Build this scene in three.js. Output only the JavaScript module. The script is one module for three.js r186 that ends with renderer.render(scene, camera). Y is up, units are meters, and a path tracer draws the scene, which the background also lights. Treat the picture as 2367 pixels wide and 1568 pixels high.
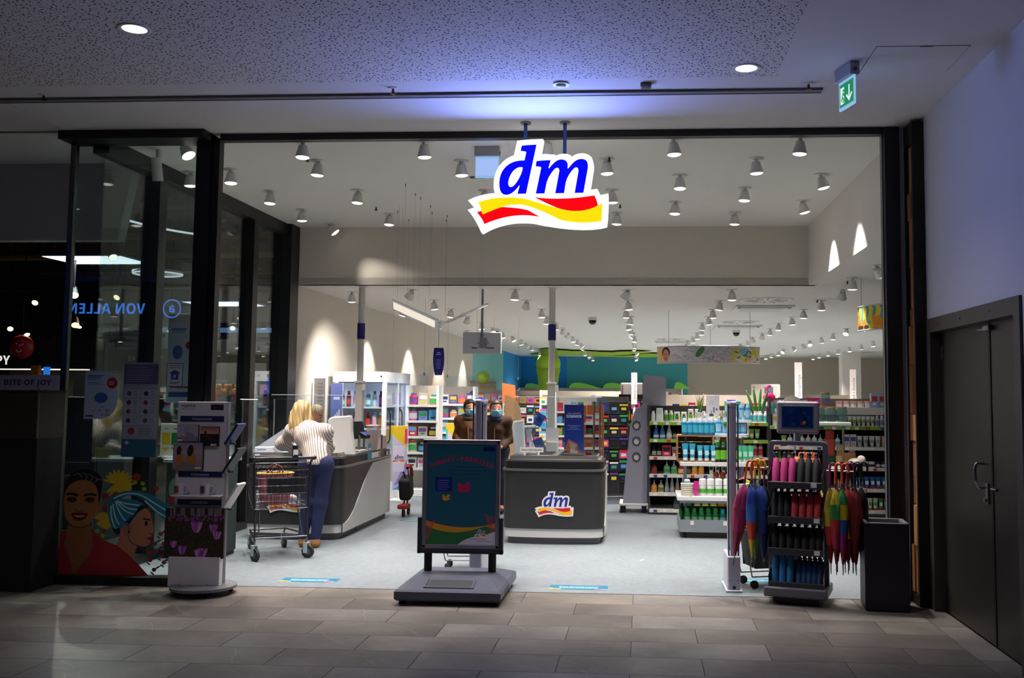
import * as THREE from 'three';
import { mergeGeometries } from 'three/addons/utils/BufferGeometryUtils.js';
import { RoundedBoxGeometry } from 'three/addons/geometries/RoundedBoxGeometry.js';
import { RectAreaLightUniformsLib } from 'three/addons/lights/RectAreaLightUniformsLib.js';

// ---------------------------------------------------------------- camera, exposure
const scene = new THREE.Scene();
scene.background = new THREE.Color(0x000000);
const camera = new THREE.PerspectiveCamera(2 * Math.atan(784 / 2250) * 180 / Math.PI, 2367 / 1568, 0.05, 120);
camera.position.set(0, 1.65, 0);
camera.rotation.order = 'YXZ';
camera.rotation.set(0.0744, 0.0665, 0.0078);
camera.setViewOffset(2367, 1568, 1183.5 - 1335.7, 784 - 744.9, 2367, 1568);   // shifted lens
scene.add(camera);
const renderer = new THREE.WebGLRenderer({ antialias: true });
renderer.toneMapping = THREE.LinearToneMapping;
renderer.toneMappingExposure = 1.0;
renderer.shadowMap.enabled = true;
RectAreaLightUniformsLib.init();
const POWER = { shop: 20, deep: 26, mall: 5.2, sign: 30, market: 10 };   // candela of the lamps; the sign's face in nits

// ---------------------------------------------------------------- helpers
let seed = 7;
const rnd = () => { seed = (seed * 1664525 + 1013904223) >>> 0; return seed / 4294967296; };
const rr = (a, b) => a + (b - a) * rnd();
const pick = (a) => a[Math.floor(rnd() * a.length)];
const names = new Map();
const numbered = (n) => { const k = names.get(n) || 0; names.set(n, k + 1); return k ? n + '_' + String(k).padStart(3, '0') : n; };
const mats = new Map();
function m(color, rough = 0.6, metal = 0, opt = null) {
  const key = opt ? null : color + '|' + rough + '|' + metal;
  if (key && mats.has(key)) return mats.get(key);
  const M = opt && (opt.transmission !== undefined || opt.clearcoat !== undefined || opt.sheen !== undefined) ? THREE.MeshPhysicalMaterial : THREE.MeshStandardMaterial;
  const r = new M({ color, roughness: rough, metalness: metal, ...(opt || {}) });
  if (key) mats.set(key, r);
  return r;
}
const glow = (color, k = 1) => m(0x000000, 1, 0, { emissive: new THREE.Color(color), emissiveIntensity: k });
function place(g, x, y, z, o = {}) {
  if (o.rx) g.rotateX(o.rx); if (o.rz) g.rotateZ(o.rz); if (o.ry) g.rotateY(o.ry);
  g.translate(x, y, z); return g;
}
const B = (w, h, d, x = 0, y = 0, z = 0, o) => place(new THREE.BoxGeometry(w, h, d), x, y, z, o);
const X = (x0, x1, y0, y1, z0, z1) => B(x1 - x0, y1 - y0, z1 - z0, (x0 + x1) / 2, (y0 + y1) / 2, (z0 + z1) / 2);
const R = (w, h, d, x = 0, y = 0, z = 0, r = 0.005, o) => place(new RoundedBoxGeometry(w, h, d, 2, Math.min(r, w / 2.01, h / 2.01, d / 2.01)), x, y, z, o);
const C = (r0, r1, h, x = 0, y = 0, z = 0, s = 16, o) => place(new THREE.CylinderGeometry(r0, r1, h, s), x, y, z, o);
const S = (r, x = 0, y = 0, z = 0, sx = 1, sy = 1, sz = 1, n = 14) => { const g = new THREE.SphereGeometry(r, n, Math.ceil(n * 0.7)); g.scale(sx, sy, sz); g.translate(x, y, z); return g; };
const V = (p) => new THREE.Vector3(...p);
const T = (pts, r, n = 0, s = 6, closed = false) => {
  const c = pts.length === 2 ? new THREE.LineCurve3(V(pts[0]), V(pts[1])) : new THREE.CatmullRomCurve3(pts.map(V), closed, 'catmullrom', 0.2);
  return new THREE.TubeGeometry(c, n || (pts.length === 2 ? 1 : pts.length * 4), r, s, closed);
};
const L = (prof, s = 16) => new THREE.LatheGeometry(prof.map(([r, y]) => new THREE.Vector2(Math.max(r, 0.0001), y)), s);
const EX = (shape, depth, bevel = 0, seg = 12) => new THREE.ExtrudeGeometry(shape, { depth, bevelEnabled: bevel > 0, bevelSize: bevel, bevelThickness: bevel, bevelOffset: -bevel, bevelSegments: 2, curveSegments: seg });
const poly = (pts) => { const s = new THREE.Shape(); pts.forEach(([x, y], i) => i ? s.lineTo(x, y) : s.moveTo(x, y)); return s; };
function merge(list) {
  const a = Array.isArray(list) ? list : [list];
  if (a.length === 1) return a[0];
  return mergeGeometries(a.map((g) => { const n = g.index ? g.toNonIndexed() : g; for (const k of Object.keys(n.attributes)) if (!['position', 'normal', 'uv'].includes(k)) n.deleteAttribute(k); n.clearGroups && n.clearGroups(); return n; }));
}
function P(name, geos, mat, parent) {      // a part
  const o = new THREE.Mesh(merge(geos), mat); o.name = name; o.castShadow = o.receiveShadow = true; parent.add(o); return o;
}
function thing(name, label, category, pos = [0, 0, 0], turn = 0, group) {
  const o = new THREE.Group(); o.name = numbered(name); o.position.set(...pos); o.rotation.y = turn;
  o.userData = { label, category }; if (group) o.userData.group = group; scene.add(o); return o;
}
function one(name, label, category, geos, mat, pos = [0, 0, 0], turn = 0, group) {   // a thing that is one mesh
  const o = P(numbered(name), geos, mat, scene); o.position.set(...pos); o.rotation.y = turn;
  o.userData = { label, category }; if (group) o.userData.group = group; return o;
}
function struct(name, geos, mat) {
  const o = geos ? P(numbered(name), geos, mat, scene) : new THREE.Group();
  if (!geos) { o.name = numbered(name); scene.add(o); }
  o.userData = { kind: 'structure' }; return o;
}
function copy(src, pos, turn = 0, label, group, scale) {
  const c = src.clone(); c.name = numbered(src.name.replace(/_\d{3}$/, '')); c.position.set(...pos); c.rotation.y = turn;
  c.userData = { ...src.userData }; if (label) c.userData.label = label; if (group) c.userData.group = group;
  if (scale) c.scale.set(...scale); scene.add(c); return c;
}
// textures --------------------------------------------------------
function canvas(w, h, draw) {
  const c = document.createElement('canvas'); c.width = w; c.height = h; const g = c.getContext('2d'); draw(g, w, h);
  const t = new THREE.CanvasTexture(c); t.colorSpace = THREE.SRGBColorSpace; t.magFilter = THREE.LinearFilter; t.anisotropy = 4; return t;
}
function data(n, f, srgb = true) {        // n x n tile of grey or rgb values, 0..255
  const a = new Uint8Array(n * n * 4);
  for (let j = 0; j < n; j++) for (let i = 0; i < n; i++) { const v = f(i, j); const k = (j * n + i) * 4; const q = Array.isArray(v) ? v : [v, v, v]; a[k] = q[0]; a[k + 1] = q[1]; a[k + 2] = q[2]; a[k + 3] = 255; }
  const t = new THREE.DataTexture(a, n, n); t.wrapS = t.wrapT = THREE.RepeatWrapping; t.magFilter = THREE.LinearFilter; t.minFilter = THREE.LinearMipmapLinearFilter; t.generateMipmaps = true; t.needsUpdate = true;
  if (srgb) t.colorSpace = THREE.SRGBColorSpace; return t;
}
function noiseTile(n, cells) {            // tileable value noise, several octaves, 0..1
  const out = new Float32Array(n * n); let amp = 1, sum = 0;
  for (const c of cells) {
    const g = new Float32Array(c * c).map(() => rnd());
    for (let j = 0; j < n; j++) for (let i = 0; i < n; i++) {
      const x = i / n * c, y = j / n * c, x0 = Math.floor(x), y0 = Math.floor(y), u = x - x0, v = y - y0, s = u * u * (3 - 2 * u), t = v * v * (3 - 2 * v);
      const q = (a, b) => g[(b % c) * c + (a % c)];
      out[j * n + i] += amp * ((q(x0, y0) * (1 - s) + q(x0 + 1, y0) * s) * (1 - t) + (q(x0, y0 + 1) * (1 - s) + q(x0 + 1, y0 + 1) * s) * t);
    }
    sum += amp; amp *= 0.6;
  }
  return out.map((v) => v / sum);
}
const clamp = (v, a, b) => Math.max(a, Math.min(b, v));
function rep(t, u, v) { const c = t.clone(); c.repeat.set(u, v); c.needsUpdate = true; return c; }
function uvMetres(g, axU, axV, k = 1) {   // planar uv in metres on two axes
  const p = g.attributes.position, uv = new Float32Array(p.count * 2), gx = (i, a) => a === 'x' ? p.getX(i) : a === 'y' ? p.getY(i) : p.getZ(i);
  for (let i = 0; i < p.count; i++) { uv[2 * i] = gx(i, axU) * k; uv[2 * i + 1] = gx(i, axV) * k; }
  g.setAttribute('uv', new THREE.BufferAttribute(uv, 2)); return g;
}
function sheet(w, h) { return new THREE.PlaneGeometry(w, h); }
const print = (tex, rough = 0.5) => m(0xffffff, rough, 0, { map: tex });
// a thin printed board: body with a sheet of print on its front, facing +z
function board(name, tex, w, h, t, parent, edge, rough = 0.5) {
  const b = P(name, R(w, h, t, 0, 0, 0, Math.min(0.004, t / 2.2)), edge, parent);
  const s = P('print', sheet(w * 0.995, h * 0.995), print(tex, rough), b); s.position.z = t / 2 + 0.0008; return b;
}
// signed-distance figures -----------------------------------------
const cap = (p, a, b, ra, rb) => {
  const bx = b[0] - a[0], by = b[1] - a[1], bz = b[2] - a[2], px = p[0] - a[0], py = p[1] - a[1], pz = p[2] - a[2];
  const t = clamp((px * bx + py * by + pz * bz) / (bx * bx + by * by + bz * bz + 1e-9), 0, 1);
  return Math.hypot(px - bx * t, py - by * t, pz - bz * t) - (ra + (rb - ra) * t);
};
const ell = (p, c, r) => { const k = Math.hypot((p[0] - c[0]) / r[0], (p[1] - c[1]) / r[1], (p[2] - c[2]) / r[2]); return (k - 1) * Math.min(r[0], r[1], r[2]); };
const smin = (a, b, k) => { const h = Math.max(k - Math.abs(a - b), 0) / k; return Math.min(a, b) - h * h * k * 0.25; };
function surface(fn, lo, hi, cell, paint) {      // naive surface nets
  const n = [0, 1, 2].map((i) => Math.ceil((hi[i] - lo[i]) / cell) + 1), at = (i, j, k) => (k * n[1] + j) * n[0] + i;
  const f = new Float32Array(n[0] * n[1] * n[2]);
  for (let k = 0; k < n[2]; k++) for (let j = 0; j < n[1]; j++) for (let i = 0; i < n[0]; i++) f[at(i, j, k)] = fn([lo[0] + i * cell, lo[1] + j * cell, lo[2] + k * cell]);
  const id = new Int32Array(f.length).fill(-1), pos = [], idx = [];
  for (let k = 0; k < n[2] - 1; k++) for (let j = 0; j < n[1] - 1; j++) for (let i = 0; i < n[0] - 1; i++) {
    let c = 0, sx = 0, sy = 0, sz = 0;
    const edge = (a, b, pa, pb) => { const fa = f[a], fb = f[b]; if ((fa < 0) !== (fb < 0)) { const t = fa / (fa - fb); c++; sx += pa[0] + (pb[0] - pa[0]) * t; sy += pa[1] + (pb[1] - pa[1]) * t; sz += pa[2] + (pb[2] - pa[2]) * t; } };
    const q = []; for (let d = 0; d < 8; d++) q.push([d & 1, (d >> 1) & 1, (d >> 2) & 1]);
    const ids = q.map((v) => at(i + v[0], j + v[1], k + v[2]));
    for (const [a, b] of [[0, 1], [2, 3], [4, 5], [6, 7], [0, 2], [1, 3], [4, 6], [5, 7], [0, 4], [1, 5], [2, 6], [3, 7]]) edge(ids[a], ids[b], q[a], q[b]);
    if (c) { id[at(i, j, k)] = pos.length / 3; pos.push(lo[0] + (i + sx / c) * cell, lo[1] + (j + sy / c) * cell, lo[2] + (k + sz / c) * cell); }
  }
  const st = [1, n[0], n[0] * n[1]];
  for (let k = 1; k < n[2] - 1; k++) for (let j = 1; j < n[1] - 1; j++) for (let i = 1; i < n[0] - 1; i++) {
    const o = at(i, j, k);
    for (let ax = 0; ax < 3; ax++) {
      const a = f[o] < 0, b = f[o + st[ax]] < 0; if (a === b) continue;
      const u = st[(ax + 1) % 3], v = st[(ax + 2) % 3], q = [id[o], id[o - u], id[o - u - v], id[o - v]];
      if (a) idx.push(q[0], q[1], q[2], q[0], q[2], q[3]); else idx.push(q[0], q[2], q[1], q[0], q[3], q[2]);
    }
  }
  const g = new THREE.BufferGeometry(); g.setAttribute('position', new THREE.Float32BufferAttribute(pos, 3)); g.setIndex(idx); g.computeVertexNormals();
  const uv = [], col = []; for (let i = 0; i < pos.length; i += 3) { uv.push(pos[i] * 0.95 + pos[i + 1] * 0.3, pos[i + 1]); if (paint) { const c = paint([pos[i], pos[i + 1], pos[i + 2]]); col.push(c.r, c.g, c.b); } }
  g.setAttribute('uv', new THREE.Float32BufferAttribute(uv, 2)); if (paint) g.setAttribute('color', new THREE.Float32BufferAttribute(col, 3));
  return g;
}
// the shop's emblem, once as paths (units: about 0.6 mm) ------------
const LOGO = {
  back: 'M755 155C880 140 1000 135 1120 135L1080 362L1290 355L1288 380C1370 330 1490 340 1530 390C1590 330 1740 320 1800 400C1830 450 1835 520 1825 570L1780 862L1885 848L1930 935L2038 915C2042 1050 2035 1250 2018 1362C1800 1430 1400 1400 1000 1310C700 1270 450 1340 265 1457C200 1310 140 1220 68 1135L158 1100L70 1000C180 940 300 910 448 898C415 800 420 650 500 520C560 440 620 390 710 365Z',
  d: 'M820 228C890 220 960 217 1028 215L888 910L768 912L797 800C795 790 795 790 790 795C720 890 660 930 600 925C530 915 508 850 510 740C520 560 640 430 862 438L885 325C880 308 860 305 806 304Z',
  hole: 'M820 533C720 520 635 660 636 760C640 830 690 830 730 780C780 720 830 620 838 545C838 535 830 533 820 533Z',
  m: 'M1030 450C1095 442 1160 438 1230 437L1200 545C1205 558 1210 556 1216 545C1290 450 1340 420 1400 430C1470 445 1478 500 1466 550C1472 560 1476 560 1482 552C1550 460 1600 420 1670 424C1740 430 1760 480 1750 560L1692 902L1570 905L1618 610C1628 540 1590 525 1555 560C1500 615 1455 690 1440 780L1422 905L1298 908L1350 610C1362 545 1320 525 1280 570C1230 630 1190 690 1172 775L1148 908L1026 910L1098 545C1095 530 1080 528 1020 523Z',
  yellow: 'M210 1033C400 950 700 945 900 990C1060 1030 1180 1085 1325 1112C1550 1190 1750 1170 1958 1050L1948 1300C1760 1335 1560 1330 1370 1280C1250 1220 1100 1140 900 1080C780 1050 650 1060 560 1095C450 1130 380 1160 285 1202L262 1150C255 1110 240 1060 210 1033Z',
  redR: 'M1008 960C1250 1000 1550 990 1845 940C1880 1010 1890 1050 1895 1082C1750 1170 1550 1190 1325 1112C1200 1060 1100 1010 1008 960Z',
  redL: 'M200 1168L262 1150L285 1202C400 1150 500 1110 560 1098C700 1105 850 1120 930 1150L1088 1240C850 1190 600 1210 305 1338C290 1280 240 1220 200 1168Z',
};
function walk(path, pen) { for (const t of path.match(/[MLCZ][^MLCZ]*/g)) { const n = (t.slice(1).match(/-?[\d.]+/g) || []).map(Number); if (t[0] === 'M') pen.M(...n); else if (t[0] === 'L') pen.L(...n); else if (t[0] === 'C') pen.C(...n); } }
function logoShape(key, k, into = new THREE.Shape()) {
  const x = (v) => (v - 1055) * k, y = (v) => (800 - v) * k;
  walk(LOGO[key], { M: (a, b) => into.moveTo(x(a), y(b)), L: (a, b) => into.lineTo(x(a), y(b)), C: (a, b, c, d, e, f) => into.bezierCurveTo(x(a), y(b), x(c), y(d), x(e), y(f)) });
  return into;
}
function logoParts(parent, width, depth, white, blue, yellow, red) {    // emblem as real plates, facing +z, back plate at z 0..depth
  const k = width / 1975, mk = (key) => { const s = logoShape(key, k); if (key === 'd') s.holes.push(logoShape('hole', k, new THREE.Path())); return s; };
  P('back_plate', EX(mk('back'), depth, 0, 10), white, parent);
  const lift = Math.max(0.0015, depth * 0.05);
  for (const [key, nm, mt] of [['d', 'letter_d', blue], ['m', 'letter_m', blue], ['yellow', 'yellow_wave', yellow], ['redR', 'red_wave', red], ['redL', 'red_wave', red]]) P(nm, EX(mk(key), lift, 0, 10).translate(0, 0, depth), mt, parent);
}
function logoDraw(g, cx, cy, width, pal = ['#ffffff', '#1c2a86', '#ffd800', '#d81e2c']) {
  const k = width / 1975, x = (v) => cx + (v - 1055) * k, y = (v) => cy + (v - 800) * k;
  for (const [key, c] of [['back', 0], ['d', 1], ['hole', 0], ['m', 1], ['yellow', 2], ['redR', 3], ['redL', 3]]) {
    g.beginPath(); walk(LOGO[key], { M: (a, b) => g.moveTo(x(a), y(b)), L: (a, b) => g.lineTo(x(a), y(b)), C: (a, b, c2, d, e, f) => g.bezierCurveTo(x(a), y(b), x(c2), y(d), x(e), y(f)) });
    g.closePath(); g.fillStyle = pal[c]; g.fill();
  }
}
const text = (g, s, x, y, size, color, o = {}) => { g.save(); g.translate(x, y); if (o.rot) g.rotate(o.rot); g.font = (o.bold ? 'bold ' : '') + size + 'px ' + (o.font || 'sans-serif'); g.fillStyle = color; g.textAlign = o.align || 'center'; g.textBaseline = 'middle'; if (o.max) g.fillText(s, 0, 0, o.max); else g.fillText(s, 0, 0); g.restore(); };
const lines = (g, x, y, w, n, step, color, h = 3) => { g.fillStyle = color; for (let i = 0; i < n; i++) g.fillRect(x, y + i * step, w * rr(0.7, 1), h); };
function arcText(g, s, cx, cy, r, a0, a1, size, color) { const n = s.length; for (let i = 0; i < n; i++) { const a = a0 + (a1 - a0) * (n > 1 ? i / (n - 1) : 0.5); text(g, s[i], cx + r * Math.sin(a), cy - r * Math.cos(a), size, color, { bold: true, rot: a }); } }
// common materials
const black = m(0x0b0b0c, 0.45), blackMetal = m(0x101113, 0.35, 0.6), chrome = m(0xb8bbc0, 0.22, 1), steel = m(0x8d9096, 0.35, 0.9), white = m(0xe9e8e4, 0.55), whiteGloss = m(0xeeeeec, 0.25), offWhite = m(0xd9d4cb, 0.6), grey = m(0x77787c, 0.5), darkGrey = m(0x303135, 0.5), rubber = m(0x151516, 0.8);
const clear = m(0xffffff, 0.02, 0, { transmission: 1, thickness: 0, ior: 1.45 });
const paneMat = m(0xeef6f4, 0.0, 0, { transmission: 1, thickness: 0, ior: 1.5 });
const acrylic = m(0xf6fbff, 0.03, 0, { transmission: 1, thickness: 0, ior: 1.45 });
// ---------------------------------------------------------------- the setting
const ZF = -8.24, YC = 3.92, YS = 3.126, ZS = -13.03, ZB = -38;
// floor of the mall: laid stone-look tiles, each a piece
const veins = () => canvas(1024, 1024, (g, w, h) => {
  const n = noiseTile(1024, [4, 9, 32, 128, 400]); const id = g.createImageData(w, h);
  for (let i = 0; i < w * h; i++) { const v = n[i] - 0.5; id.data[i * 4] = 112 + v * 70; id.data[i * 4 + 1] = 107 + v * 68; id.data[i * 4 + 2] = 103 + v * 66; id.data[i * 4 + 3] = 255; }
  g.putImageData(id, 0, 0);
  for (let k = 0; k < 26; k++) {
    let x = rr(-100, w), y = rr(0, h), a = rr(-0.75, -0.2); g.strokeStyle = 'rgba(214,206,196,' + rr(0.06, 0.26).toFixed(2) + ')'; g.lineWidth = rr(1, 5); g.beginPath(); g.moveTo(x, y);
    for (let s = 0; s < 9; s++) { a += rr(-0.3, 0.3); x += Math.cos(a) * 60; y += Math.sin(a) * 60; g.lineTo(x, y); } g.stroke();
  }
});
const tileTex = veins(); tileTex.wrapS = tileTex.wrapT = THREE.RepeatWrapping;
const tileTones = [0xe6e2de, 0xffffff, 0xdedad8, 0xf2eee8].map((c) => m(c, 0.42, 0, { map: tileTex, bumpMap: tileTex, bumpScale: 0.0012 }));
const floorMall = struct('floor');
P('grout_bed', X(-16, 2.4, -0.2, -0.006, ZF, -4.72), m(0x2e2b29, 0.9), floorMall);
{
  const TL = 0.889, TW = 0.387, z0 = -8.225;
  for (let r = 0; r < 9; r++) {
    const off = (r % 2 ? -0.5 : 0) * TL - 0.07;
    for (let c = -11; c < 4; c++) {
      const x0 = off + c * TL + 0.002, x1 = Math.min(off + (c + 1) * TL - 0.002, 2.12); if (x1 - x0 < 0.03) continue;
      const g = uvMetres(new RoundedBoxGeometry(x1 - x0, 0.012, TW - 0.004, 1, 0.0015).translate((x0 + x1) / 2, -0.006, z0 + (r + 0.5) * TW), 'x', 'z', 0.55);
      const uv = g.attributes.uv, du = rnd() * 7, dv = rnd() * 7; for (let i = 0; i < uv.count; i++) uv.setXY(i, uv.getX(i) + du, uv.getY(i) + dv);
      P('tile', g, pick(tileTones), floorMall);
    }
  }
  for (let k = 0; k < 5; k++) P('border_tile', uvMetres(X(2.124, 2.34, -0.012, 0, -8.22 + k * 0.9, -8.22 + (k + 1) * 0.9 - 0.004), 'x', 'z', 0.55), tileTones[k % 4], floorMall);
}
P('floor_slab', [uvMetres(X(-16, 2.4, -0.2, 0, -4.74, 7.2), 'x', 'z', 0.55), uvMetres(X(-16, -9.9, -0.2, 0, ZF, -4.74), 'x', 'z', 0.55)], tileTones[0], floorMall);
P('floor_slab', uvMetres(X(-16, -4.9, -0.2, 0, -30, ZF), 'x', 'z', 0.55), m(0xb9b4b0, 0.35, 0, { map: tileTex }), floorMall);
// shop floor: pale speckled vinyl
const speck = noiseTile(512, [64, 128, 256]), vinylN = noiseTile(512, [3, 6, 12]);
const vinyl = data(512, (i, j) => { const v = 126 + (speck[j * 512 + i] - 0.5) * 26 + (vinylN[j * 512 + i] - 0.5) * 12; return [v - 7, v + 1, v + 7]; });
struct('floor', uvMetres(X(-4.9, 9.6, -0.2, 0, ZB, ZF), 'x', 'z', 0.5), m(0xffffff, 0.38, 0, { map: vinyl }));
// ceilings
const perfTex = canvas(1024, 1024, (g, w, h) => {
  g.fillStyle = '#cfcbcb'; g.fillRect(0, 0, w, h); const spots = [];
  for (let t = 0; t < 9000 && spots.length < 900; t++) {
    const s = rnd(), r = s < 0.3 ? 9.5 : s < 0.65 ? 6 : 4, x = rr(0, w), y = rr(0, h);
    if (spots.some(([a, b, c]) => { let dx = Math.abs(a - x), dy = Math.abs(b - y); dx = Math.min(dx, w - dx); dy = Math.min(dy, h - dy); return Math.hypot(dx, dy) < r + c + 6; })) continue;
    spots.push([x, y, r]);
  }
  g.fillStyle = '#1d1918'; for (const [x, y, r] of spots) for (const ox of [-w, 0, w]) for (const oy of [-h, 0, h]) { g.beginPath(); g.arc(x + ox, y + oy, r, 0, 7); g.fill(); }
});
perfTex.wrapS = perfTex.wrapT = THREE.RepeatWrapping;
const plaster = m(0xcfcbcb, 0.9), shopWhite = m(0xdcd8d1, 0.85), shopWall = m(0xcfc8bb, 0.85);
const ceilMall = struct('ceiling');
P('perforated_panel', uvMetres(X(-16, 0.95, YC, 4.1, -6.85, 7.2), 'x', 'z', 1.25), m(0xffffff, 0.9, 0, { map: perfTex }), ceilMall);
P('plain_panel', X(0.95, 2.5, YC, 4.1, ZF, 7.2), plaster, ceilMall);
P('plain_panel', X(-5.04, 0.95, YC, 4.1, ZF, -6.85), plaster, ceilMall);
P('plain_panel', X(-16, -5.046, YC, 4.1, -8.06, -6.85), plaster, ceilMall);
P('shadow_gap', X(-16, -5.046, YC + 0.03, 4.1, -8.12, -8.06), black, ceilMall);
P('plain_panel', X(-16, -5.046, YC, 4.1, -9.25, -8.12), plaster, ceilMall);
const slot = struct('trim_1');
P('slot_rail', X(-9, 1.32, YC - 0.018, YC + 0.002, -7.185, -7.125), m(0x6a676b, 0.6), slot);
P('slot_lip', X(-9, 1.32, YC - 0.022, YC, -7.192, -7.186), m(0x8f8c90, 0.6), slot);
const ceilShop = struct('ceiling');
P('ceiling_board', X(-4.9, 2.2, YC, 4.1, ZS, ZF), shopWhite, ceilShop);
const ceilDeep = struct('ceiling');
P('ceiling_board', X(-4.9, 9.6, YS, YS + 0.1, ZB, ZS), shopWhite, ceilDeep);
P('ceiling_board', X(2.3, 9.6, YS, YS + 0.1, ZS, ZF - 0.06), shopWhite, ceilDeep);
struct('wall_soffit', X(-4.9, 2.3, YS, 4.1, ZS - 0.1, ZS), shopWall);
struct('wall_soffit', X(2.2, 2.3, YS, 4.1, ZS, ZF), shopWhite);
// shop walls
struct('wall_left', [X(-4.9, -4.74, 0, YS, -27, ZS), X(-5.0, -4.72, 0, 4.1, ZS - 0.1, ZS)], m(0xd2cabd, 0.85));
struct('wall_left', X(-4.9, -4.74, 0, YS, -33, -27), m(0x79bdbb, 0.85));
struct('wall_left', X(-4.9, -4.74, 0, YS, ZB, -33), m(0x2a94d2, 0.85));
struct('wall_back', [X(-4.9, -2.95, 0, YS, ZB - 0.1, ZB)], m(0x1c8ad0, 0.85));
struct('wall_back', [X(-2.95, 1.75, 0, YS, ZB - 0.1, ZB)], m(0x4aa6ac, 0.85));
struct('wall_back', [X(1.75, 9.7, 0, YS, ZB - 0.1, ZB)], m(0xb5aa9b, 0.85));
struct('wall_right', [X(9.6, 9.7, 0, YS + 0.1, ZB, ZF), X(2.3, 9.6, 0, YS + 0.1, ZF - 0.06, ZF + 0.06)], shopWall);
// mall wall beside the shop, with the double door
const wallM = m(0xc9c9cf, 0.88);
struct('wall_right', [X(2.28, 2.5, 2.27, 4.1, ZF - 0.1, 7.2), X(2.28, 2.5, 0, 2.27, ZF - 0.1, -7.93), X(2.28, 2.5, 0, 2.27, -6.0, 7.2), X(2.147, 2.28, 0, YC, ZF - 0.1, ZF)], wallM);
struct('wall_behind', X(-16, 2.5, 0, 4.1, 7.2, 7.4), m(0x56565c, 0.9));
const marketDark = m(0x3a3633, 0.9);
struct('wall_left', [X(-16.2, -16, 0, 5.4, -30, 7.4)], marketDark);
struct('wall_back', [X(-16.2, -4.9, 0, 5.4, -30.2, -30)], m(0x6a665f, 0.9));
struct('ceiling', [X(-16.2, -4.95, 5.2, 5.4, -30, -9.25)], m(0x7a6858, 0.95));
struct('wall_far', [X(-16, -13, 0, YC, -9.4, ZF)], marketDark);
{ // access panel in the ceiling
  const a = thing('access_panel', 'flush white access panel in the plain ceiling strip above the door', 'hatch', [1.81, YC, -6.55]);
  P('shadow_joint', B(0.6, 0.001, 0.54, 0, -0.0005, 0), m(0x55535a, 0.9), a); P('panel', B(0.59, 0.003, 0.53, 0, -0.0015, 0), plaster, a);
  P('marking', B(0.08, 0.001, 0.012, 0.02, -0.0035, 0.262), black, a);
}
{ // door
  const d = struct('door_1'), dm = m(0x3a3631, 0.42, 0.35), fm = m(0x4a4640, 0.45, 0.35);
  P('frame', [X(2.262, 2.36, 2.16, 2.27, -7.93, -6.0), X(2.262, 2.36, 0, 2.16, -7.93, -7.83), X(2.262, 2.36, 0, 2.16, -6.1, -6.0)], fm, d);
  const l1 = P('leaf', X(2.345, 2.39, 0.008, 2.158, -7.828, -6.74), dm, d), l2 = P('leaf', X(2.345, 2.39, 0.008, 2.158, -6.734, -6.104), dm, d);
  P('meeting_strip', X(2.339, 2.347, 0.008, 2.158, -6.765, -6.733), m(0x24211e, 0.5, 0.3), l1);
  P('door_closer', [R(0.03, 0.035, 0.12, 2.32, 2.12, -6.72, 0.006), T([[2.33, 2.12, -6.78], [2.32, 2.12, -6.9]], 0.01)], steel, l2);
  P('handle', [T([[2.345, 1.2, -6.9], [2.29, 1.2, -6.9], [2.278, 1.16, -6.9], [2.278, 1.08, -6.89], [2.29, 1.04, -6.86], [2.345, 1.04, -6.85]], 0.011, 30, 8)], chrome, l1);
  P('lock', [R(0.014, 0.14, 0.045, 2.338, 1.0, -6.84, 0.004), C(0.016, 0.016, 0.03, 2.33, 0.96, -6.84, 12, { rz: Math.PI / 2 })], steel, l1);
  P('handle', [T([[2.345, 1.05, -6.66], [2.3, 1.05, -6.66], [2.3, 1.05, -6.55]], 0.009, 16, 8)], chrome, l2);
  P('hinge_plate', R(0.008, 0.1, 0.04, 2.343, 2.0, -7.8, 0.002), steel, l1);
  for (const z of [-7.6, -7.1, -6.5]) P('screw', C(0.008, 0.008, 0.004, 2.261, 2.215, z, 10, { rz: Math.PI / 2 }), black, d);
  struct('wall_right', X(2.39, 2.5, 0, 2.27, -7.93, -6.0), marketDark);
}
{ // timber-filled steel case beside the shop front
  const c = thing('timber_case', 'tall narrow black steel case filled with split timber beside the shop front', 'wall panel', [2.28, 0, -8.08]);
  P('frame', [X(-0.095, 0, 3.72, 3.9, -0.13, 0.12), X(-0.095, 0, 0.08, 3.72, 0.085, 0.12), X(-0.095, 0, 0.08, 3.72, -0.13, -0.11), X(-0.012, 0, 0.08, 3.72, -0.11, 0.085), X(-0.095, 0, 0.0, 0.08, -0.13, 0.12)], m(0x17130f, 0.55, 0.2), c);
  const wood = [0xb07c4c, 0x94643a, 0xc08c5a, 0xa5744a].map((k) => m(k, 0.8));
  let y = 0.09; while (y < 3.68) { const h = Math.min(rr(0.12, 0.42), 3.71 - y); for (const [z0, z1] of [[-0.108, -0.042], [-0.038, 0.03], [0.032, 0.083]]) P('timber', X(rr(-0.1, -0.06), -0.012, y, y + h - 0.004, z0, z1), pick(wood), c); y += h; }
}
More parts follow.
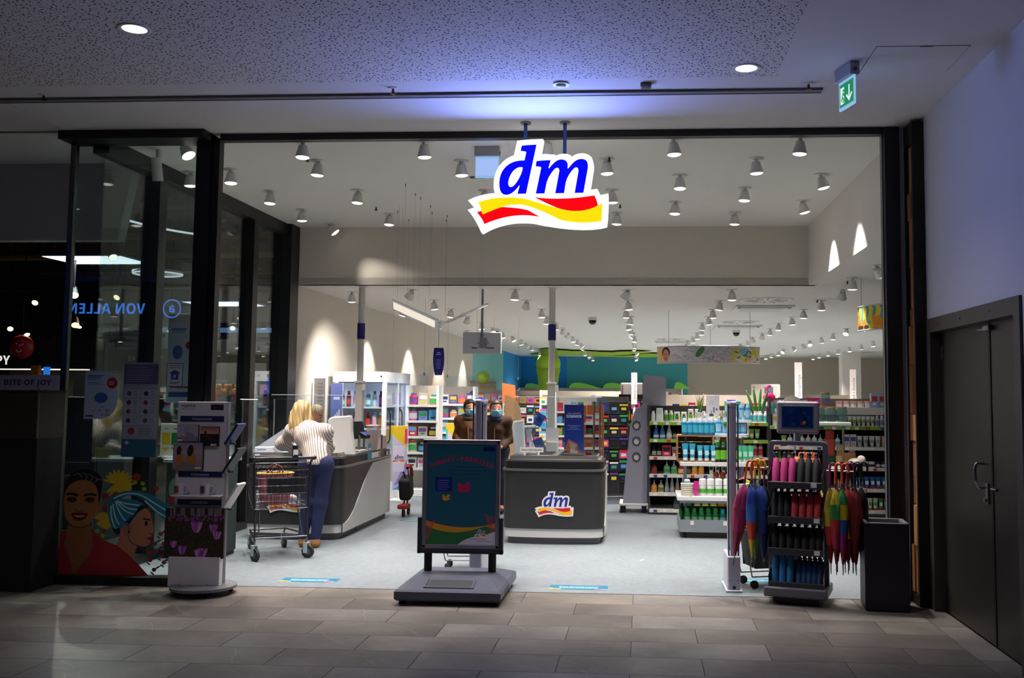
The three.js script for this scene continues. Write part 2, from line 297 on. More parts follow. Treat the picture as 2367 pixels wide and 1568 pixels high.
// shop front frame
{
  const f = struct('trim_2');
  P('head_rail', X(-3.72, 2.02, 3.86, YC, ZF - 0.06, ZF + 0.03), black, f);
  P('post', X(2.025, 2.147, 0, YC, ZF - 0.12, ZF + 0.04), black, f);
  P('guide_strip', X(2.014, 2.026, 0, 3.9, ZF - 0.05, ZF - 0.02), steel, f);
  P('post', X(-3.915, -3.79, 0, YC, ZF - 0.14, ZF + 0.06), black, f);
  P('post', X(-3.76, -3.72, 0, 3.88, ZF - 0.06, ZF + 0.03), black, f);
  P('guide_strip', X(-3.79, -3.76, 0, 3.88, ZF - 0.05, ZF + 0.0), m(0x6d6a6c, 0.3, 0.8), f);
  P('head_rail', X(-5.1, -3.79, 3.845, YC, ZF - 0.08, ZF + 0.2), black, f);
  P('bottom_rail', X(-5.08, -3.9, 0, 0.07, ZF - 0.05, ZF + 0.1), black, f);
  P('corner_post', R(0.055, 3.84, 0.055, -5.06, 1.925, ZF, 0.01), m(0x6b6762, 0.28, 1), f);
}
const win1 = struct('window_1'); P('pane', B(1.13, 3.78, 0.004, -4.475, 1.955, ZF), paneMat, win1);
{ // glazed side of the shop towards the food hall
  const w = struct('window_2'); const Z = [-8.3, -9.3, -10.5, -11.66, -12.98];
  P('head_rail', X(-4.93, -4.78, 3.78, YC, -13.0, -8.3), black, w); P('bottom_rail', X(-4.93, -4.78, 0, 0.09, -13.0, -8.3), black, w);
  for (const z of [-9.3, -10.5, -11.66]) P('mullion', X(-4.94, -4.77, 0.09, 3.78, z - 0.075, z + 0.075), black, w);
  P('mullion', X(-4.96, -4.72, 0, YC, -13.02, -12.72), black, w);
  for (let i = 0; i < 4; i++) P('pane', X(-4.861, -4.849, 0.09, 3.78, Z[i + 1] + 0.07, Z[i] - 0.07), paneMat, w);
}
// bulkhead of the neighbouring market, seen left of and through the glass
struct('wall_bulkhead', EX(poly([[-16, 3.146], [-5.2, 3.146], [-5.03, 4.09], [-16, 4.09]]), 0.14).translate(0, 0, -9.39), m(0xb4b0b2, 0.9));

// ---------------------------------------------------------------- lamps
const lampWhite = m(0xd7d6d2, 0.5), lampFace = glow(0xfff4e6, 2.6);
const lampProto = {};
function lampParts(o, tilt, yaw) {
  P('mounting_plate', C(0.075, 0.075, 0.008, 0, -0.004, 0, 20), lampWhite, o);
  const h = P('housing', [L([[0, 0], [0.038, 0], [0.042, -0.015], [0.066, -0.108], [0.064, -0.111], [0.054, -0.104]], 20), C(0.018, 0.018, 0.05, 0, 0.02, 0, 8)], lampWhite, o);
  h.position.y = -0.035; h.rotation.set(tilt * Math.cos(yaw), 0, tilt * Math.sin(yaw));
  P('lens', S(0.061, 0, -0.107, 0, 1, 0.3, 1, 18), lampFace, h);
  return h;
}
function spotLamp(x, y, z, tilt, yaw, power, label, group, cone = 0.72, warm = 0xfff6ee) {
  const o = thing('ceiling_spotlight', label, 'spotlight', [x, y, z], 0, group), h = lampParts(o, tilt, yaw);
  const s = new THREE.SpotLight(warm, power, 0, cone, cone < 0.65 ? 0.25 : 0.6, 2); s.name = 'beam'; s.position.set(0, -0.14, 0); s.target.position.set(0, -1.5, 0); s.castShadow = true; s.shadow.radius = 3; h.add(s, s.target); return o;
}
const front = [[-4.2, 9.55], [-4.2, 10.61], [-4.22, 11.69], [-3.08, 8.51], [-3.18, 9.22], [-3.19, 10.6], [-3.2, 12.01], [-1.97, 8.53], [-1.77, 9.27], [-1.76, 10.64], [-0.85, 8.51], [-0.35, 9.24], [-0.34, 10.65], [-0.32, 12.02], [0.27, 8.52], [0.38, 9.95], [0.38, 11.35], [1.38, 8.53], [1.08, 9.27], [1.82, 9.97], [1.11, 10.59], [1.85, 11.32], [1.14, 12.06]];
const nth = (i) => ['first', 'second', 'third', 'fourth', 'fifth', 'sixth', 'seventh', 'eighth', 'ninth', 'tenth', 'eleventh', 'twelfth', 'thirteenth', 'fourteenth', 'fifteenth', 'sixteenth', 'seventeenth', 'eighteenth', 'nineteenth', 'twentieth'][i];
{ const bands = [[-4.3, -4], [-3.3, -3], [-2, -1.7], [-0.9, -0.8], [-0.4, -0.3], [0.2, 0.4], [1, 1.2], [1.3, 1.4], [1.8, 1.9]], where = ['along the glazed side', 'in the second row from the glazed side', 'in the row over the poster stand', 'just behind the letter sign', 'in the row right behind the letter sign', 'in the row over the entrance middle', 'in the row over the promotion table', 'by the head rail over the umbrella rack', 'along the side soffit'];
  bands.forEach(([a, b], k) => { const row = front.filter(([x]) => x >= a && x <= b).sort((p, q) => p[1] - q[1]); row.forEach(([x, z], i) => spotLamp(x, YC, -z, k === 8 ? 0.24 : 0.06, k === 8 ? 1.57 : rr(0, 6), POWER.shop, 'white cone spotlight ' + where[k] + (row.length > 1 ? ', ' + nth(i) + ' from the shop front' : ''), 'spotlights of the high front ceiling', k === 8 ? 0.5 : 0.72)); }); }
spotLamp(-4.2, YC, -12.73, 0.7, 1.43, POWER.shop * 0.16, 'white ceiling spotlight tilted to shine at the soffit, next to the black window frame', null, 0.5);
spotLamp(-4.19, YC, -8.5, 0.6, 1.9, POWER.shop, 'tilted white ceiling spotlight with a bright face seen through the upper glass pane');
spotLamp(-4.68, YC, -9.66, 0.05, 1, POWER.shop, 'white ceiling spotlight half hidden by the black post of the glass pane');
const colX = [-3.3, -1.77, -0.24, 1.25, 2.78, 4.45, 6.1];
for (const [c, x] of colX.entries()) for (let k = 0; k < 15; k++) {
  const z = -13.6 - k * 1.57; const seen = x + 0.0 < -z * 0.29;
  if (!seen) continue;
  const tilt = rnd() < 0.45 ? rr(0.5, 0.8) : rr(0.02, 0.2), yaw = k < 4 ? rr(-1.5, 1.5) : c === 0 ? rr(0.3, 2.8) : rr(0, 6.28);
  spotLamp(x + rr(-0.05, 0.05), z < -30 && x < 2.5 ? YS - 0.09 : YS, z, tilt, yaw, POWER.deep * (k > 6 ? 1.3 : 1), 'small rear ceiling spotlight in the ' + nth(c) + ' row from the beige wall, ' + nth(k) + ' from the soffit', 'spotlights of the low rear ceiling');
}
for (const [x, z, t, y2] of [[2.6, -12.21, 0.1, 0], [2.61, -11.04, 0.7, 1.2], [-4.25, -13.94, 0.1, 0], [-4.1, -16.5, 0.35, -1.57], [-4.1, -19.5, 0.35, -1.57], [-4.1, -22.5, 0.35, -1.57], [-4.1, -25.5, 0.35, -1.57]])
  spotLamp(x, YS, z, t, y2, POWER.deep * (x < 0 ? 0.4 : 0.12), x < 0 ? 'small spotlight on the low ceiling lighting the beige wall, ' + nth(Math.round((-z - 13.9) / 3)) + ' from the soffit' : z < -12 ? 'small white spotlight under the low side ceiling below a sprinkler' : 'tilted grey spotlight on the low side ceiling by the black post', x < 0 ? 'wall washing spotlights' : 'side bay spotlights', 0.6);
// recessed downlights of the mall
function downlight(x, z, label) {
  const o = thing('downlight', label, 'downlight', [x, YC, z]);
  P('rim', L([[0.075, 0], [0.1, 0], [0.1, -0.004], [0.09, -0.007], [0.075, -0.003]], 28), lampWhite, o);
  P('diffuser', C(0.076, 0.076, 0.003, 0, -0.001, 0, 28), glow(0xfdfbff, 2.2), o);
  const s = new THREE.SpotLight(0xfff3e6, POWER.mall, 0, 1.05, 0.9, 2); s.position.set(0, -0.03, 0); s.target.position.set(0, -2, 0); s.castShadow = true; s.shadow.radius = 3; o.add(s, s.target);
}
downlight(-3.188, -5.761, 'round recessed downlight in the perforated ceiling towards the dark market side');
downlight(0.714, -6.669, 'round recessed downlight in the perforated ceiling near the exit sign');
[[-7.1, -4.9, 'beyond the market corner'], [-3.2, -1.9, 'just ahead of the camera'], [-7.1, -1, 'over the market side walkway']].forEach(([x, z, w]) => downlight(x, z, 'round recessed downlight in the mall ceiling outside the picture, ' + w));
// ---------------------------------------------------------------- illuminated emblem over the entrance
{
  const s = thing('illuminated_sign', 'glowing white, blue, yellow and red letter sign hanging over the entrance', 'sign', [-0.865, 3.369, -8.0]);
  logoParts(s, 1.168, 0.1, glow(0xffffff, 1.5), glow(0x0000ff, 1.0), glow(0xffe600, 1.0), glow(0xff0008, 1.0));
  s.children[0].name = 'light_box';
  const rods = m(0x35496e, 0.4, 0.4);
  for (const x of [-0.115, 0.215]) { P('hanging_rod', X(x - 0.014, x + 0.014, x < 0 ? 0.2 : 0.15, 0.55, 0.03, 0.058), rods, s); P('ceiling_plate', C(0.045, 0.045, 0.014, x, 0.544, 0.044, 20), steel, s); }
  const l = new THREE.RectAreaLight(0x7c96ff, POWER.sign, 1.0, 0.55); l.position.set(-0.865, 3.34, -7.86); l.lookAt(-0.865, 3.34, 0); scene.add(l);
}
function exitSign(name, label, pos, turn, face) {
  const s = thing(name, label, 'exit sign', pos, turn);
  P('housing', [R(0.23, 0.09, 0.07, 0, -0.045, 0, 0.006)], m(0x9a9aa2, 0.4, 0.3), s);
  P('sensor', C(0.014, 0.014, 0.006, 0.118, -0.055, 0, 12, { rz: Math.PI / 2 }), m(0x4a2f33, 0.4), s);
  const pl = P('light_panel', B(0.22, 0.2, 0.012, 0, -0.19, 0), glow(0x9fd0ff, 0.75), s);
  P('pictogram', sheet(0.2, 0.16), m(0x000000, 0.5, 0, { emissive: new THREE.Color(0xffffff), emissiveMap: face, emissiveIntensity: 0.9 }), pl).position.set(0, -0.19, 0.0065);
  const q = P('pictogram', sheet(0.2, 0.16), m(0x000000, 0.5, 0, { emissive: new THREE.Color(0xffffff), emissiveMap: face, emissiveIntensity: 0.9 }), pl); q.position.set(0, -0.19, -0.0065); q.rotation.y = Math.PI;
  const l = new THREE.PointLight(0x6f9dff, 0.06); l.position.set(0, -0.33, 0); l.castShadow = true; s.add(l);
}
const exitTex = canvas(256, 205, (g, w, h) => { g.fillStyle = '#0f8a55'; g.fillRect(0, 0, w, h); g.fillStyle = '#e8fff4'; g.fillRect(14, 30, 70, 150); g.fillStyle = '#0f8a55'; g.beginPath(); g.arc(70, 62, 13, 0, 7); g.fill(); g.lineWidth = 16; g.strokeStyle = '#0f8a55'; g.beginPath(); g.moveTo(66, 78); g.lineTo(52, 118); g.lineTo(72, 140); g.lineTo(62, 172); g.moveTo(52, 118); g.lineTo(28, 150); g.moveTo(64, 86); g.lineTo(86, 108); g.stroke(); g.strokeStyle = '#e8fff4'; g.lineWidth = 22; g.beginPath(); g.moveTo(175, 35); g.lineTo(175, 165); g.moveTo(125, 115); g.lineTo(175, 168); g.lineTo(225, 115); g.stroke(); });
const blankTex = canvas(64, 64, (g) => { g.fillStyle = '#a9c6ff'; g.fillRect(0, 0, 64, 64); });
exitSign('exit_sign', 'green and white running man exit sign hanging from the mall ceiling', [1.4, YC, -6.66], -1.3, exitTex);
exitSign('exit_sign', 'pale blue glowing exit sign seen from behind beside the big letter sign', [-1.43, YC, -8.75], 0, blankTex);
// ceiling small fittings
function sprinkler(x, y, z, label, group) { const s = thing('sprinkler', label, 'sprinkler', [x, y, z], 0, group); P('rosette', C(0.035, 0.035, 0.006, 0, -0.003, 0, 14), lampWhite, s); P('head', [C(0.008, 0.012, 0.035, 0, -0.024, 0, 8), C(0.02, 0.02, 0.004, 0, -0.045, 0, 12)], m(0x4a2a22, 0.4, 0.5), s); }
for (const [x, z] of [[-3.23, -9.06], [-3.25, -11.56], [-0.32, -9.15], [-0.27, -11.48]]) sprinkler(x, YC, z, 'tiny dark sprinkler head in the high ceiling ' + (x < -1 ? 'over the trolley side' : 'right of the letter sign') + (z > -10 ? ', nearer the front' : ', nearer the soffit'), 'sprinklers of the high ceiling');
for (const [x, z] of [[-4.6, -7.05], [-1.86, -7.0], [1.2, -7.02]]) sprinkler(x, YC, z, 'small sprinkler head beside the long mall ceiling slot, ' + (x < -4 ? 'above the market corner' : x < 0 ? 'left of the blue glow' : 'at the slot end'), 'sprinklers along the mall slot');
for (const [x, z] of [[2.6, -12.5], [2.66, -15.0]]) sprinkler(x, YS, z, 'small sprinkler head on the low side ceiling, ' + (z > -14 ? 'nearer' : 'farther'), 'sprinklers of the low ceiling');
{
  const s = thing('smoke_detector', 'shallow round white detector on the mall ceiling in front of the letter sign', 'detector', [-0.6, YC, -6.95]); P('base', C(0.055, 0.06, 0.012, 0, -0.006, 0, 20), lampWhite, s); P('head', S(0.04, 0, -0.012, 0, 1, 0.5, 1), lampWhite, s);
  const k = thing('ceiling_loudspeaker', 'small flat grey box on the mall ceiling beside the slot', 'loudspeaker', [0.02, YC, -6.98]); P('case', R(0.08, 0.03, 0.07, 0, -0.015, 0, 0.006), m(0x77757a, 0.6), k); P('grille', B(0.06, 0.002, 0.05, 0, -0.031, 0), darkGrey, k);
  const g = thing('ceiling_vent', 'short dark slot vent in the high ceiling left of the letter sign', 'vent', [-1.73, YC, -9.97]); P('frame', R(0.16, 0.014, 0.05, 0, -0.007, 0, 0.003), grey, g); P('slot', B(0.14, 0.003, 0.02, 0, -0.015, 0), black, g);
}
for (const [k, [x, z]] of [[-3.32, -21.9], [-0.95, -18.5], [2.1, -22]].entries()) {
  const d = thing('dome_camera', ['black dome camera on the low ceiling near the hanging television', 'small black dome camera on the low ceiling between spotlight rows', 'black dome camera above the curved picture banner'][k], 'camera', [x, YS, z]);
  P('base', C(0.09, 0.09, 0.06, 0, -0.03, 0, 18), lampWhite, d); P('dome', S(0.075, 0, -0.07, 0, 1, 1, 1), m(0x0a0a0a, 0.15), d);
}
{ const c = thing('surveillance_camera', 'white tube camera hanging from the ceiling behind the upper glass pane', 'camera', [-4.55, YC, -8.75]); P('bracket', C(0.03, 0.03, 0.1, 0, -0.05, 0, 10), lampWhite, c); P('body', C(0.045, 0.05, 0.22, 0, -0.19, 0.03, 14, { rx: 0.25 }), lampWhite, c); }
for (const [k, [x, z]] of [[2.0, -16.4], [2.02, -20.9], [0.8, -27]].entries()) {
  const a = thing('ceiling_air_unit', ['nearest square air conditioning cassette with a dark slot in the low ceiling', 'second air conditioning cassette with a dark slot in the low ceiling', 'farthest air conditioning cassette above the curved banner'][k], 'air conditioner', [x, YS, z]);
  P('fascia', R(0.95, 0.03, 0.95, 0, -0.015, 0, 0.01), lampWhite, a); P('slot', [R(0.86, 0.006, 0.05, 0, -0.032, 0.4, 0.002), R(0.05, 0.006, 0.2, -0.41, -0.032, 0.3, 0.002), R(0.05, 0.006, 0.2, 0.41, -0.032, 0.3, 0.002)], m(0x3a2c22, 0.6), a); P('grille', R(0.7, 0.006, 0.6, 0, -0.033, -0.08, 0.004), m(0xcfc9c2, 0.6), a);
  const v = thing('swirl_diffuser', ['round slatted air diffuser before the nearest air cassette', 'round slatted air diffuser before the second air cassette', 'round slatted air diffuser before the farthest air cassette'][k], 'vent', [x - 0.1, YS, z + 1.3]);
  P('plate', C(0.42, 0.42, 0.01, 0, -0.005, 0, 28), lampWhite, v);
  for (let i = 0; i < 12; i++) P('slot', B(0.2, 0.004, 0.02, 0.24, 0, 0).rotateY(i * Math.PI / 6).translate(0, -0.012, 0), m(0x8f8478, 0.7), v);
}
// ---------------------------------------------------------------- photo display stand
{
  const o = thing('photo_display_stand', 'white photo print display board on a round wheeled foot by the glass', 'display stand', [-3.665, 0, -7.97]);
  const bd = m(0xd9d6dc, 0.5);
  P('board', R(0.43, 1.5, 0.055, 0, 0.815, 0, 0.004), bd, o); P('edge_strip', X(0.2155, 0.2185, 0.07, 1.565, -0.0275, 0.0275), m(0x6d6b70, 0.5), o);
  P('foot_box', R(0.435, 0.24, 0.12, 0.0, 0.175, 0.03, 0.006), bd, o);
  for (const x of [-0.12, 0.12]) P('screw', C(0.005, 0.005, 0.004, x, 0.075, 0.091, 8, { rx: Math.PI / 2 }), grey, o);
  P('foot_plate', [C(0.262, 0.262, 0.022, 0.075, 0.058, 0.06, 40)], m(0x6e6d73, 0.5), o);
  for (let i = 0; i < 4; i++) { const a = 0.5 + i * Math.PI / 2; const w = P('caster', C(0.022, 0.022, 0.02, 0.075 + Math.sin(a) * 0.21, 0.024, 0.06 + Math.cos(a) * 0.21, 14, { rz: Math.PI / 2, ry: a }), rubber, o); }
  const strip = (t, y) => { const b = P('title_strip', R(0.375, 0.046, 0.006, 0, y, 0.031, 0.003), m(0x14204a, 0.5), o); P('lettering', sheet(0.37, 0.042), print(canvas(512, 58, (g, w, h) => { g.fillStyle = '#16234f'; g.fillRect(0, 0, w, h); text(g, t, w / 2, h / 2 + 2, 40, '#aab4d8', { bold: true }); })), b).position.set(0, y, 0.0345); };
  strip('Fotopaneele', 1.425); strip('Fototassen', 0.965); strip('Leinwände', 0.735);
  const hd = P('header', sheet(0.4, 0.08), print(canvas(512, 102, (g, w, h) => { g.fillStyle = '#d9d6dc'; g.fillRect(0, 0, w, h); text(g, 'FUJIFILM', 100, 38, 36, '#15151a', { bold: true, max: 165 }); text(g, 'Value from Innovation', 100, 70, 14, '#33333a', { bold: true }); g.fillStyle = '#12122a'; g.fillRect(345, 20, 140, 60); lines(g, 365, 44, 100, 2, 10, '#5a3340', 4); })), o); hd.position.set(0, 1.52, 0.0285);
  const photo = (name, tex, w, h, x, y, t = 0.022) => { const p = board(name, tex, w, h, t, o, m(0x17161a, 0.5), 0.35); p.position.set(x, y, 0.028 + t / 2); };
  const baby = canvas(256, 170, (g, w, h) => { g.fillStyle = '#a8a4b6'; g.fillRect(0, 0, w, h); g.fillStyle = '#8b7d8c'; g.fillRect(0, 120, w, 50); g.fillStyle = '#b98e7c'; g.beginPath(); g.ellipse(110, 72, 34, 32, 0, 0, 7); g.fill(); g.fillStyle = '#8f9bb5'; g.beginPath(); g.ellipse(110, 52, 38, 26, -0.2, 0, 7); g.fill(); g.fillStyle = '#8a8298'; g.beginPath(); g.ellipse(160, 115, 62, 36, 0.35, 0, 7); g.fill(); g.fillStyle = '#b8212f'; g.fillRect(4, 138, 60, 10); g.fillStyle = '#e5e3ea'; g.fillRect(4, 148, 60, 16); });
  const dusk = canvas(256, 256, (g, w, h) => { const q = g.createLinearGradient(0, 0, 0, 110); q.addColorStop(0, '#7a5a5c'); q.addColorStop(0.6, '#c98a6c'); q.addColorStop(1, '#d79a74'); g.fillStyle = q; g.fillRect(0, 0, w, 110); g.fillStyle = '#2a2028'; g.fillRect(0, 96, w, 160); g.fillStyle = '#241b22'; g.fillRect(60, 60, 26, 40); g.strokeStyle = '#453a44'; g.lineWidth = 4; for (let i = -3; i < 8; i++) { g.beginPath(); g.moveTo(90, 100); g.lineTo(i * 50 - 20, 256); g.stroke(); } g.fillStyle = '#eee'; g.fillRect(150, 226, 80, 22); });
  const beach = canvas(300, 270, (g, w, h) => { const q = g.createLinearGradient(0, 0, 0, h); q.addColorStop(0, '#8d8aa0'); q.addColorStop(0.35, '#a79aa6'); q.addColorStop(1, '#8a7c80'); g.fillStyle = q; g.fillRect(0, 0, w, h); for (const [x, s] of [[70, 0.9], [185, 1.15]]) { g.fillStyle = '#b7753e'; g.beginPath(); g.ellipse(x, 170, 42 * s, 75 * s, 0.1, 0, 7); g.fill(); g.beginPath(); g.ellipse(x + 8, 70, 20 * s, 26 * s, 0, 0, 7); g.fill(); g.fillStyle = '#3b2118'; g.beginPath(); g.ellipse(x - 10, 80, 26 * s, 50 * s, 0.15, 0, 7); g.fill(); } g.fillStyle = '#7f7c78'; g.beginPath(); g.moveTo(0, 270); g.lineTo(110, 190); g.lineTo(270, 240); g.lineTo(270, 270); g.fill(); g.fillStyle = '#eee'; g.fillRect(225, 240, 60, 20); g.fillStyle = '#b8212f'; g.fillRect(225, 236, 60, 6); });
  photo('photo_panel', baby, 0.18, 0.14, -0.11, 1.305); photo('photo_panel', dusk, 0.16, 0.165, 0.075, 1.28); photo('photo_panel', beach, 0.255, 0.225, -0.1, 1.115, 0.03);
  const mug = m(0xcfc9cf, 0.3);
  for (const x of [-0.155, 0.065]) { const g = P('mug', C(0.04, 0.04, 0.095, x, 0.845, 0.07, 20), mug, o); P('mug_handle', T([[x + 0.038, 0.875, 0.072], [x + 0.07, 0.872, 0.072], [x + 0.075, 0.845, 0.072], [x + 0.068, 0.818, 0.072], [x + 0.038, 0.815, 0.072]], 0.007, 20), mug, g); P('mug_picture', new THREE.CylinderGeometry(0.0405, 0.0405, 0.06, 14, 1, true, -0.9, 1.2).translate(x, 0.845, 0.07), m(x < 0 ? 0x8d4a44 : 0x6a4454, 0.5), g); }
  P('mug_shelf', R(0.4, 0.008, 0.1, 0, 0.793, 0.075, 0.002), bd, o);
  const crocus = canvas(512, 440, (g, w, h) => {
    g.fillStyle = '#2b2418'; g.fillRect(0, 0, w, h); for (let i = 0; i < 700; i++) { g.strokeStyle = pick(['#4a3f26', '#3a3a1c', '#5c4b2c', '#23190f', '#6b5a38']); g.lineWidth = rr(1, 4); const x = rr(0, w), y = rr(60, h); g.beginPath(); g.moveTo(x, y); g.lineTo(x + rr(-20, 20), y + rr(-30, 10)); g.stroke(); }
    g.fillStyle = '#6a6a72'; for (let i = 0; i < 14; i++) g.fillRect(rr(0, w), 0, rr(12, 36), 66);
    for (let i = 0; i < 90; i++) { g.fillStyle = pick(['#a3489f', '#8a3a92', '#b862b4', '#7a2f84']); const x = rr(0, w), y = rr(55, 110); g.beginPath(); g.ellipse(x, y, 5, 11, rr(-0.3, 0.3), 0, 7); g.fill(); }
    for (const [x, y, s] of [[275, 165, 1.6], [425, 175, 1.2], [80, 320, 1.0], [155, 370, 1.3], [330, 395, 1.5], [300, 400, 1.2], [455, 235, 1.2]]) for (let k = -2; k <= 2; k++) { g.fillStyle = pick(['#a94fae', '#c98acb', '#8f3c9c', '#b45fb8']); g.beginPath(); g.ellipse(x + k * 9 * s, y, 8 * s, 32 * s, k * 0.16, 0, 7); g.fill(); }
  });
  const cr = board('canvas_print', crocus, 0.5, 0.41, 0.03, o, m(0x2a2420, 0.7), 0.8); cr.position.set(-0.013, 0.487, 0.06);
  for (const [y, c, len] of [[1.3, 0x1b2a66, 0.2], [1.08, 0x2a2a2e, 0.24], [0.78, 0xd4d2cf, 0.26]]) { const b = P('side_sample', R(0.022, len, 0.17, 0, 0, 0, 0.004), m(c, 0.5), o); b.position.set(0.265, y, -0.02); b.rotation.z = -0.55; P('sample_bracket', B(0.06, 0.012, 0.02, 0.24, y - len * 0.4, -0.02), grey, o); }
}
// ---------------------------------------------------------------- poster stand
const posterTex = canvas(720, 1020, (g, w, h) => {
  g.fillStyle = '#256478'; g.fillRect(0, 0, w, h);
  g.fillStyle = '#1b2270'; g.fillRect(585, 28, 120, 46);
  arcText(g, 'Willkommen im', 350, 900, 790, -0.36, 0.06, 46, '#3f6e34');
  arcText(g, 'PUNKTE-PARADIES', 365, 900, 745, -0.43, 0.43, 66, '#d3204c');
  text(g, 'Sammeln Sie paradiesische', 420, 232, 28, '#0c2c44'); text(g, 'PAYBACK Punkte und machen Sie', 420, 268, 28, '#0c2c44'); text(g, 'mehr aus Ihrem Einkauf.', 420, 304, 28, '#0c2c44');
  g.fillStyle = '#1d2a86'; g.fillRect(92, 340, 175, 145); lines(g, 118, 372, 124, 5, 22, '#8f9ae0', 5);
  const fly = (x, y, s, c) => { g.fillStyle = c; for (const [dx, dy, a] of [[-26, -14, 0.6], [26, -22, -0.7], [-18, 20, 0.2], [22, 16, -0.3]]) { g.beginPath(); g.ellipse(x + dx * s, y + dy * s, 30 * s, 17 * s, a, 0, 7); g.fill(); } };
  fly(388, 445, 1.3, '#d8265a'); fly(205, 548, 0.8, '#eda32c');
  g.fillStyle = '#e8a02e'; g.beginPath(); g.moveTo(0, 778); g.bezierCurveTo(200, 840, 420, 880, 720, 800); g.lineTo(720, 1020); g.lineTo(0, 1020); g.fill();
  g.fillStyle = '#2f7a44'; g.beginPath(); g.moveTo(0, 830); g.bezierCurveTo(260, 950, 470, 880, 620, 830); g.lineTo(720, 860); g.lineTo(720, 1020); g.lineTo(0, 1020); g.fill();
  g.strokeStyle = '#d0365a'; g.lineWidth = 7; for (const [x, y, s] of [[660, 830, -1], [40, 900, 1]]) for (let i = 0; i < 9; i++) { g.beginPath(); g.moveTo(x - s * i * 8, y - 90 + i * 22); g.lineTo(x - s * i * 8 + s * 60, y - 130 + i * 22); g.moveTo(x - s * i * 8, y - 90 + i * 22); g.lineTo(x - s * i * 8 - s * 50, y - 110 + i * 22); g.stroke(); }
  g.fillStyle = '#e9e4ee'; g.beginPath(); g.moveTo(330, 1020); g.bezierCurveTo(430, 930, 560, 930, 620, 915); g.lineTo(720, 880); g.lineTo(720, 1020); g.fill();
  logoDraw(g, 565, 905, 125); text(g, 'HIER BIN ICH MENSCH', 545, 962, 17, '#55506a'); text(g, 'HIER KAUF ICH EIN', 600, 984, 17, '#55506a');
});
{
  const o = thing('poster_stand', 'framed PUNKTE-PARADIES poster on a heavy grey plastic foot at the entrance', 'poster stand', [-1.51, 0, -8.15]);
  const pl = m(0x4b4e5e, 0.4), alu = m(0x9a98a4, 0.35, 0.7);
  // foot: a hollow-moulded slab with sloping sides and a sunken tray
  const foot = new THREE.BufferGeometry();
  { const a = 0.345, b = 0.5, c = 0.33, ring = (x, z, y) => [[-x, y, z], [x, y, z], [x, y, -z], [-x, y, -z]]; const lv = [ring(0.4, 0.46, 0.035), ring(0.42, 0.47, 0.05), ring(0.42, 0.47, 0.105), ring(0.405, 0.455, 0.12), ring(0.3, 0.24, 0.175), ring(0.29, 0.23, 0.178)]; const v = [], ix = []; lv.forEach((r) => r.forEach((p) => v.push(...p))); for (let i = 0; i < lv.length - 1; i++) for (let k = 0; k < 4; k++) { const p = i * 4 + k, q = i * 4 + (k + 1) % 4; ix.push(p, q, q + 4, p, q + 4, p + 4); } const t = (lv.length - 1) * 4; ix.push(t, t + 1, t + 2, t, t + 2, t + 3, 0, 2, 1, 0, 3, 2); foot.setAttribute('position', new THREE.Float32BufferAttribute(v, 3)); foot.setIndex(ix); }
  let fg = foot.toNonIndexed(); fg.computeVertexNormals(); fg.setAttribute('uv', new THREE.Float32BufferAttribute(new Float32Array(fg.attributes.position.count * 2), 2));
  const f = P('foot', fg, pl, o); f.position.z = 0.06;
  P('foot_tray', [R(0.34, 0.006, 0.13, 0, 0.1495, 0.405, 0.002, { rx: 0.252 })], m(0x24262f, 0.5), o); P('tray_lip', [R(0.4, 0.012, 0.014, 0, 0.132, 0.477, 0.004), R(0.014, 0.012, 0.15, -0.19, 0.152, 0.405, 0.004, { rx: 0.252 }), R(0.014, 0.012, 0.15, 0.19, 0.152, 0.405, 0.004, { rx: 0.252 })], pl, o);
  for (const x of [-0.37, 0.37]) for (const z of [-0.3, 0.45]) P('foot_pad', C(0.03, 0.03, 0.036, x, 0.018, z, 12), rubber, o);
  for (const z of [0.28, 0.18, 0.08]) P('foot_notch', R(0.02, 0.05, 0.05, 0.412, 0.075, z, 0.006), m(0x22232a, 0.6), o);
  for (const x of [-0.27, 0.27]) P('spring_post', C(0.033, 0.033, 0.15, x, 0.25, 0, 16), rubber, o);
  P('carrier', [R(0.72, 0.035, 0.05, 0, 0.34, 0, 0.006), R(0.03, 0.3, 0.05, -0.345, 0.47, 0, 0.006), R(0.03, 0.3, 0.05, 0.345, 0.47, 0, 0.006)], m(0x3c3c44, 0.45, 0.4), o);
  const bar = (w, h, x, y) => R(w, h, 0.03, x, y, 0.0, 0.007);
  P('frame', [bar(0.655, 0.036, 0, 1.247), bar(0.655, 0.036, 0, 0.377), bar(0.036, 0.9, -0.31, 0.812), bar(0.036, 0.9, 0.31, 0.812)], alu, o);
  P('back_panel', B(0.6, 0.85, 0.012, 0, 0.812, 0), m(0x15151a, 0.6), o);
  const ps = P('poster', sheet(0.588, 0.836), print(posterTex, 0.3), o); ps.position.set(0, 0.812, 0.007);
}
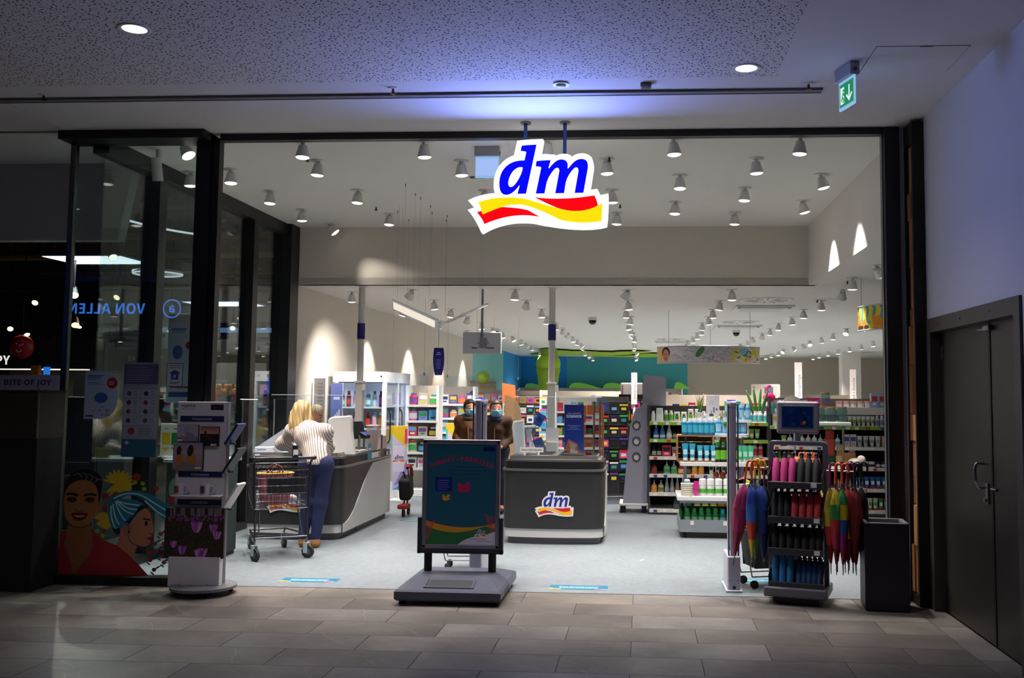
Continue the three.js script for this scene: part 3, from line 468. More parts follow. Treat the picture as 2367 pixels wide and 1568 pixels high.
// ---------------------------------------------------------------- anti-theft gates
const gateMat = m(0xa9a9b8, 0.38, 0.2);
function gate(x, label) {
  const o = thing('security_gate', label, 'security gate', [x, 0, -8.6]);
  P('foot', [R(0.11, 0.3, 0.4, 0, 0.15, 0, 0.015), R(0.14, 0.02, 0.44, 0, 0.01, 0, 0.006)], m(0xb9b9c6, 0.4), o);
  for (const z of [-0.16, 0.16]) P('upright', [R(0.05, 1.3, 0.05, 0, 0.94, z, 0.016)], gateMat, o);
  P('side_rib', [R(0.012, 1.28, 0.03, -0.04, 0.94, 0.165, 0.004), R(0.012, 1.28, 0.03, 0.04, 0.94, 0.165, 0.004)], m(0x55556a, 0.4, 0.3), o);
  P('antenna_panel', R(0.022, 1.2, 0.28, 0, 0.94, 0, 0.006), m(0x6a6a76, 0.3), o);
  P('head_cap', R(0.062, 0.05, 0.4, 0, 1.58, 0, 0.02), gateMat, o); P('status_light', R(0.05, 0.01, 0.3, 0, 1.61, 0, 0.004), glow(0x6a5cff, 0.8), o);
  for (const s of [-1, 1]) P('screw', C(0.006, 0.006, 0.004, s * 0.035, 0.1, 0.201, 8, { rx: Math.PI / 2 }), grey, o);
  P('cable_hole', C(0.014, 0.014, 0.004, 0, 0.045, 0.222, 12, { rx: Math.PI / 2 }), black, o);
}
gate(0.775, 'slim grey anti-theft gate next to the umbrella rack'); gate(-1.425, 'slim grey anti-theft gate behind the poster stand');
// ---------------------------------------------------------------- waste bin
{
  const o = thing('waste_bin', 'square anthracite metal bin with an open silver rim beside the black post', 'bin', [1.905, 0, -7.93], -0.1);
  const b = m(0x26242a, 0.5, 0.3), w = 0.32, h = 0.66;
  P('body', [B(w, h, 0.012, 0, h / 2 + 0.01, w / 2), B(w, h, 0.012, 0, h / 2 + 0.01, -w / 2), B(0.012, h, w, w / 2, h / 2 + 0.01, 0), B(0.012, h, w, -w / 2, h / 2 + 0.01, 0), B(w, 0.01, w, 0, 0.015, 0)], b, o);
  P('rim', [B(w + 0.014, 0.006, 0.03, 0, h + 0.013, w / 2 - 0.008), B(w + 0.014, 0.006, 0.03, 0, h + 0.013, -w / 2 + 0.008), B(0.03, 0.006, w, w / 2 - 0.008, h + 0.013, 0), B(0.03, 0.006, w, -w / 2 + 0.008, h + 0.013, 0)], m(0xb8b8be, 0.3, 0.7), o);
  P('liner', [B(w - 0.04, 0.4, 0.004, 0, h - 0.19, -w / 2 + 0.024), B(0.004, 0.4, w - 0.04, w / 2 - 0.024, h - 0.19, 0), B(0.004, 0.4, w - 0.04, -w / 2 + 0.024, h - 0.19, 0), B(w - 0.04, 0.4, 0.004, 0, h - 0.19, w / 2 - 0.024)], m(0x8b8b90, 0.4, 0.6), o);
}
// ---------------------------------------------------------------- floor stickers
const stickTex = canvas(512, 128, (g, w, h) => { g.fillStyle = '#0d6a88'; g.fillRect(0, 0, w, h); g.save(); g.translate(w / 2, h / 2); text(g, 'Bitte Abstand halten!', 0, -14, 34, '#d8eef4', { bold: true }); text(g, 'Gemeinsam schützen wir uns', 0, 22, 24, '#d8eef4', { bold: true }); g.restore(); const blob = (x, y, r, c) => { g.fillStyle = c; g.beginPath(); g.arc(x, y, r, 0, 7); g.fill(); }; blob(20, 118, 26, '#e8c84a'); blob(60, 124, 24, '#e99a3c'); blob(90, 130, 20, '#f0d060'); blob(430, 126, 24, '#c5478a'); blob(470, 120, 22, '#e06aa0'); blob(500, 124, 20, '#6fc0c8'); });
function sticker(x, z, label) { const o = one('floor_sticker', label, 'floor sticker', B(0.5, 0.0016, 0.17, 0, 0.0009, 0), m(0x0d6a88, 0.5), [x, 0, z]); const s = P('print', sheet(0.498, 0.168).rotateX(-Math.PI / 2), print(stickTex, 0.45), o); s.position.y = 0.0019; }
sticker(-2.92, -8.55, 'teal distance sticker on the shop floor in front of the shopping trolley'); sticker(-0.54, -8.47, 'teal distance sticker on the shop floor right of the poster stand'); sticker(-2.9, -12.6, 'teal distance sticker on the shop floor beside the staffed checkout'); sticker(0.98, -8.95, 'teal distance sticker on the shop floor behind the anti-theft gate by the umbrellas');
one('paper_scrap', 'crumpled white paper scrap lying on the pale shop floor', 'litter', [B(0.03, 0.004, 0.03, 0, 0.002, 0, { rz: 0.0, ry: 0.5 }), B(0.02, 0.004, 0.02, 0.01, 0.006, 0, { ry: 1 })], white, [0.0, 0, -9.9]);
// ---------------------------------------------------------------- umbrella rack
const UR = [1.263, 0, -8.1], UT = -0.29;
const toWorld = (lx, ly, lz) => [UR[0] + lx * Math.cos(UT) + lz * Math.sin(UT), ly, UR[2] - lx * Math.sin(UT) + lz * Math.cos(UT)];
{
  const o = thing('umbrella_rack', 'grey umbrella rack with four trays and a framed screen on top', 'display rack', UR, UT);
  const g1 = m(0x6d6d78, 0.45, 0.2), tray = m(0x3c3a3f, 0.45, 0.2);
  P('foot', R(0.5, 0.08, 0.42, 0.0, 0.1, 0, 0.018), g1, o); P('foot_pad', [B(0.36, 0.05, 0.3, 0, 0.035, 0), B(0.3, 0.012, 0.24, 0, 0.006, 0)], black, o);
  const fr = poly([[-0.235, 0.14], [-0.235, 1.24]]); const sh = new THREE.Shape();
  sh.moveTo(-0.24, 0.14); sh.lineTo(-0.24, 1.24); sh.quadraticCurveTo(-0.24, 1.285, -0.195, 1.285); sh.lineTo(0.195, 1.285); sh.quadraticCurveTo(0.24, 1.285, 0.24, 1.24); sh.lineTo(0.24, 0.14); sh.lineTo(0.2, 0.14); sh.lineTo(0.2, 1.23); sh.quadraticCurveTo(0.2, 1.25, 0.18, 1.25); sh.lineTo(-0.18, 1.25); sh.quadraticCurveTo(-0.2, 1.25, -0.2, 1.23); sh.lineTo(-0.2, 0.14);
  P('frame', EX(sh, 0.04, 0.006, 8).translate(0, 0, -0.06), m(0x6e6d7c, 0.45, 0.2), o);
  for (const y of [0.96, 0.685, 0.435, 0.17]) P('tray', [R(0.43, 0.055, 0.012, 0, y - 0.02, 0.17, 0.006), B(0.42, 0.006, 0.22, 0, y - 0.045, 0.06), B(0.42, 0.2, 0.004, 0, y + 0.05, -0.06, { rx: -0.1 }), R(0.004, 0.14, 0.2, -0.212, y + 0.02, 0.06, 0.002, { rx: 0.3 }), R(0.004, 0.14, 0.2, 0.212, y + 0.02, 0.06, 0.002, { rx: 0.3 })], tray, o);
  const sc = P('screen_case', R(0.345, 0.265, 0.04, 0.0, 1.475, -0.05, 0.03), m(0x8b8894, 0.5), o); P('screen_bezel', R(0.27, 0.19, 0.004, 0, 1.48, -0.028, 0.008), m(0x6d6a78, 0.5), sc);
  const tex = canvas(256, 180, (g, w, h) => { g.fillStyle = '#0a2a6a'; g.fillRect(0, 0, w, h); g.fillStyle = '#123c80'; for (let i = 0; i < 7; i++) g.fillRect(rr(0, w), rr(0, h), rr(20, 70), rr(8, 40)); g.fillStyle = '#08204e'; for (let i = 0; i < 6; i++) { g.save(); g.translate(rr(0, w), rr(0, h)); g.rotate(rr(-1, 1)); g.fillRect(0, 0, 14, 60); g.restore(); } g.fillStyle = '#a8742c'; g.beginPath(); g.ellipse(180, 138, 22, 13, -0.4, 0, 7); g.fill(); g.fillStyle = '#702025'; g.beginPath(); g.ellipse(158, 146, 12, 14, 0.3, 0, 7); g.fill(); });
  P('screen', sheet(0.25, 0.172), m(0x050810, 0.2, 0, { emissive: new THREE.Color(0xffffff), emissiveMap: tex, emissiveIntensity: 0.16 }), sc).position.set(0, 1.48, -0.0255);
  P('screen_post', X(-0.02, 0.02, 1.28, 1.35, -0.06, -0.035), g1, o);
  for (const [x, y] of [[0.15, 0.945], [0.17, 0.668], [0.17, 0.418]]) P('price_tag', B(0.045, 0.035, 0.002, x, y, 0.178), white, o);
  P('side_rail', [T([[-0.24, 1.06, 0.02], [-0.36, 1.06, 0.02]], 0.006), T([[-0.24, 1.06, -0.1], [-0.36, 1.06, -0.1]], 0.006), T([[0.24, 1.06, 0.1], [0.46, 1.06, 0.1]], 0.006), T([[0.24, 1.06, -0.1], [0.46, 1.06, -0.1]], 0.006)], steel, o);
}
function shortUmbrella(c, lx, y, label, group, len = 0.24, r = 0.027) {
  const o = thing('folding_umbrella', label, 'umbrella', toWorld(lx, y, 0.145), UT, group); const q = new THREE.Group(); q.name = 'roll'; o.rotation.x = 0;
  const a = P('cover', L([[0, 0], [r * 0.75, 0.004], [r, 0.03], [r * 1.08, len * 0.6], [r * 0.9, len * 0.97], [r * 0.4, len]], 12), m(c, 0.7), o); a.rotation.x = -0.38;
  P('handle', [C(0.014, 0.016, 0.035, 0, len + 0.014, 0, 10), S(0.018, 0, len + 0.035, 0)], m(0x121214, 0.35), a);
  P('wrist_loop', T([[0, len + 0.05, 0], [0.02, len + 0.075, 0.005], [0.03, len + 0.05, 0.01], [0.018, len + 0.02, 0.014]], 0.003, 12, 5), m(0x101012, 0.8), a);
}
[-0.16, -0.095, -0.03].forEach((x, i) => shortUmbrella(0xc0307e, x, 0.925, 'pink folding umbrella on the top tray of the umbrella rack, ' + nth(i) + ' from left', 'pink folding umbrellas'));
[0.04, 0.1, 0.16].forEach((x, i) => shortUmbrella(0x17181a, x, 0.925, 'black folding umbrella on the top tray beside the pink ones, ' + nth(i) + ' from left', 'black umbrellas on the top tray'));
[-0.17, -0.12, -0.07].forEach((x, i) => shortUmbrella(0x10151f, x, 0.65, 'dark navy folding umbrella on the second tray of the umbrella rack, ' + nth(i) + ' from left', 'navy folding umbrellas'));
[-0.01, 0.05, 0.11, 0.17].forEach((x, i) => shortUmbrella(0xb8323e, x, 0.65, 'red folding umbrella on the second tray of the umbrella rack, ' + nth(i) + ' from left', 'red folding umbrellas'));
[-0.17, -0.11, -0.05, 0.01, 0.07, 0.13, 0.18].forEach((x, i) => shortUmbrella(0x0d0d0e, x, 0.4, 'black folding umbrella on the third tray of the umbrella rack, ' + nth(i) + ' from left', 'black umbrellas on the third tray', 0.2));
[-0.17, -0.11, -0.05].forEach((x, i) => shortUmbrella(0x1a6fa8, x, 0.135, 'bright blue folding umbrella on the lowest tray of the umbrella rack, ' + nth(i) + ' from left', 'bright blue folding umbrellas', 0.26, 0.027));
[0.02, 0.06, 0.1, 0.14, 0.18].forEach((x, i) => shortUmbrella(0x1b4770, x, 0.135, 'dark blue folding umbrella on the lowest tray of the umbrella rack, ' + nth(i) + ' from left', 'dark blue folding umbrellas', 0.2, 0.021));
function longUmbrella(lx, lz, y, cols, handle, label, group, lean = 0, fat = 1) {      // hangs by its crook, tip down; cols: segments of the rolled canopy from the top
  const o = thing('crook_umbrella', label, 'umbrella', toWorld(lx, y, lz), UT, group); o.rotation.z = lean;
  P('crook', T([[0.05, -0.04, 0], [0.05, 0, 0], [0.035, 0.03, 0], [0.012, 0.03, 0], [0, 0, 0], [0, -0.13, 0]], 0.0095, 26, 8), handle, o);
  P('ferrule', C(0.011, 0.011, 0.03, 0, -0.14, 0, 10), chrome, o); P('shaft', C(0.005, 0.005, 0.68, 0, -0.45, 0, 6), steel, o);
  const prof = (t) => (0.008 + 0.046 * Math.sin(Math.PI * Math.pow(Math.min(1, t), 0.62)) * (1 - t * 0.35)) * fat;
  const n = cols.length; cols.forEach((c, i) => { const pr = []; for (let k = 0; k <= 4; k++) { const t = (i + k / 4) / n; pr.push([prof(t), -0.17 - t * 0.58]); } const g = L(pr.reverse(), 10); const p = g.attributes.position; for (let v = 0; v < p.count; v++) { const a = Math.atan2(p.getZ(v), p.getX(v)), k = 1 + 0.22 * Math.sin(a * 4 + p.getY(v) * 6); p.setX(v, p.getX(v) * k); p.setZ(v, p.getZ(v) * k); } g.computeVertexNormals(); P('canopy', g, m(c, 0.75), o); });
  P('tip', C(0.005, 0.003, 0.09, 0, -0.79, 0, 8), black, o); P('tie_band', C(0.026 * fat, 0.024 * fat, 0.02, 0, -0.48, 0, 12), m(cols[0], 0.7), o);
}
const hO = m(0xe8551e, 0.35), hY = m(0xc8b21c, 0.35), hP = m(0x8a1f5c, 0.35), hK = m(0x121214, 0.35);
longUmbrella(-0.4, 0.06, 1.09, [0x8e1c52, 0x8e1c52, 0x7c1646], hO, 'loosely rolled magenta crook umbrella on the outer end of the rack facing the gate', null, -0.14, 1.3);
longUmbrella(-0.355, 0.1, 1.09, [0x1a3a9a, 0x2c6ac0, 0xb8402c, 0xb8a824], hO, 'crook umbrella with colourful picture print and orange handle on the rack', null);
longUmbrella(-0.3, 0.06, 1.09, [0x173f8c, 0x16397c, 0x14306a], hY, 'blue crook umbrella with yellow handle hanging on the rack', null, 0.04, 1.35);
longUmbrella(-0.36, -0.08, 1.09, [0x141416, 0xb03020, 0xb0a020, 0x1a7a3c], hY, 'black crook umbrella with rainbow lower half hanging on the rack', null);
longUmbrella(-0.27, 0.0, 1.09, [0x1c1c28, 0x161624, 0x8a1c28], hP, 'dark crook umbrella with purple handle hanging beside the trays', null);
const rb = [0xb8a81a, 0x1e7a3a, 0xa8201e, 0xa01c3c, 0x7a1424];
longUmbrella(0.27, 0.12, 1.09, [0x96801a, 0xb8a81a, 0xa8201e, 0x8e1a28], hP, 'rainbow crook umbrella with purple handle next to the trays', null);
longUmbrella(0.315, 0.14, 1.09, rb, hO, 'rainbow crook umbrella with orange handle nearest the trays', null);
longUmbrella(0.365, 0.14, 1.09, [0x1e7a3a, 0xb8a81a, 0x1d4f9a, 0x8c1d6a, 0xa01c3c], hO, 'rainbow crook umbrella with orange handle and green shoulder', null);
longUmbrella(0.4, 0.08, 1.09, [0xa8201e, 0xb8a81a, 0x8c1420], hP, 'red and yellow crook umbrella with purple handle', null);
longUmbrella(0.43, 0.0, 1.09, [0xb81e18, 0xa81a18, 0x8c1418], hK, 'bright red crook umbrella with black handle and a blue hang tag', null, 0, 1.3);
longUmbrella(0.46, 0.1, 1.09, [0x7c1418, 0x761216, 0x6a1014], hK, 'dark red crook umbrella with black handle on the outer end', null, 0, 1.1);
for (let k = 0; k < 4; k++) longUmbrella(0.34 + k * 0.05, -0.1, 1.09, [0x101012, 0x101012, 0x131315], hK, 'black crook umbrella in the rear row of the rack, ' + nth(k) + ' from the trays', 'black crook umbrellas of the rear row', 0, 1.1);
for (let k = 0; k < 3; k++) longUmbrella(0.31 + k * 0.06, 0.02, 1.09, [0x7a1016, 0x8c141c, 0x86121a, 0x6c0e14], hK, 'deep red crook umbrella in the middle row of the rack, ' + nth(k) + ' from the trays', 'deep red crook umbrellas', 0, 1.15);
// ---------------------------------------------------------------- checkout counters
function planFront(w, depth, inset) {      // bowed front with rounded corners; shape y runs into the shop
  const a = w / 2 - inset, s = new THREE.Shape();
  s.moveTo(-a, depth); s.lineTo(-a, 0.2); s.bezierCurveTo(-a, 0.07, -a + 0.06, 0.03 + inset, -a + 0.18, 0.015 + inset);
  s.quadraticCurveTo(0, -0.035 + inset, a - 0.18, 0.015 + inset); s.bezierCurveTo(a - 0.06, 0.03 + inset, a, 0.07, a, 0.2); s.lineTo(a, depth); return s;
}
const up = (shape, y0, y1) => EX(shape, y1 - y0, 0, 14).rotateX(-Math.PI / 2).translate(0, y0, 0);
const antra = m(0x2b2a2c, 0.42), bandWhite = m(0xc9c8c6, 0.45), topSteel = m(0x9c9a96, 0.35, 0.75), beltMat = m(0x1b1b1d, 0.8);
function checkout(x, z, side, label) {
  const o = thing('checkout_counter', label, 'counter', [x, 0, z]), w = 1.13;
  const wx = side > 0 ? [-0.02, w / 2] : [-w / 2, 0.02];
  P('plinth', [up(planFront(w, 0.85, 0.05), 0, 0.075), X(wx[0] + 0.04, wx[1] - 0.04, 0, 0.075, -2.1, -0.8)], m(0x5c5b60, 0.5), o);
  P('lower_band', [up(planFront(w, 0.85, 0.012), 0.075, 0.19), X(wx[0] + 0.01, wx[1] - 0.012, 0.075, 0.19, -2.15, -0.85)], bandWhite, o);
  P('body', [up(planFront(w, 0.85, 0.0), 0.17, 0.8), X(wx[0], wx[1], 0.17, 0.8, -2.15, -0.84)], antra, o);
  P('bumper', [up(planFront(w, 0.85, -0.014), 0.8, 0.825), X(wx[1] - 0.05, wx[1] + 0.014, 0.8, 0.825, -2.15, -0.85)], m(0x8d8b88, 0.3, 0.7), o);
  P('upper_band', [up(planFront(w, 0.85, 0.008), 0.825, 0.905), X(wx[0], wx[1] - 0.008, 0.825, 0.905, -2.15, -0.84)], m(0x151517, 0.4), o);
  P('worktop', [up(planFront(w, 0.85, 0.04), 0.905, 0.925), X(wx[0] + 0.02, wx[1] - 0.04, 0.905, 0.925, -2.12, -0.84)], topSteel, o);
  P('belt', R(0.4, 0.006, 1.1, wx[0] + 0.27, 0.928, -1.5, 0.002), beltMat, o);
  P('tray_rim', [B(w - 0.16, 0.045, 0.014, 0, 0.945, -0.1), B(0.014, 0.045, 0.62, -w / 2 + 0.08, 0.945, -0.42), B(0.014, 0.045, 0.62, w / 2 - 0.08, 0.945, -0.42), B(0.012, 0.04, 0.6, 0.02, 0.942, -0.42)], m(0xb3b1ad, 0.3, 0.8), o);
  if (side > 0) {     // pale curved cheek on the aisle side
    const s = new THREE.Shape(); s.moveTo(0.12, 0.17); s.bezierCurveTo(0.6, 0.19, 0.75, 0.55, 1.3, 0.78); s.lineTo(2.15, 0.79); s.lineTo(2.15, 0.075); s.lineTo(0.12, 0.075);
    P('side_cheek', EX(s, 0.006, 0, 16).rotateY(Math.PI / 2).translate(w / 2 + 0.001, 0, 0), bandWhite, o);
  } else { const s = new THREE.Shape(); s.moveTo(0.2, 0.19); s.bezierCurveTo(0.35, 0.24, 0.4, 0.4, 0.42, 0.79); s.lineTo(0.85, 0.79); s.lineTo(0.85, 0.075); s.lineTo(0.2, 0.075); P('side_cheek', EX(s, 0.006, 0, 12).rotateY(Math.PI / 2).translate(w / 2 + 0.001, 0, 0), bandWhite, o); }
  const lg = new THREE.Group(); lg.name = 'emblem'; lg.position.set(side > 0 ? -0.05 : 0.02, 0.44, 0.015); o.add(lg);
  logoParts(lg, 0.43, 0.004, m(0xe6e5ea, 0.4), m(0x1b2a8c, 0.4), m(0xf0b80e, 0.4), m(0xcf1f2a, 0.4));
  return o;
}
checkout(-3.94, -10.82, 1, 'anthracite checkout counter with pale curved side where the shopper leans');
checkout(-0.985, -10.82, -1, 'unstaffed anthracite checkout counter with emblem right of the poster stand');
// acrylic screens of the counters
function screen(name, label, x0, x1, z, y0, y1, posts) {
  const o = thing(name, label, 'acrylic screen'); const n = 3;
  P('panel', X(x0, x1, y0, y1, z - 0.003, z + 0.003), acrylic, o);
  P('edge', X(x0, x1, y1 - 0.002, y1 + 0.005, z - 0.005, z + 0.005), m(0xdfe8ee, 0.2), o);
  for (const x of posts) P('clamp_post', [C(0.012, 0.012, y1 - y0 - 0.05, x, (y0 + y1) / 2 - 0.025, z + 0.012, 10), R(0.06, 0.012, 0.05, x, y0 + 0.006, z + 0.012, 0.003)], chrome, o);
}
screen('sneeze_guard', 'clear acrylic guard standing on the staffed checkout behind the shopper', -4.44, -3.42, -11.45, 0.926, 1.62, [-4.4]);
screen('sneeze_guard', 'clear acrylic guard with chrome posts on the unstaffed checkout', -1.5, -0.47, -11.4, 0.926, 1.62, [-0.56, -0.49]);
{ const o = thing('sneeze_guard', 'bulging clear acrylic hood at the window end of the staffed checkout', 'acrylic screen', [-4.42, 0.926, -11.0]);
  P('hood', new THREE.CylinderGeometry(0.34, 0.34, 0.62, 20, 1, true, 3.3, 1.5).translate(0.2, 0.33, 0.1), acrylic, o); P('top_edge', new THREE.TorusGeometry(0.34, 0.006, 6, 20, 1.5).rotateX(Math.PI / 2).rotateY(-1.66).translate(0.2, 0.64, 0.1), m(0xdfe8ee, 0.2), o);
  P('sloping_base', EX(poly([[0, 0], [0.0, 0.06], [0.36, 0.3], [0.36, 0]]), 0.02).translate(-0.08, 0, -0.1), m(0xaeb2ba, 0.4), o); }
const shell = m(0xd8d7d4, 0.35);
function shield(x, y, z, w, h, label) { const s = new THREE.Shape(); s.moveTo(0, 0); s.lineTo(-w * 0.25, h * 0.8); s.quadraticCurveTo(-w * 0.3, h * 0.93, 0, h * 0.97); s.lineTo(w * 0.75, h); s.quadraticCurveTo(w * 0.82, h * 0.98, w * 0.84, h * 0.6); s.lineTo(w, 0); const o = thing('till_shield', label, 'till shield', [x, y, z]); P('cover', EX(s, 0.06, 0.015, 8), shell, o); P('foot_strip', B(w, 0.012, 0.09, w / 2, 0.006, 0.03), grey, o); }
shield(-3.59, 0.926, -11.25, 0.26, 0.46, 'rounded white privacy shield on the staffed checkout'); shield(-1.5, 0.926, -11.55, 0.13, 0.42, 'rounded white privacy shield on the unstaffed checkout');
function cashPole(x, z, label) {
  const o = thing('cash_desk_pole', label, 'pole', [x, 0, z]);
  P('pole', C(0.045, 0.045, YS - 1.75, 0, (YS + 1.75) / 2, 0, 18), m(0xd8d4cc, 0.45), o); P('collar', C(0.065, 0.065, 0.02, 0, YS - 0.01, 0, 18), white, o); P('number_sleeve', C(0.054, 0.054, 0.22, 0, 2.5, 0, 18), m(0x191b6e, 0.5), o);
  P('cable_duct', R(0.1, 1.8, 0.09, 0.0, 0.9, 0, 0.008), m(0xd4cfc6, 0.45), o); P('duct_flange', R(0.13, 0.03, 0.12, 0, 1.8, 0, 0.006), white, o); P('switch_box', R(0.05, 0.09, 0.06, 0.07, 1.73, 0.03, 0.004), white, o);
}
cashPole(-3.88, -13.2, 'white pole with blue sleeve rising from the staffed checkout'); cashPole(-1.24, -13.3, 'white pole with blue sleeve rising from the unstaffed checkout');
// things on the staffed counter
{
  const t = thing('till_terminal', 'black till screen with card reader on the staffed checkout', 'till', [-3.52, 0.926, -12.0], -0.3);
  P('foot', R(0.16, 0.02, 0.16, 0, 0.01, 0, 0.005), white, t); P('arm', C(0.018, 0.02, 0.2, 0, 0.11, 0, 10), grey, t); P('screen', R(0.03, 0.22, 0.28, -0.03, 0.26, 0, 0.01, { rz: 0.25 }), black, t); const c = P('card_reader', R(0.12, 0.05, 0.09, 0.1, 0.2, 0.03, 0.014, { rz: -0.4 }), black, t); P('reader_display', B(0.06, 0.004, 0.05, 0.105, 0.228, 0.03, { rz: -0.4 }), glow(0x4a6cff, 0.8), c); P('scanner_cone', new THREE.ConeGeometry(0.05, 0.14, 4).translate(-0.08, 0.36, 0.06), white, t);
  const b = thing('collection_box', 'clear collection box with slot beside the till screen', 'box', [-3.46, 0.926, -12.42]); P('box', R(0.14, 0.3, 0.14, 0, 0.15, 0, 0.004), m(0xe4dede, 0.1, 0, { transmission: 0.7, thickness: 0 }), b); P('lid', R(0.15, 0.012, 0.15, 0, 0.306, 0, 0.003), white, b); P('leaflets', B(0.1, 0.2, 0.1, 0, 0.105, 0), m(0x7a3038, 0.7), b);
  const d = thing('cardboard_box', 'open pale cardboard box at the far end of the staffed checkout', 'box', [-3.5, 0.926, -12.75]); P('walls', [B(0.2, 0.16, 0.006, 0, 0.08, 0.1), B(0.2, 0.16, 0.006, 0, 0.08, -0.1), B(0.006, 0.16, 0.2, 0.1, 0.08, 0), B(0.006, 0.16, 0.2, -0.1, 0.08, 0)], m(0xcfc0a8, 0.8), d); P('rim', B(0.21, 0.006, 0.01, 0, 0.162, 0.105), m(0xd07a3c, 0.7), d);
  one('mug', 'white coffee mug next to the till shield', 'mug', [L([[0, 0], [0.035, 0], [0.04, 0.08], [0.036, 0.08], [0.032, 0.006], [0, 0.006]], 16)], white, [-3.62, 0.926, -11.75]);
  one('tissue_box', 'white and blue tissue box on the window end of the staffed checkout', 'box', R(0.2, 0.1, 0.12, 0, 0.05, 0, 0.006), print(canvas(128, 64, (g) => { g.fillStyle = '#d8dbe2'; g.fillRect(0, 0, 128, 64); g.fillStyle = '#3a62b0'; g.fillRect(0, 40, 128, 10); g.fillRect(20, 16, 60, 6); })), [-4.32, 0.926, -10.98], 0.2);
  const lf = thing('leaflet_holder', 'teal leaflet with white print hanging on the side of the staffed checkout', 'leaflet'); P('leaflet', R(0.004, 0.2, 0.13, -3.355, 0.93, -11.9, 0.001), m(0x1e8aa0, 0.5), lf); P('wing', B(0.004, 0.03, 0.1, -3.353, 0.96, -11.9), white, lf);
  const st = thing('price_strip', 'colour striped notice strip on the upper band of the staffed checkout', 'notice'); P('strip', B(0.004, 0.07, 0.42, -3.367, 0.87, -12.25), white, st); P('stripe', [B(0.005, 0.05, 0.05, -3.366, 0.87, -12.36)], m(0xe0a030, 0.5), st); P('stripe', [B(0.005, 0.05, 0.05, -3.366, 0.87, -12.42)], m(0xb03a6a, 0.5), st);
  one('notice_card', 'purple card standing on the edge of the staffed checkout', 'card', B(0.004, 0.18, 0.08, 0, 0.09, 0), m(0x4a2a80, 0.5), [-3.4, 0.926, -12.62]);
  one('price_card', 'small blank white card on the black band of the staffed checkout', 'card', B(0.004, 0.05, 0.07, 0, 0, 0), white, [-3.37, 0.86, -12.8]);
  one('document_sheet', 'pale blue paper lying under the shopper on the counter', 'paper', B(0.3, 0.002, 0.22, 0, 0.001, 0), m(0x8fb0e0, 0.6), [-3.95, 0.971, -11.0], 0.1);
}
// things on the unstaffed counter
{
  const t = thing('till_terminal', 'grey till with angled white screen arm on the unstaffed checkout', 'till', [-1.36, 0.926, -11.75]); P('foot', R(0.2, 0.02, 0.2, 0, 0.01, 0, 0.005), grey, t); P('arm', [B(0.05, 0.3, 0.06, 0.02, 0.16, 0, { rz: 0.25 })], white, t); P('screen', R(0.28, 0.03, 0.22, -0.06, 0.33, 0, 0.01, { rz: 0.05 }), m(0xb9b9b6, 0.4), t); P('keyboard', R(0.12, 0.16, 0.02, 0.13, 0.12, 0.05, 0.005, { rz: 0.4 }), m(0x2c3f6e, 0.4), t); const c = P('card_reader', R(0.1, 0.16, 0.03, 0.13, 0.42, 0.06, 0.012, { rz: -0.5 }), m(0x1c3fa0, 0.4), t); P('keypad', B(0.05, 0.05, 0.003, 0.13, 0.42, 0.077, { rz: -0.5 }), m(0x16204a, 0.4), c);
  const s = thing('closed_till_sign', 'long white Kasse nicht besetzt sign on the unstaffed checkout', 'sign', [-1.26, 0.926, -11.15], 0.02); const b = board('plate', canvas(512, 80, (g, w, h) => { g.fillStyle = '#e6e2dc'; g.fillRect(0, 0, w, h); text(g, 'Kasse nicht besetzt', w / 2, h / 2, 48, '#2a2a30', { bold: true }); }), 0.27, 0.055, 0.01, s, white); b.position.y = 0.09; P('stand', [B(0.02, 0.07, 0.03, -0.08, 0.035, 0), B(0.02, 0.07, 0.03, 0.08, 0.035, 0)], white, s);
  one('conveyor_flap', 'black rubber flap lying at the end of the unstaffed checkout', 'flap', EX(poly([[-0.17, 0], [-0.08, 0.05], [0.16, 0.045], [0.2, 0]]), 0.18, 0.008, 4), rubber, [-0.82, 0.927, -11.3]);
  one('card_terminal', 'small dark card terminal with blue end on the unstaffed checkout', 'card terminal', R(0.14, 0.035, 0.08, 0, 0.018, 0, 0.014), m(0x1a2638, 0.4), [-1.42, 0.926, -11.2], 0.2);
  one('paper_stack', 'flat stack of white paper in the tray of the unstaffed checkout', 'paper', B(0.24, 0.012, 0.16, 0, 0.006, 0), white, [-1.2, 0.926, -11.35], 0.1);
  const d = thing('document_holder', 'upright white brochure holder behind the unstaffed checkout pole', 'holder', [-1.14, 0.926, -12.4]); P('back', B(0.16, 0.3, 0.01, 0, 0.15, 0), white, d); P('pocket', B(0.14, 0.12, 0.05, 0, 0.06, 0.03), offWhite, d);
}
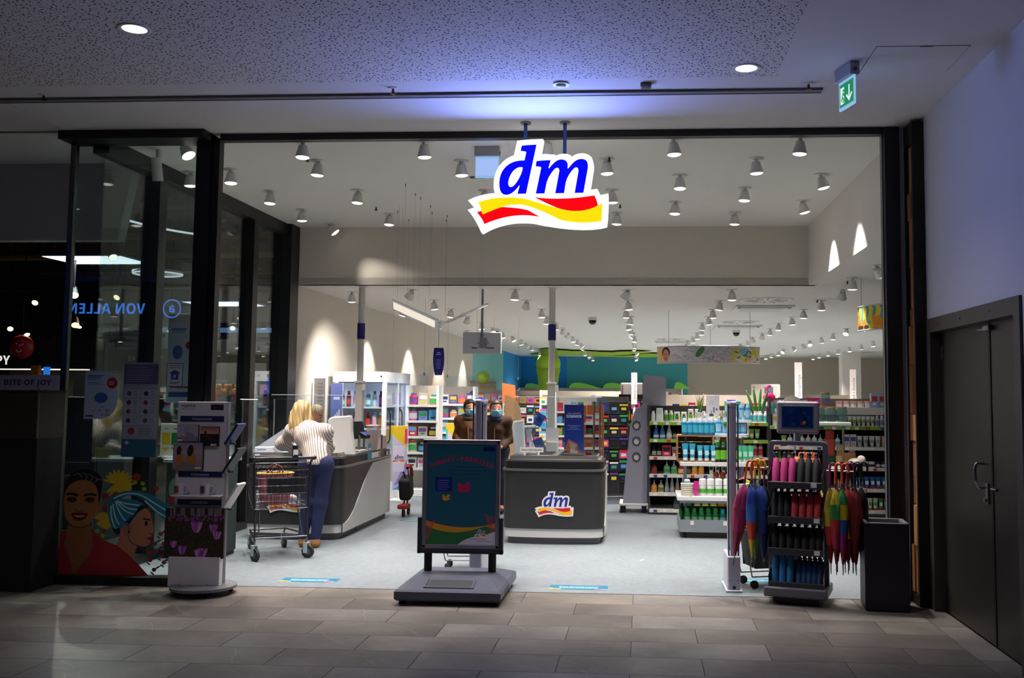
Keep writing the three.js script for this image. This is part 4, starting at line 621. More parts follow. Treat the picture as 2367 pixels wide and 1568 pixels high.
// ---------------------------------------------------------------- shopping trolley
{
  const o = thing('shopping_trolley', 'chrome wire shopping trolley beside the shopper', 'trolley', [-3.57, 0, -9.56], 0.53);
  const wire = m(0x6c6e74, 0.25, 0.95), wn = [];
  const A = (t, y) => { const w = 0.27 - 0.07 * t; return { w, z: 0.0 - 0.82 * t }; };
  const yt = (t) => 0.95 - 0.06 * t, yb = (t) => 0.5 + 0.1 * t;
  const lvl = 6;
  for (let k = 0; k <= lvl; k++) { const f = k / lvl, q = (t) => yb(t) + (yt(t) - yb(t)) * f; const a = A(0), b = A(1); wn.push(T([[-a.w, q(0), a.z], [-b.w, q(1), b.z], [b.w, q(1), b.z], [a.w, q(0), a.z], [-a.w, q(0), a.z]].map((p, i) => p), k === 0 || k === lvl ? 0.005 : 0.0025, 16, 5)); }
  for (let i = 0; i <= 14; i++) { const t = i / 14, { w, z } = A(t); for (const s of [-1, 1]) wn.push(T([[s * w, yb(t), z], [s * w, yt(t), z]], 0.0025, 1, 5)); wn.push(T([[-w, yb(t), z], [w, yb(t), z]], 0.0025, 1, 5)); }
  for (let i = -5; i <= 5; i++) { wn.push(T([[i * 0.05, yb(0), 0], [i * 0.05, yt(0), 0]], 0.0025, 1, 5), T([[i * 0.037, yb(1), -0.82], [i * 0.037, yt(1), -0.82]], 0.0025, 1, 5), T([[i * 0.05, yb(0), 0], [i * 0.037, yb(1), -0.82]], 0.0025, 1, 5)); }
  P('basket', wn, wire, o);
  P('child_seat', [B(0.36, 0.17, 0.01, 0.04, 0.72, -0.02), B(0.36, 0.012, 0.1, 0.04, 0.64, -0.06)], m(0x111113, 0.6), o);
  P('handle_bar', [T([[-0.29, 1.0, 0.09], [0.29, 1.0, 0.09]], 0.016, 1, 12)], m(0x2a2c30, 0.3, 0.5), o);
  for (const s of [-1, 1]) P('handle_bracket', [T([[s * 0.28, 1.0, 0.09], [s * 0.272, 0.95, 0.0], [s * 0.268, 0.85, 0.0], [s * 0.262, 0.5, 0.0]], 0.011, 20, 8), S(0.022, s * 0.29, 1.0, 0.09)], m(0x18181a, 0.4), o);
  P('coin_lock', [C(0.028, 0.032, 0.09, 0.1, 1.06, 0.09, 14), R(0.06, 0.035, 0.06, 0.1, 1.015, 0.09, 0.01), C(0.03, 0.03, 0.02, 0.1, 1.115, 0.09, 14)], m(0x1a1a1c, 0.35), o);
  P('coin_lock_label', new THREE.CylinderGeometry(0.0315, 0.0335, 0.05, 12, 1, true, -0.8, 1.6).translate(0.1, 1.06, 0.09), m(0xc8c8cc, 0.5), o);
  P('frame', [...[-1, 1].flatMap((s) => [T([[s * 0.25, 0.5, -0.02], [s * 0.25, 0.2, 0.02], [s * 0.25, 0.16, 0.0]], 0.01, 12, 8), T([[s * 0.18, 0.52, -0.16], [s * 0.21, 0.24, -0.02]], 0.008, 1, 8), T([[s * 0.25, 0.22, 0.02], [s * 0.23, 0.22, -0.3], [s * 0.18, 0.2, -0.78], [s * 0.17, 0.16, -0.8]], 0.01, 16, 8)]), T([[-0.25, 0.22, 0.02], [0.25, 0.22, 0.02]], 0.009, 1, 8), T([[-0.18, 0.2, -0.78], [0.18, 0.2, -0.78]], 0.009, 1, 8), T([[-0.22, 0.2, -0.3], [0.22, 0.2, -0.3]], 0.006, 1, 6)], wire, o);
  for (const [x, z, a] of [[-0.25, 0.0, 0.4], [0.25, 0.0, 0.9], [-0.17, -0.8, 0.2], [0.17, -0.8, 0.1]]) { const c = new THREE.Group(); c.name = 'caster'; c.position.set(x, 0, z); c.rotation.y = a; o.add(c); P('fork', [R(0.006, 0.1, 0.045, -0.022, 0.1, 0, 0.002), R(0.006, 0.1, 0.045, 0.022, 0.1, 0, 0.002), R(0.05, 0.01, 0.05, 0, 0.15, 0, 0.004)], m(0x9fb0b6, 0.4), c); P('wheel', [C(0.062, 0.062, 0.03, 0, 0.062, 0.02, 24, { rz: Math.PI / 2 })], m(0x1e1e20, 0.6), c); P('hub', C(0.034, 0.034, 0.034, 0, 0.062, 0.02, 18, { rz: Math.PI / 2 }), m(0x4a4a4e, 0.5), c); }
  const bag = thing('basket_bag', 'pink checked basket bag with tan rim and straps inside the trolley', 'bag', [-3.71, 0.52, -9.74], 0.53);
  const plaid = canvas(128, 128, (g) => { g.fillStyle = '#a8606a'; g.fillRect(0, 0, 128, 128); for (let i = 0; i < 8; i++) { g.fillStyle = i % 2 ? '#8a4450' : '#c08a8e'; g.fillRect(i * 16, 0, 6, 128); g.fillRect(0, i * 16, 128, 4); } }); plaid.wrapS = plaid.wrapT = THREE.RepeatWrapping;
  const oval = (pr) => { const g = L(pr, 24); g.scale(1.15, 1, 0.72); return g; };
  P('body', oval([[0, 0], [0.12, 0], [0.135, 0.1], [0.155, 0.31], [0.15, 0.31], [0.13, 0.1], [0.115, 0.01]]), m(0xffffff, 0.8, 0, { map: rep(plaid, 6, 3) }), bag);
  P('rim', new THREE.TorusGeometry(0.154, 0.009, 8, 28).rotateX(Math.PI / 2).scale(1.15, 1, 0.72).translate(0, 0.312, 0), m(0xc9974c, 0.7), bag);
  for (const s of [-1, 1]) P('strap', T([[-0.07, 0.2, s * 0.108], [-0.05, 0.36, s * 0.09], [0, 0.4, s * 0.08], [0.05, 0.36, s * 0.09], [0.07, 0.2, s * 0.108]], 0.008, 20, 6), m(0x5a2a1a, 0.6), bag);
  one('folded_bag', 'pale patterned folded bag on the floor of the trolley basket', 'bag', R(0.3, 0.06, 0.34, 0, 0.03, 0, 0.025), m(0x9a8f98, 0.8), [-3.75, 0.53, -9.98], 0.53);
}
// ---------------------------------------------------------------- people
function hand(at, dir, side, r = 1) {       // palm and five bent fingers; returns capsules
  const d = V(dir).normalize(), upv = new THREE.Vector3(0, 1, 0), sx = new THREE.Vector3().crossVectors(d, upv).normalize().multiplyScalar(side), out = [];
  const pt = (f, s, u) => { const q = V(at).addScaledVector(d, f).addScaledVector(sx, s).addScaledVector(upv, u); return [q.x, q.y, q.z]; };
  out.push([pt(0, 0, 0), pt(0.07, -0.01, 0), 0.024, 0.026], [pt(0.02, 0.015, 0), pt(0.075, 0.02, 0), 0.02, 0.02]);
  for (const [k, len] of [[-0.03, 0.062], [-0.01, 0.074], [0.011, 0.07], [0.031, 0.054]]) { const a = pt(0.08, k, 0.004), b = pt(0.08 + len * 0.5, k * 1.1, 0.002), c = pt(0.08 + len, k * 1.1, -0.016); out.push([a, b, 0.0095, 0.009], [b, c, 0.009, 0.0075]); }
  const a = pt(0.02, -0.03, 0), b = pt(0.055, -0.05, -0.006), c = pt(0.085, -0.052, -0.016); out.push([a, b, 0.012, 0.0105], [b, c, 0.0105, 0.009]);
  return out.map(([p, q, u, v]) => [p, q, u * r, v * r]);
}
function person(label, pos, j, c) {
  const o = thing('person', label, 'person', pos);
  const skin = new THREE.Color(c.skin), dark = new THREE.Color(0x2a1a14), lip = new THREE.Color(c.lip || 0xa85a50);
  const bones = [[j.hip, j.waist, 0.125, 0.11], [j.waist, j.chest, 0.11, 0.125], [j.chest, j.neck, 0.12, 0.055], [j.neck, j.head, 0.052, 0.05], [j.sl, j.sr, 0.065, 0.065], [j.hl, j.hr, 0.1, 0.1],
    [j.hl, j.kl, 0.088, 0.06], [j.kl, j.al, 0.058, 0.038], [j.hr, j.kr, 0.088, 0.06], [j.kr, j.ar, 0.058, 0.038], [j.al, j.tl, 0.036, 0.03], [j.ar, j.tr, 0.036, 0.03],
    [j.sl, j.el, 0.052, 0.042], [j.el, j.wl, 0.042, 0.029], [j.sr, j.er, 0.052, 0.042], [j.er, j.wr, 0.042, 0.029]];
  const field = (list, grow, k) => (p) => { let d = 9; for (const [a, b, ra, rb] of list) d = smin(d, cap(p, a, b, ra + grow, rb + grow), k); return d; };
  const box = (list, pad) => { const lo = [9, 9, 9], hi = [-9, -9, -9]; for (const [a, b, ra, rb] of list) for (const [q, r] of [[a, ra], [b, rb]]) for (let i = 0; i < 3; i++) { lo[i] = Math.min(lo[i], q[i] - r - pad); hi[i] = Math.max(hi[i], q[i] + r + pad); } return [lo, hi]; };
  // head, in its own turned frame (+z is the face)
  const e = new THREE.Euler(c.pitch || 0, c.yaw, c.roll || 0, 'YXZ'), inv = new THREE.Matrix4().makeRotationFromEuler(e).invert(), tmp = new THREE.Vector3();
  const loc = (p) => { tmp.set(p[0] - j.head[0], p[1] - j.head[1], p[2] - j.head[2]).applyMatrix4(inv); return [tmp.x, tmp.y, tmp.z]; };
  const headF = (p) => { const q = loc(p); let d = ell(q, [0, 0.02, -0.012], [0.076, 0.104, 0.096]); d = smin(d, ell(q, [0, -0.055, 0.022], [0.055, 0.062, 0.066]), 0.05); d = smin(d, cap(q, [0, 0.012, 0.082], [0, -0.022, 0.102], 0.008, 0.014), 0.02); for (const s of [-1, 1]) { d = smin(d, ell(q, [s * 0.077, -0.005, -0.012], [0.012, 0.032, 0.02]), 0.01); d = Math.max(d, -ell(q, [s * 0.03, 0.014, 0.092], [0.016, 0.011, 0.014])); d = smin(d, ell(q, [s * 0.03, 0.012, 0.078], [0.014, 0.012, 0.012]), 0.006); } d = smin(d, ell(q, [0, -0.056, 0.086], [0.024, 0.009, 0.009]), 0.008); d = smin(d, cap(p, j.neck, j.head, 0.05, 0.04), 0.03); return d; };
  const headPaint = (p) => { const q = loc(p); for (const s of [-1, 1]) { if (Math.hypot((q[0] - s * 0.03) / 0.013, (q[1] - 0.013) / 0.007) < 1 && q[2] > 0.05) return dark; if (Math.hypot((q[0] - s * 0.032) / 0.02, (q[1] - 0.036) / 0.0055) < 1 && q[2] > 0.05) return dark; } if (Math.hypot(q[0] / 0.024, (q[1] + 0.056) / 0.009) < 1 && q[2] > 0.06) return lip; return skin; };
  const hands = []; if (j.wl) hands.push(hand(j.wl, j.dl, 1)); if (j.wr) hands.push(hand(j.wr, j.dr, -1));
  const gs = []; const [blo, bhi] = box(bones, 0.04);
  gs.push(surface(field(bones, 0, 0.05), blo, bhi, 0.02, () => skin));
  const H = j.head; gs.push(surface(headF, [H[0] - 0.15, H[1] - 0.17, H[2] - 0.15], [H[0] + 0.15, H[1] + 0.15, H[2] + 0.15], 0.0065, headPaint));
  for (const h of hands) { const [lo, hi] = box(h, 0.012); gs.push(surface(field(h, 0, 0.012), lo, hi, 0.0045, () => skin)); }
  const ng = gs.map((g) => g.toNonIndexed()); const body = new THREE.Mesh(mergeGeometries(ng), m(0xffffff, 0.6, 0, { vertexColors: true })); body.name = 'body'; body.castShadow = body.receiveShadow = true; o.add(body);
  // clothes follow the body
  const topB = [bones[0], bones[1], bones[2].map((v, i) => i === 3 ? 0.07 : v), bones[4], bones[12].map((v) => v), bones[14].map((v) => v)]; if (c.long) topB.push(bones[13], bones[15]);
  else { topB[4] = [j.sl, lerp3(j.sl, j.el, 0.72), 0.06, 0.055]; topB[5] = [j.sr, lerp3(j.sr, j.er, 0.72), 0.06, 0.055]; }
  const nk = j.neck, tf = field(topB, c.loose || 0.016, 0.06), cut = j.hip[1] - (c.hem || 0.02);
  const [tlo, thi] = box(topB, 0.06); P('top', surface((p) => Math.max(tf(p) + 0.004 * Math.sin(p[0] * 41 + p[1] * 23) * Math.sin(p[2] * 37 + p[1] * 31), cut - p[1], -(Math.hypot(p[0] - nk[0], p[1] - nk[1] - 0.045, p[2] - nk[2]) - 0.07)), tlo, thi, 0.013), c.top, o);
  const legB = [bones[5], bones[0].map((v, i) => i === 1 ? lerp3(j.hip, j.waist, 0.3) : v), ...bones.slice(6, 10)]; const lf = field(legB, 0.014, 0.04), [llo, lhi] = box(legB, 0.05);
  P('trousers', surface((p) => Math.max(lf(p), Math.max(j.al[1], j.ar[1]) - 0.0 - p[1], p[1] - (j.hip[1] + 0.1)), llo, lhi, 0.014), c.legs, o);
  for (const [a, t] of [[j.al, j.tl], [j.ar, j.tr]]) { const f = (p) => Math.max(smin(cap(p, [a[0], 0.045, a[2]], [t[0], 0.036, t[2]], 0.042, 0.037), cap(p, a, [a[0], 0.05, a[2]], 0.036, 0.04), 0.03), -p[1]); const [lo, hi] = box([[a, t, 0.05, 0.05]], 0.03); P('shoe', surface(f, [lo[0], -0.01, lo[2]], hi, 0.008), c.shoe, o); }
  if (c.hair) { const hf = (p) => { const q = loc(p); return c.hair(q, p); }; P('hair', surface(hf, [H[0] - 0.22, H[1] - (c.hairLen || 0.16), H[2] - 0.22], [H[0] + 0.22, H[1] + 0.2, H[2] + 0.22], 0.009), c.hairMat, o); }
  if (c.mask) { const mf = (p) => { const q = loc(p); return Math.max(Math.abs(headF(p) - 0.007) - 0.003, q[1] - 0.002, -0.1 - q[1], 0.03 - q[2]); }; P('face_mask', surface(mf, [H[0] - 0.14, H[1] - 0.14, H[2] - 0.14], [H[0] + 0.14, H[1] + 0.1, H[2] + 0.14], 0.006), m(0x7db4cf, 0.8), o); }
  if (c.scarf) P('scarf', new THREE.TorusGeometry(0.085, 0.04, 10, 20).rotateX(Math.PI / 2).scale(1, 1.1, 0.95).translate(j.neck[0], j.neck[1] - 0.035, j.neck[2]), c.scarf, o);
  if (c.buttons) { const z = j.chest[2] + 0.15; P('zip', [T([[j.neck[0], j.neck[1] - 0.06, j.neck[2] + 0.1], [j.chest[0], j.chest[1], z], [j.waist[0], j.waist[1], z - 0.01], [j.hip[0], j.hip[1] - 0.06, z]], 0.006, 16, 6)], m(0xb0a080, 0.4, 0.6), o); }
  return o;
}
function lerp3(a, b, t) { return [0, 1, 2].map((i) => a[i] + (b[i] - a[i]) * t); }
const scalp = (q, thick) => Math.max(ell(q, [0, 0.028, -0.016], [0.078 + thick, 0.104 + thick, 0.096 + thick]), 0.072 - q[1] + (q[2] < 0.01 ? -0.13 : 0) + Math.max(0, q[2] - 0.03) * 0.5, q[2] - 0.08);
const strands = (a, b) => canvas(128, 256, (g, w, h) => { g.fillStyle = a; g.fillRect(0, 0, w, h); for (let i = 0; i < 220; i++) { g.strokeStyle = pick(b); g.lineWidth = rr(0.6, 2); const x = rr(0, w); g.beginPath(); g.moveTo(x, 0); g.lineTo(x + rr(-10, 10), h); g.stroke(); } });
const hairMat = (tex, k = 9) => { tex.wrapS = tex.wrapT = THREE.RepeatWrapping; return m(0xffffff, 0.5, 0, { map: rep(tex, k, 1.2) }); };
const blouse = canvas(128, 128, (g) => { g.fillStyle = '#cfc0b4'; g.fillRect(0, 0, 128, 128); for (let i = 0; i < 4; i++) { g.fillStyle = '#66565c'; g.fillRect(i * 32 + 4, 0, 11, 128); g.fillStyle = '#b3a29a'; g.fillRect(i * 32 + 20, 0, 4, 128); } for (let i = 0; i < 8; i++) { g.fillStyle = 'rgba(226,214,202,0.45)'; g.fillRect(0, i * 16, 128, 5); } }); blouse.wrapS = blouse.wrapT = THREE.RepeatWrapping;
person('shopper with long blonde hair, striped blouse and navy trousers leaning on the counter', [-3.55, 0, -10.38],
  { hip: [0.05, 0.9, 0], waist: [0.02, 1.0, -0.05], chest: [-0.09, 1.17, -0.13], neck: [-0.17, 1.3, -0.2], head: [-0.225, 1.405, -0.25], sl: [-0.28, 1.23, -0.16], sr: [0.08, 1.22, -0.14], hl: [-0.04, 0.87, 0], hr: [0.12, 0.87, 0], kl: [-0.05, 0.47, -0.02], kr: [0.1, 0.47, 0.0], al: [-0.07, 0.085, 0.03], ar: [0.07, 0.085, 0.05], tl: [-0.12, 0.035, -0.1], tr: [0.05, 0.035, -0.08], el: [-0.42, 1.08, -0.22], er: [0.06, 1.04, -0.32], wl: [-0.32, 1.0, -0.42], wr: [-0.12, 1.0, -0.46], dl: [0.5, -0.05, -0.8], dr: [-0.6, -0.05, -0.7] },
  { skin: 0xc98f70, yaw: Math.PI + 0.35, pitch: 0.3, top: m(0xffffff, 0.8, 0, { map: rep(blouse, 11, 11) }), long: true, loose: 0.022, hem: 0.0, legs: m(0x141c48, 0.8), shoe: m(0xa5703c, 0.7), hairLen: 0.34,
    hairMat: hairMat(strands('#9a7c48', ['#b8965a', '#6e5630', '#cdb184', '#8a6c3c'])),
    hair: (q, p) => { let d = ell(q, [0, 0.03, -0.02], [0.098, 0.122, 0.118]); d = Math.max(d, q[2] - 0.06); const fall = Math.max(ell(q, [0.0, -0.12, -0.06], [0.14, 0.21, 0.085]), -0.3 - q[1]); d = smin(d, fall, 0.06); return d + 0.004 * Math.sin(q[0] * 140) + 0.003 * Math.sin(q[0] * 61 + q[1] * 20); } });
person('cashier in a white polo shirt with swept back fair hair bending over the till', [-4.1, 0, -12.05],
  { hip: [-0.14, 0.9, 0], waist: [-0.1, 1.0, 0.0], chest: [-0.03, 1.15, 0.02], neck: [0.0, 1.27, 0.03], head: [0.02, 1.365, 0.05], sl: [-0.06, 1.2, -0.16], sr: [-0.02, 1.2, 0.2], hl: [-0.14, 0.87, -0.08], hr: [-0.14, 0.87, 0.08], kl: [-0.12, 0.47, -0.09], kr: [-0.12, 0.47, 0.09], al: [-0.16, 0.085, -0.09], ar: [-0.16, 0.085, 0.09], tl: [-0.02, 0.035, -0.1], tr: [-0.02, 0.035, 0.1], el: [0.1, 1.06, -0.16], er: [0.13, 1.05, 0.24], wl: [0.3, 0.99, -0.08], wr: [0.36, 0.99, 0.2], dl: [1, -0.1, 0.2], dr: [1, -0.1, -0.2] },
  { skin: 0xc07a5c, yaw: Math.PI / 2 - 0.1, pitch: 0.45, top: m(0xdcdad8, 0.8), legs: m(0x20232e, 0.8), shoe: m(0x1a1a1c, 0.6), hem: 0.03, hairLen: 0.12, hairMat: hairMat(strands('#8d7a5a', ['#b7a684', '#5f4f38', '#cbbd9c'])), hair: (q) => Math.max(ell(q, [0, 0.034, -0.02], [0.081, 0.108, 0.1]), Math.abs(q[0]) * 0.2 + 0.03 - q[1] + (q[2] < -0.01 ? -0.08 : 0), q[2] - 0.055) });
const coat = m(0x54300f, 0.9);
const stand = (s) => ({ hip: [0, 0.9, 0], waist: [0, 1.0, 0], chest: [0, 1.16, 0], neck: [0, 1.32, 0.01], head: [0, 1.43, 0.02], sl: [-0.15, 1.26, 0], sr: [0.15, 1.26, 0], hl: [-0.08, 0.87, 0], hr: [0.08, 0.87, 0], kl: [-0.08, 0.47, 0.02], kr: [0.08, 0.47, 0.02], al: [-0.09, 0.085, 0], ar: [0.09, 0.085, 0], tl: [-0.1, 0.035, 0.13], tr: [0.1, 0.035, 0.13], el: [-0.19, 1.02, 0.0], er: [0.19, 1.02, 0.0], wl: [-0.12, 0.92, 0.2], wr: [0.12, 0.92, 0.2], dl: [0.6, 0, 0.7], dr: [-0.6, 0, 0.7] });
person('person in a rust brown coat and blue face mask waiting behind the anti-theft gate', [-2.5, 0, -14.1], stand(), { skin: 0xa87050, yaw: 0.5, top: coat, long: true, loose: 0.014, hem: 0.1, legs: m(0x1c1c22, 0.8), shoe: m(0x17171a, 0.6), hairLen: 0.14, hairMat: m(0x1a1210, 0.6), hair: (q) => scalp(q, 0.016), mask: true, scarf: m(0x2c2420, 0.95), buttons: true });
person('person with tied brown hair and blue mask in a dark brown jacket behind the counter', [-2.04, 0, -13.6], stand(), { skin: 0xb87c5c, yaw: 0.25, top: m(0x3c230f, 0.9), long: true, loose: 0.012, hem: 0.1, legs: m(0x1c2030, 0.8), shoe: m(0x17171a, 0.6), hairLen: 0.14, hairMat: m(0x2c1a12, 0.55), hair: (q) => scalp(q, 0.012), mask: true, scarf: m(0x1a2440, 0.95), buttons: true });
// ---------------------------------------------------------------- goods: one prototype per kind, then copies
const protoCache = new Map();
function flat(g, sz) { g.scale(1, 1, sz); return g; }
function proto(kind, h, w, c1, c2, c3) {
  const key = [kind, h, w, c1, c2, c3].join('|'); if (protoCache.has(key)) return protoCache.get(key);
  const o = new THREE.Group(), r = w / 2, b = m(c1, 0.4), k = m(c2, 0.4), l = c3 === undefined ? null : m(c3, 0.5);
  const lab = (y0, y1, rad, sz = 1) => l && P('label', flat(new THREE.CylinderGeometry(rad + 0.0012, rad + 0.0012, y1 - y0, 12, 1, true, -1.25, 2.5), sz).translate(0, (y0 + y1) / 2, 0), l, o);
  if (kind === 'pump') { P('bottle', flat(L([[0, 0], [r, 0], [r, h * 0.5], [r * 0.75, h * 0.62], [r * 0.32, h * 0.68], [0, h * 0.68]], 12), 0.7), b, o); P('pump', [C(r * 0.3, r * 0.34, h * 0.1, 0, h * 0.73, 0, 10), C(r * 0.1, r * 0.1, h * 0.16, 0, h * 0.85, 0, 6), B(r * 0.3, h * 0.05, r * 1.3, 0, h * 0.95, r * 0.35)], k, o); lab(h * 0.1, h * 0.42, r, 0.7); }
  else if (kind === 'flask') { P('bottle', flat(L([[0, 0], [r, 0], [r, h * 0.7], [r * 0.7, h * 0.8], [0, h * 0.8]], 12), 0.65), b, o); P('cap', flat(C(r * 0.6, r * 0.66, h * 0.2, 0, h * 0.9, 0, 12), 0.75), k, o); lab(h * 0.15, h * 0.6, r, 0.65); }
  else if (kind === 'drop') { P('bottle', flat(L([[0, 0], [r * 0.8, 0], [r, h * 0.2], [r * 0.75, h * 0.55], [r * 0.3, h * 0.85], [0, h * 0.85]], 12), 0.7), b, o); P('cap', C(r * 0.2, r * 0.3, h * 0.15, 0, h * 0.92, 0, 10), k, o); lab(h * 0.12, h * 0.3, r * 0.98, 0.7); }
  else if (kind === 'tube') { const g = L([[0, 0], [r * 0.62, 0], [r * 0.7, h * 0.22], [r * 0.95, h]], 12), p = g.attributes.position; for (let i = 0; i < p.count; i++) { const t = clamp(p.getY(i) / h, 0, 1); p.setZ(i, p.getZ(i) * (1 - 0.92 * t)); p.setX(i, p.getX(i) * (1 + 0.12 * t)); } g.computeVertexNormals(); P('tube_body', g.translate(0, 0.001, 0), b, o); P('cap', C(r * 0.72, r * 0.72, h * 0.17, 0, h * 0.085, 0, 12), k, o); if (l) P('label', B(w * 0.62, h * 0.3, 0.004, 0, h * 0.5, r * 0.42, { rx: -0.1 }), l, o); }
  else if (kind === 'can') { P('can', C(r, r, h * 0.62, 0, h * 0.31, 0, 14), b, o); P('cap', [C(r * 0.98, r * 0.98, h * 0.3, 0, h * 0.79, 0, 14), C(r * 0.7, r * 0.98, h * 0.06, 0, h * 0.97, 0, 14)], k, o); lab(h * 0.18, h * 0.42, r); }
  else if (kind === 'jar') { P('jar', C(r, r, h * 0.68, 0, h * 0.34, 0, 14), b, o); P('lid', C(r * 1.04, r * 1.04, h * 0.32, 0, h * 0.84, 0, 14), k, o); lab(h * 0.15, h * 0.55, r); }
  else if (kind === 'box') { P('carton', R(w, h, w * 0.6, 0, h / 2, 0, 0.002), b, o); P('front_print', B(w * 0.8, h * 0.35, 0.002, 0, h * 0.62, w * 0.3 + 0.001), k, o); if (l) P('label', B(w * 0.5, h * 0.16, 0.002, 0, h * 0.25, w * 0.3 + 0.001), l, o); }
  else if (kind === 'pouch') { const s = new THREE.Shape(); s.moveTo(-r, 0); s.quadraticCurveTo(-r * 1.05, h * 0.5, -r * 0.85, h * 0.92); s.lineTo(-r * 0.85, h); s.lineTo(r * 0.85, h); s.lineTo(r * 0.85, h * 0.92); s.quadraticCurveTo(r * 1.05, h * 0.5, r, 0); P('pouch', EX(s, w * 0.25, 0.008, 6).translate(0, 0, -w * 0.125), b, o); P('print', B(w * 0.6, h * 0.3, 0.003, 0, h * 0.4, w * 0.125 + 0.009), k, o); if (l) P('emblem', C(w * 0.2, w * 0.2, 0.003, 0, h * 0.68, w * 0.125 + 0.009, 12, { rx: Math.PI / 2 }), l, o); }
  else if (kind === 'packet') { P('packet', R(w, h, 0.018, 0, h / 2, 0, 0.004), b, o); P('header_card', B(w * 1.02, h * 0.22, 0.004, 0, h * 0.89, 0.009), k, o); if (l) P('print', B(w * 0.6, h * 0.35, 0.003, 0, h * 0.4, 0.009), l, o); }
  protoCache.set(key, o); return o;
}
const kindName = { pump: 'pump_bottle', flask: 'bottle', drop: 'teardrop_bottle', tube: 'tube', can: 'spray_can', jar: 'cream_jar', box: 'carton', pouch: 'refill_pouch', packet: 'packet' };
const kindCat = { pump: 'bottle', flask: 'bottle', drop: 'bottle', tube: 'tube', can: 'can', jar: 'jar', box: 'carton', pouch: 'pouch', packet: 'packet' };
function good(spec, pos, turn, label, group) {
  const p = proto(spec[0], spec[1], spec[2], spec[3], spec[4], spec[5]), c = p.clone(); c.name = numbered(kindName[spec[0]]); c.position.set(...pos); c.rotation.y = turn; c.userData = { label, category: kindCat[spec[0]], group }; scene.add(c); return c;
}
// a run of one kind standing side by side along x
function run(spec, n, x, y, z, look, place, pitch, depth = 1) {
  const w = pitch || spec[2] * 1.12;
  for (let i = 0; i < n; i++) for (let d = 0; d < depth; d++) good(spec, [x + (i + 0.5) * w, y, z - d * spec[2] * 0.9], rr(-0.12, 0.12), look + (n > 1 ? ', ' + nth(i) + ' from left' : '') + (d ? ', rear line,' : depth > 1 ? ', front line,' : n > 1 ? ',' : '') + ' ' + place, look + ' ' + place);
  return x + n * w;
}
// ---------------------------------------------------------------- grey end panel with three portholes
{
  const o = thing('end_panel', 'grey free-standing end panel with three round openings on black feet', 'display panel', [-0.27, 0, -13.9]);
  const s = poly([[0, 0.13], [0.1, 1.22], [0.16, 1.42], [0.25, 1.5], [0.34, 1.55], [0.34, 0.13]]);
  for (const y of [1.22, 1.0, 0.78]) { const h = new THREE.Path(); h.absellipse(0.19, y, 0.042, 0.052, 0, Math.PI * 2); s.holes.push(h); }
  const gm = m(0x9c9cab, 0.5); P('panel', EX(s, 0.05, 0.004, 14), gm, o); P('side_panel', X(0.335, 0.35, 0.13, 1.5, -0.5, 0.05), m(0x6d6d78, 0.5), o);
  for (const y of [1.22, 1.0, 0.78]) { P('porthole_ring', new THREE.TorusGeometry(0.052, 0.011, 8, 24).scale(0.95, 1.12, 1).translate(0.19, y, 0.054), m(0x3f4660, 0.4), o); P('porthole_back', B(0.1, 0.12, 0.004, 0.19, y, 0.042), m(0xe6dccb, 0.6), o); }
  P('base_plate', R(0.44, 0.035, 0.55, 0.17, 0.115, -0.2, 0.01), white, o); for (const [x, z] of [[0.0, 0.02], [0.3, 0.02], [0.0, -0.4], [0.3, -0.4]]) P('foot', [B(0.07, 0.1, 0.07, x, 0.05, z)], black, o);
  const b = one('topper_board', 'blank grey rounded board standing above the porthole panel', 'board', EX((() => { const q = new THREE.Shape(); q.moveTo(0, 0); q.lineTo(0.02, 0.44); q.lineTo(0.29, 0.42); q.quadraticCurveTo(0.34, 0.41, 0.34, 0.36); q.lineTo(0.34, 0); return q; })(), 0.012), m(0xa8a9b6, 0.5), [0.0, 1.5, -14.05]); P('foot_bracket', B(0.2, 0.02, 0.06, 0.16, 0.005, 0), grey, b);
}
// ---------------------------------------------------------------- shelf bays behind the entrance
const stripW = m(0xd8d2cc, 0.5), stripG = m(0x86b432, 0.5), backPanel = m(0x161616, 0.7), shelfTop = m(0xd9d6d0, 0.5);
function bay(name, label, x0, x1, z, levels, green, top) {
  const o = thing(name, label, 'shelf', [0, 0, 0]);
  P('back_panel', X(x0, x1, 0, top, z - 0.6, z - 0.57), backPanel, o); P('plinth', X(x0, x1, 0, 0.07, z - 0.55, z - 0.02), m(0x6d6a68, 0.5), o);
  for (const x of [x0, x1]) P('upright', X(x - 0.015, x + 0.015, 0, top, z - 0.6, z - 0.03), m(0x3a3a3e, 0.5), o);
  levels.forEach((y, i) => { const s = P('shelf_board', X(x0, x1, y - 0.03, y, z - 0.57, z), shelfTop, o); P('price_strip', X(x0, x1, y - 0.045, y + 0.0, z, z + 0.012), green.includes(i) ? stripG : stripW, s); for (let x = x0 + 0.06; x < x1 - 0.05; x += rr(0.11, 0.2)) P('price_label', X(x, x + 0.05, y - 0.04, y - 0.006, z + 0.012, z + 0.0145), pick([white, white, white, m(0xe4e0f0, 0.5), m(0x24408f, 0.5), m(0xc8202c, 0.5)]), s); });
}
const LA = [1.28, 1.04, 0.8, 0.555, 0.3, 0.075], LB = [1.24, 0.96, 0.68, 0.39, 0.1];
bay('shelf_bay', 'long black backed shelf bay with bottles next to the porthole panel', 0.1, 1.74, -13.7, LA, [0, 1], 1.5);
bay('shelf_bay', 'long black backed shelf bay reaching behind the black shop front post', 1.77, 3.75, -13.7, LB, [0], 1.62);
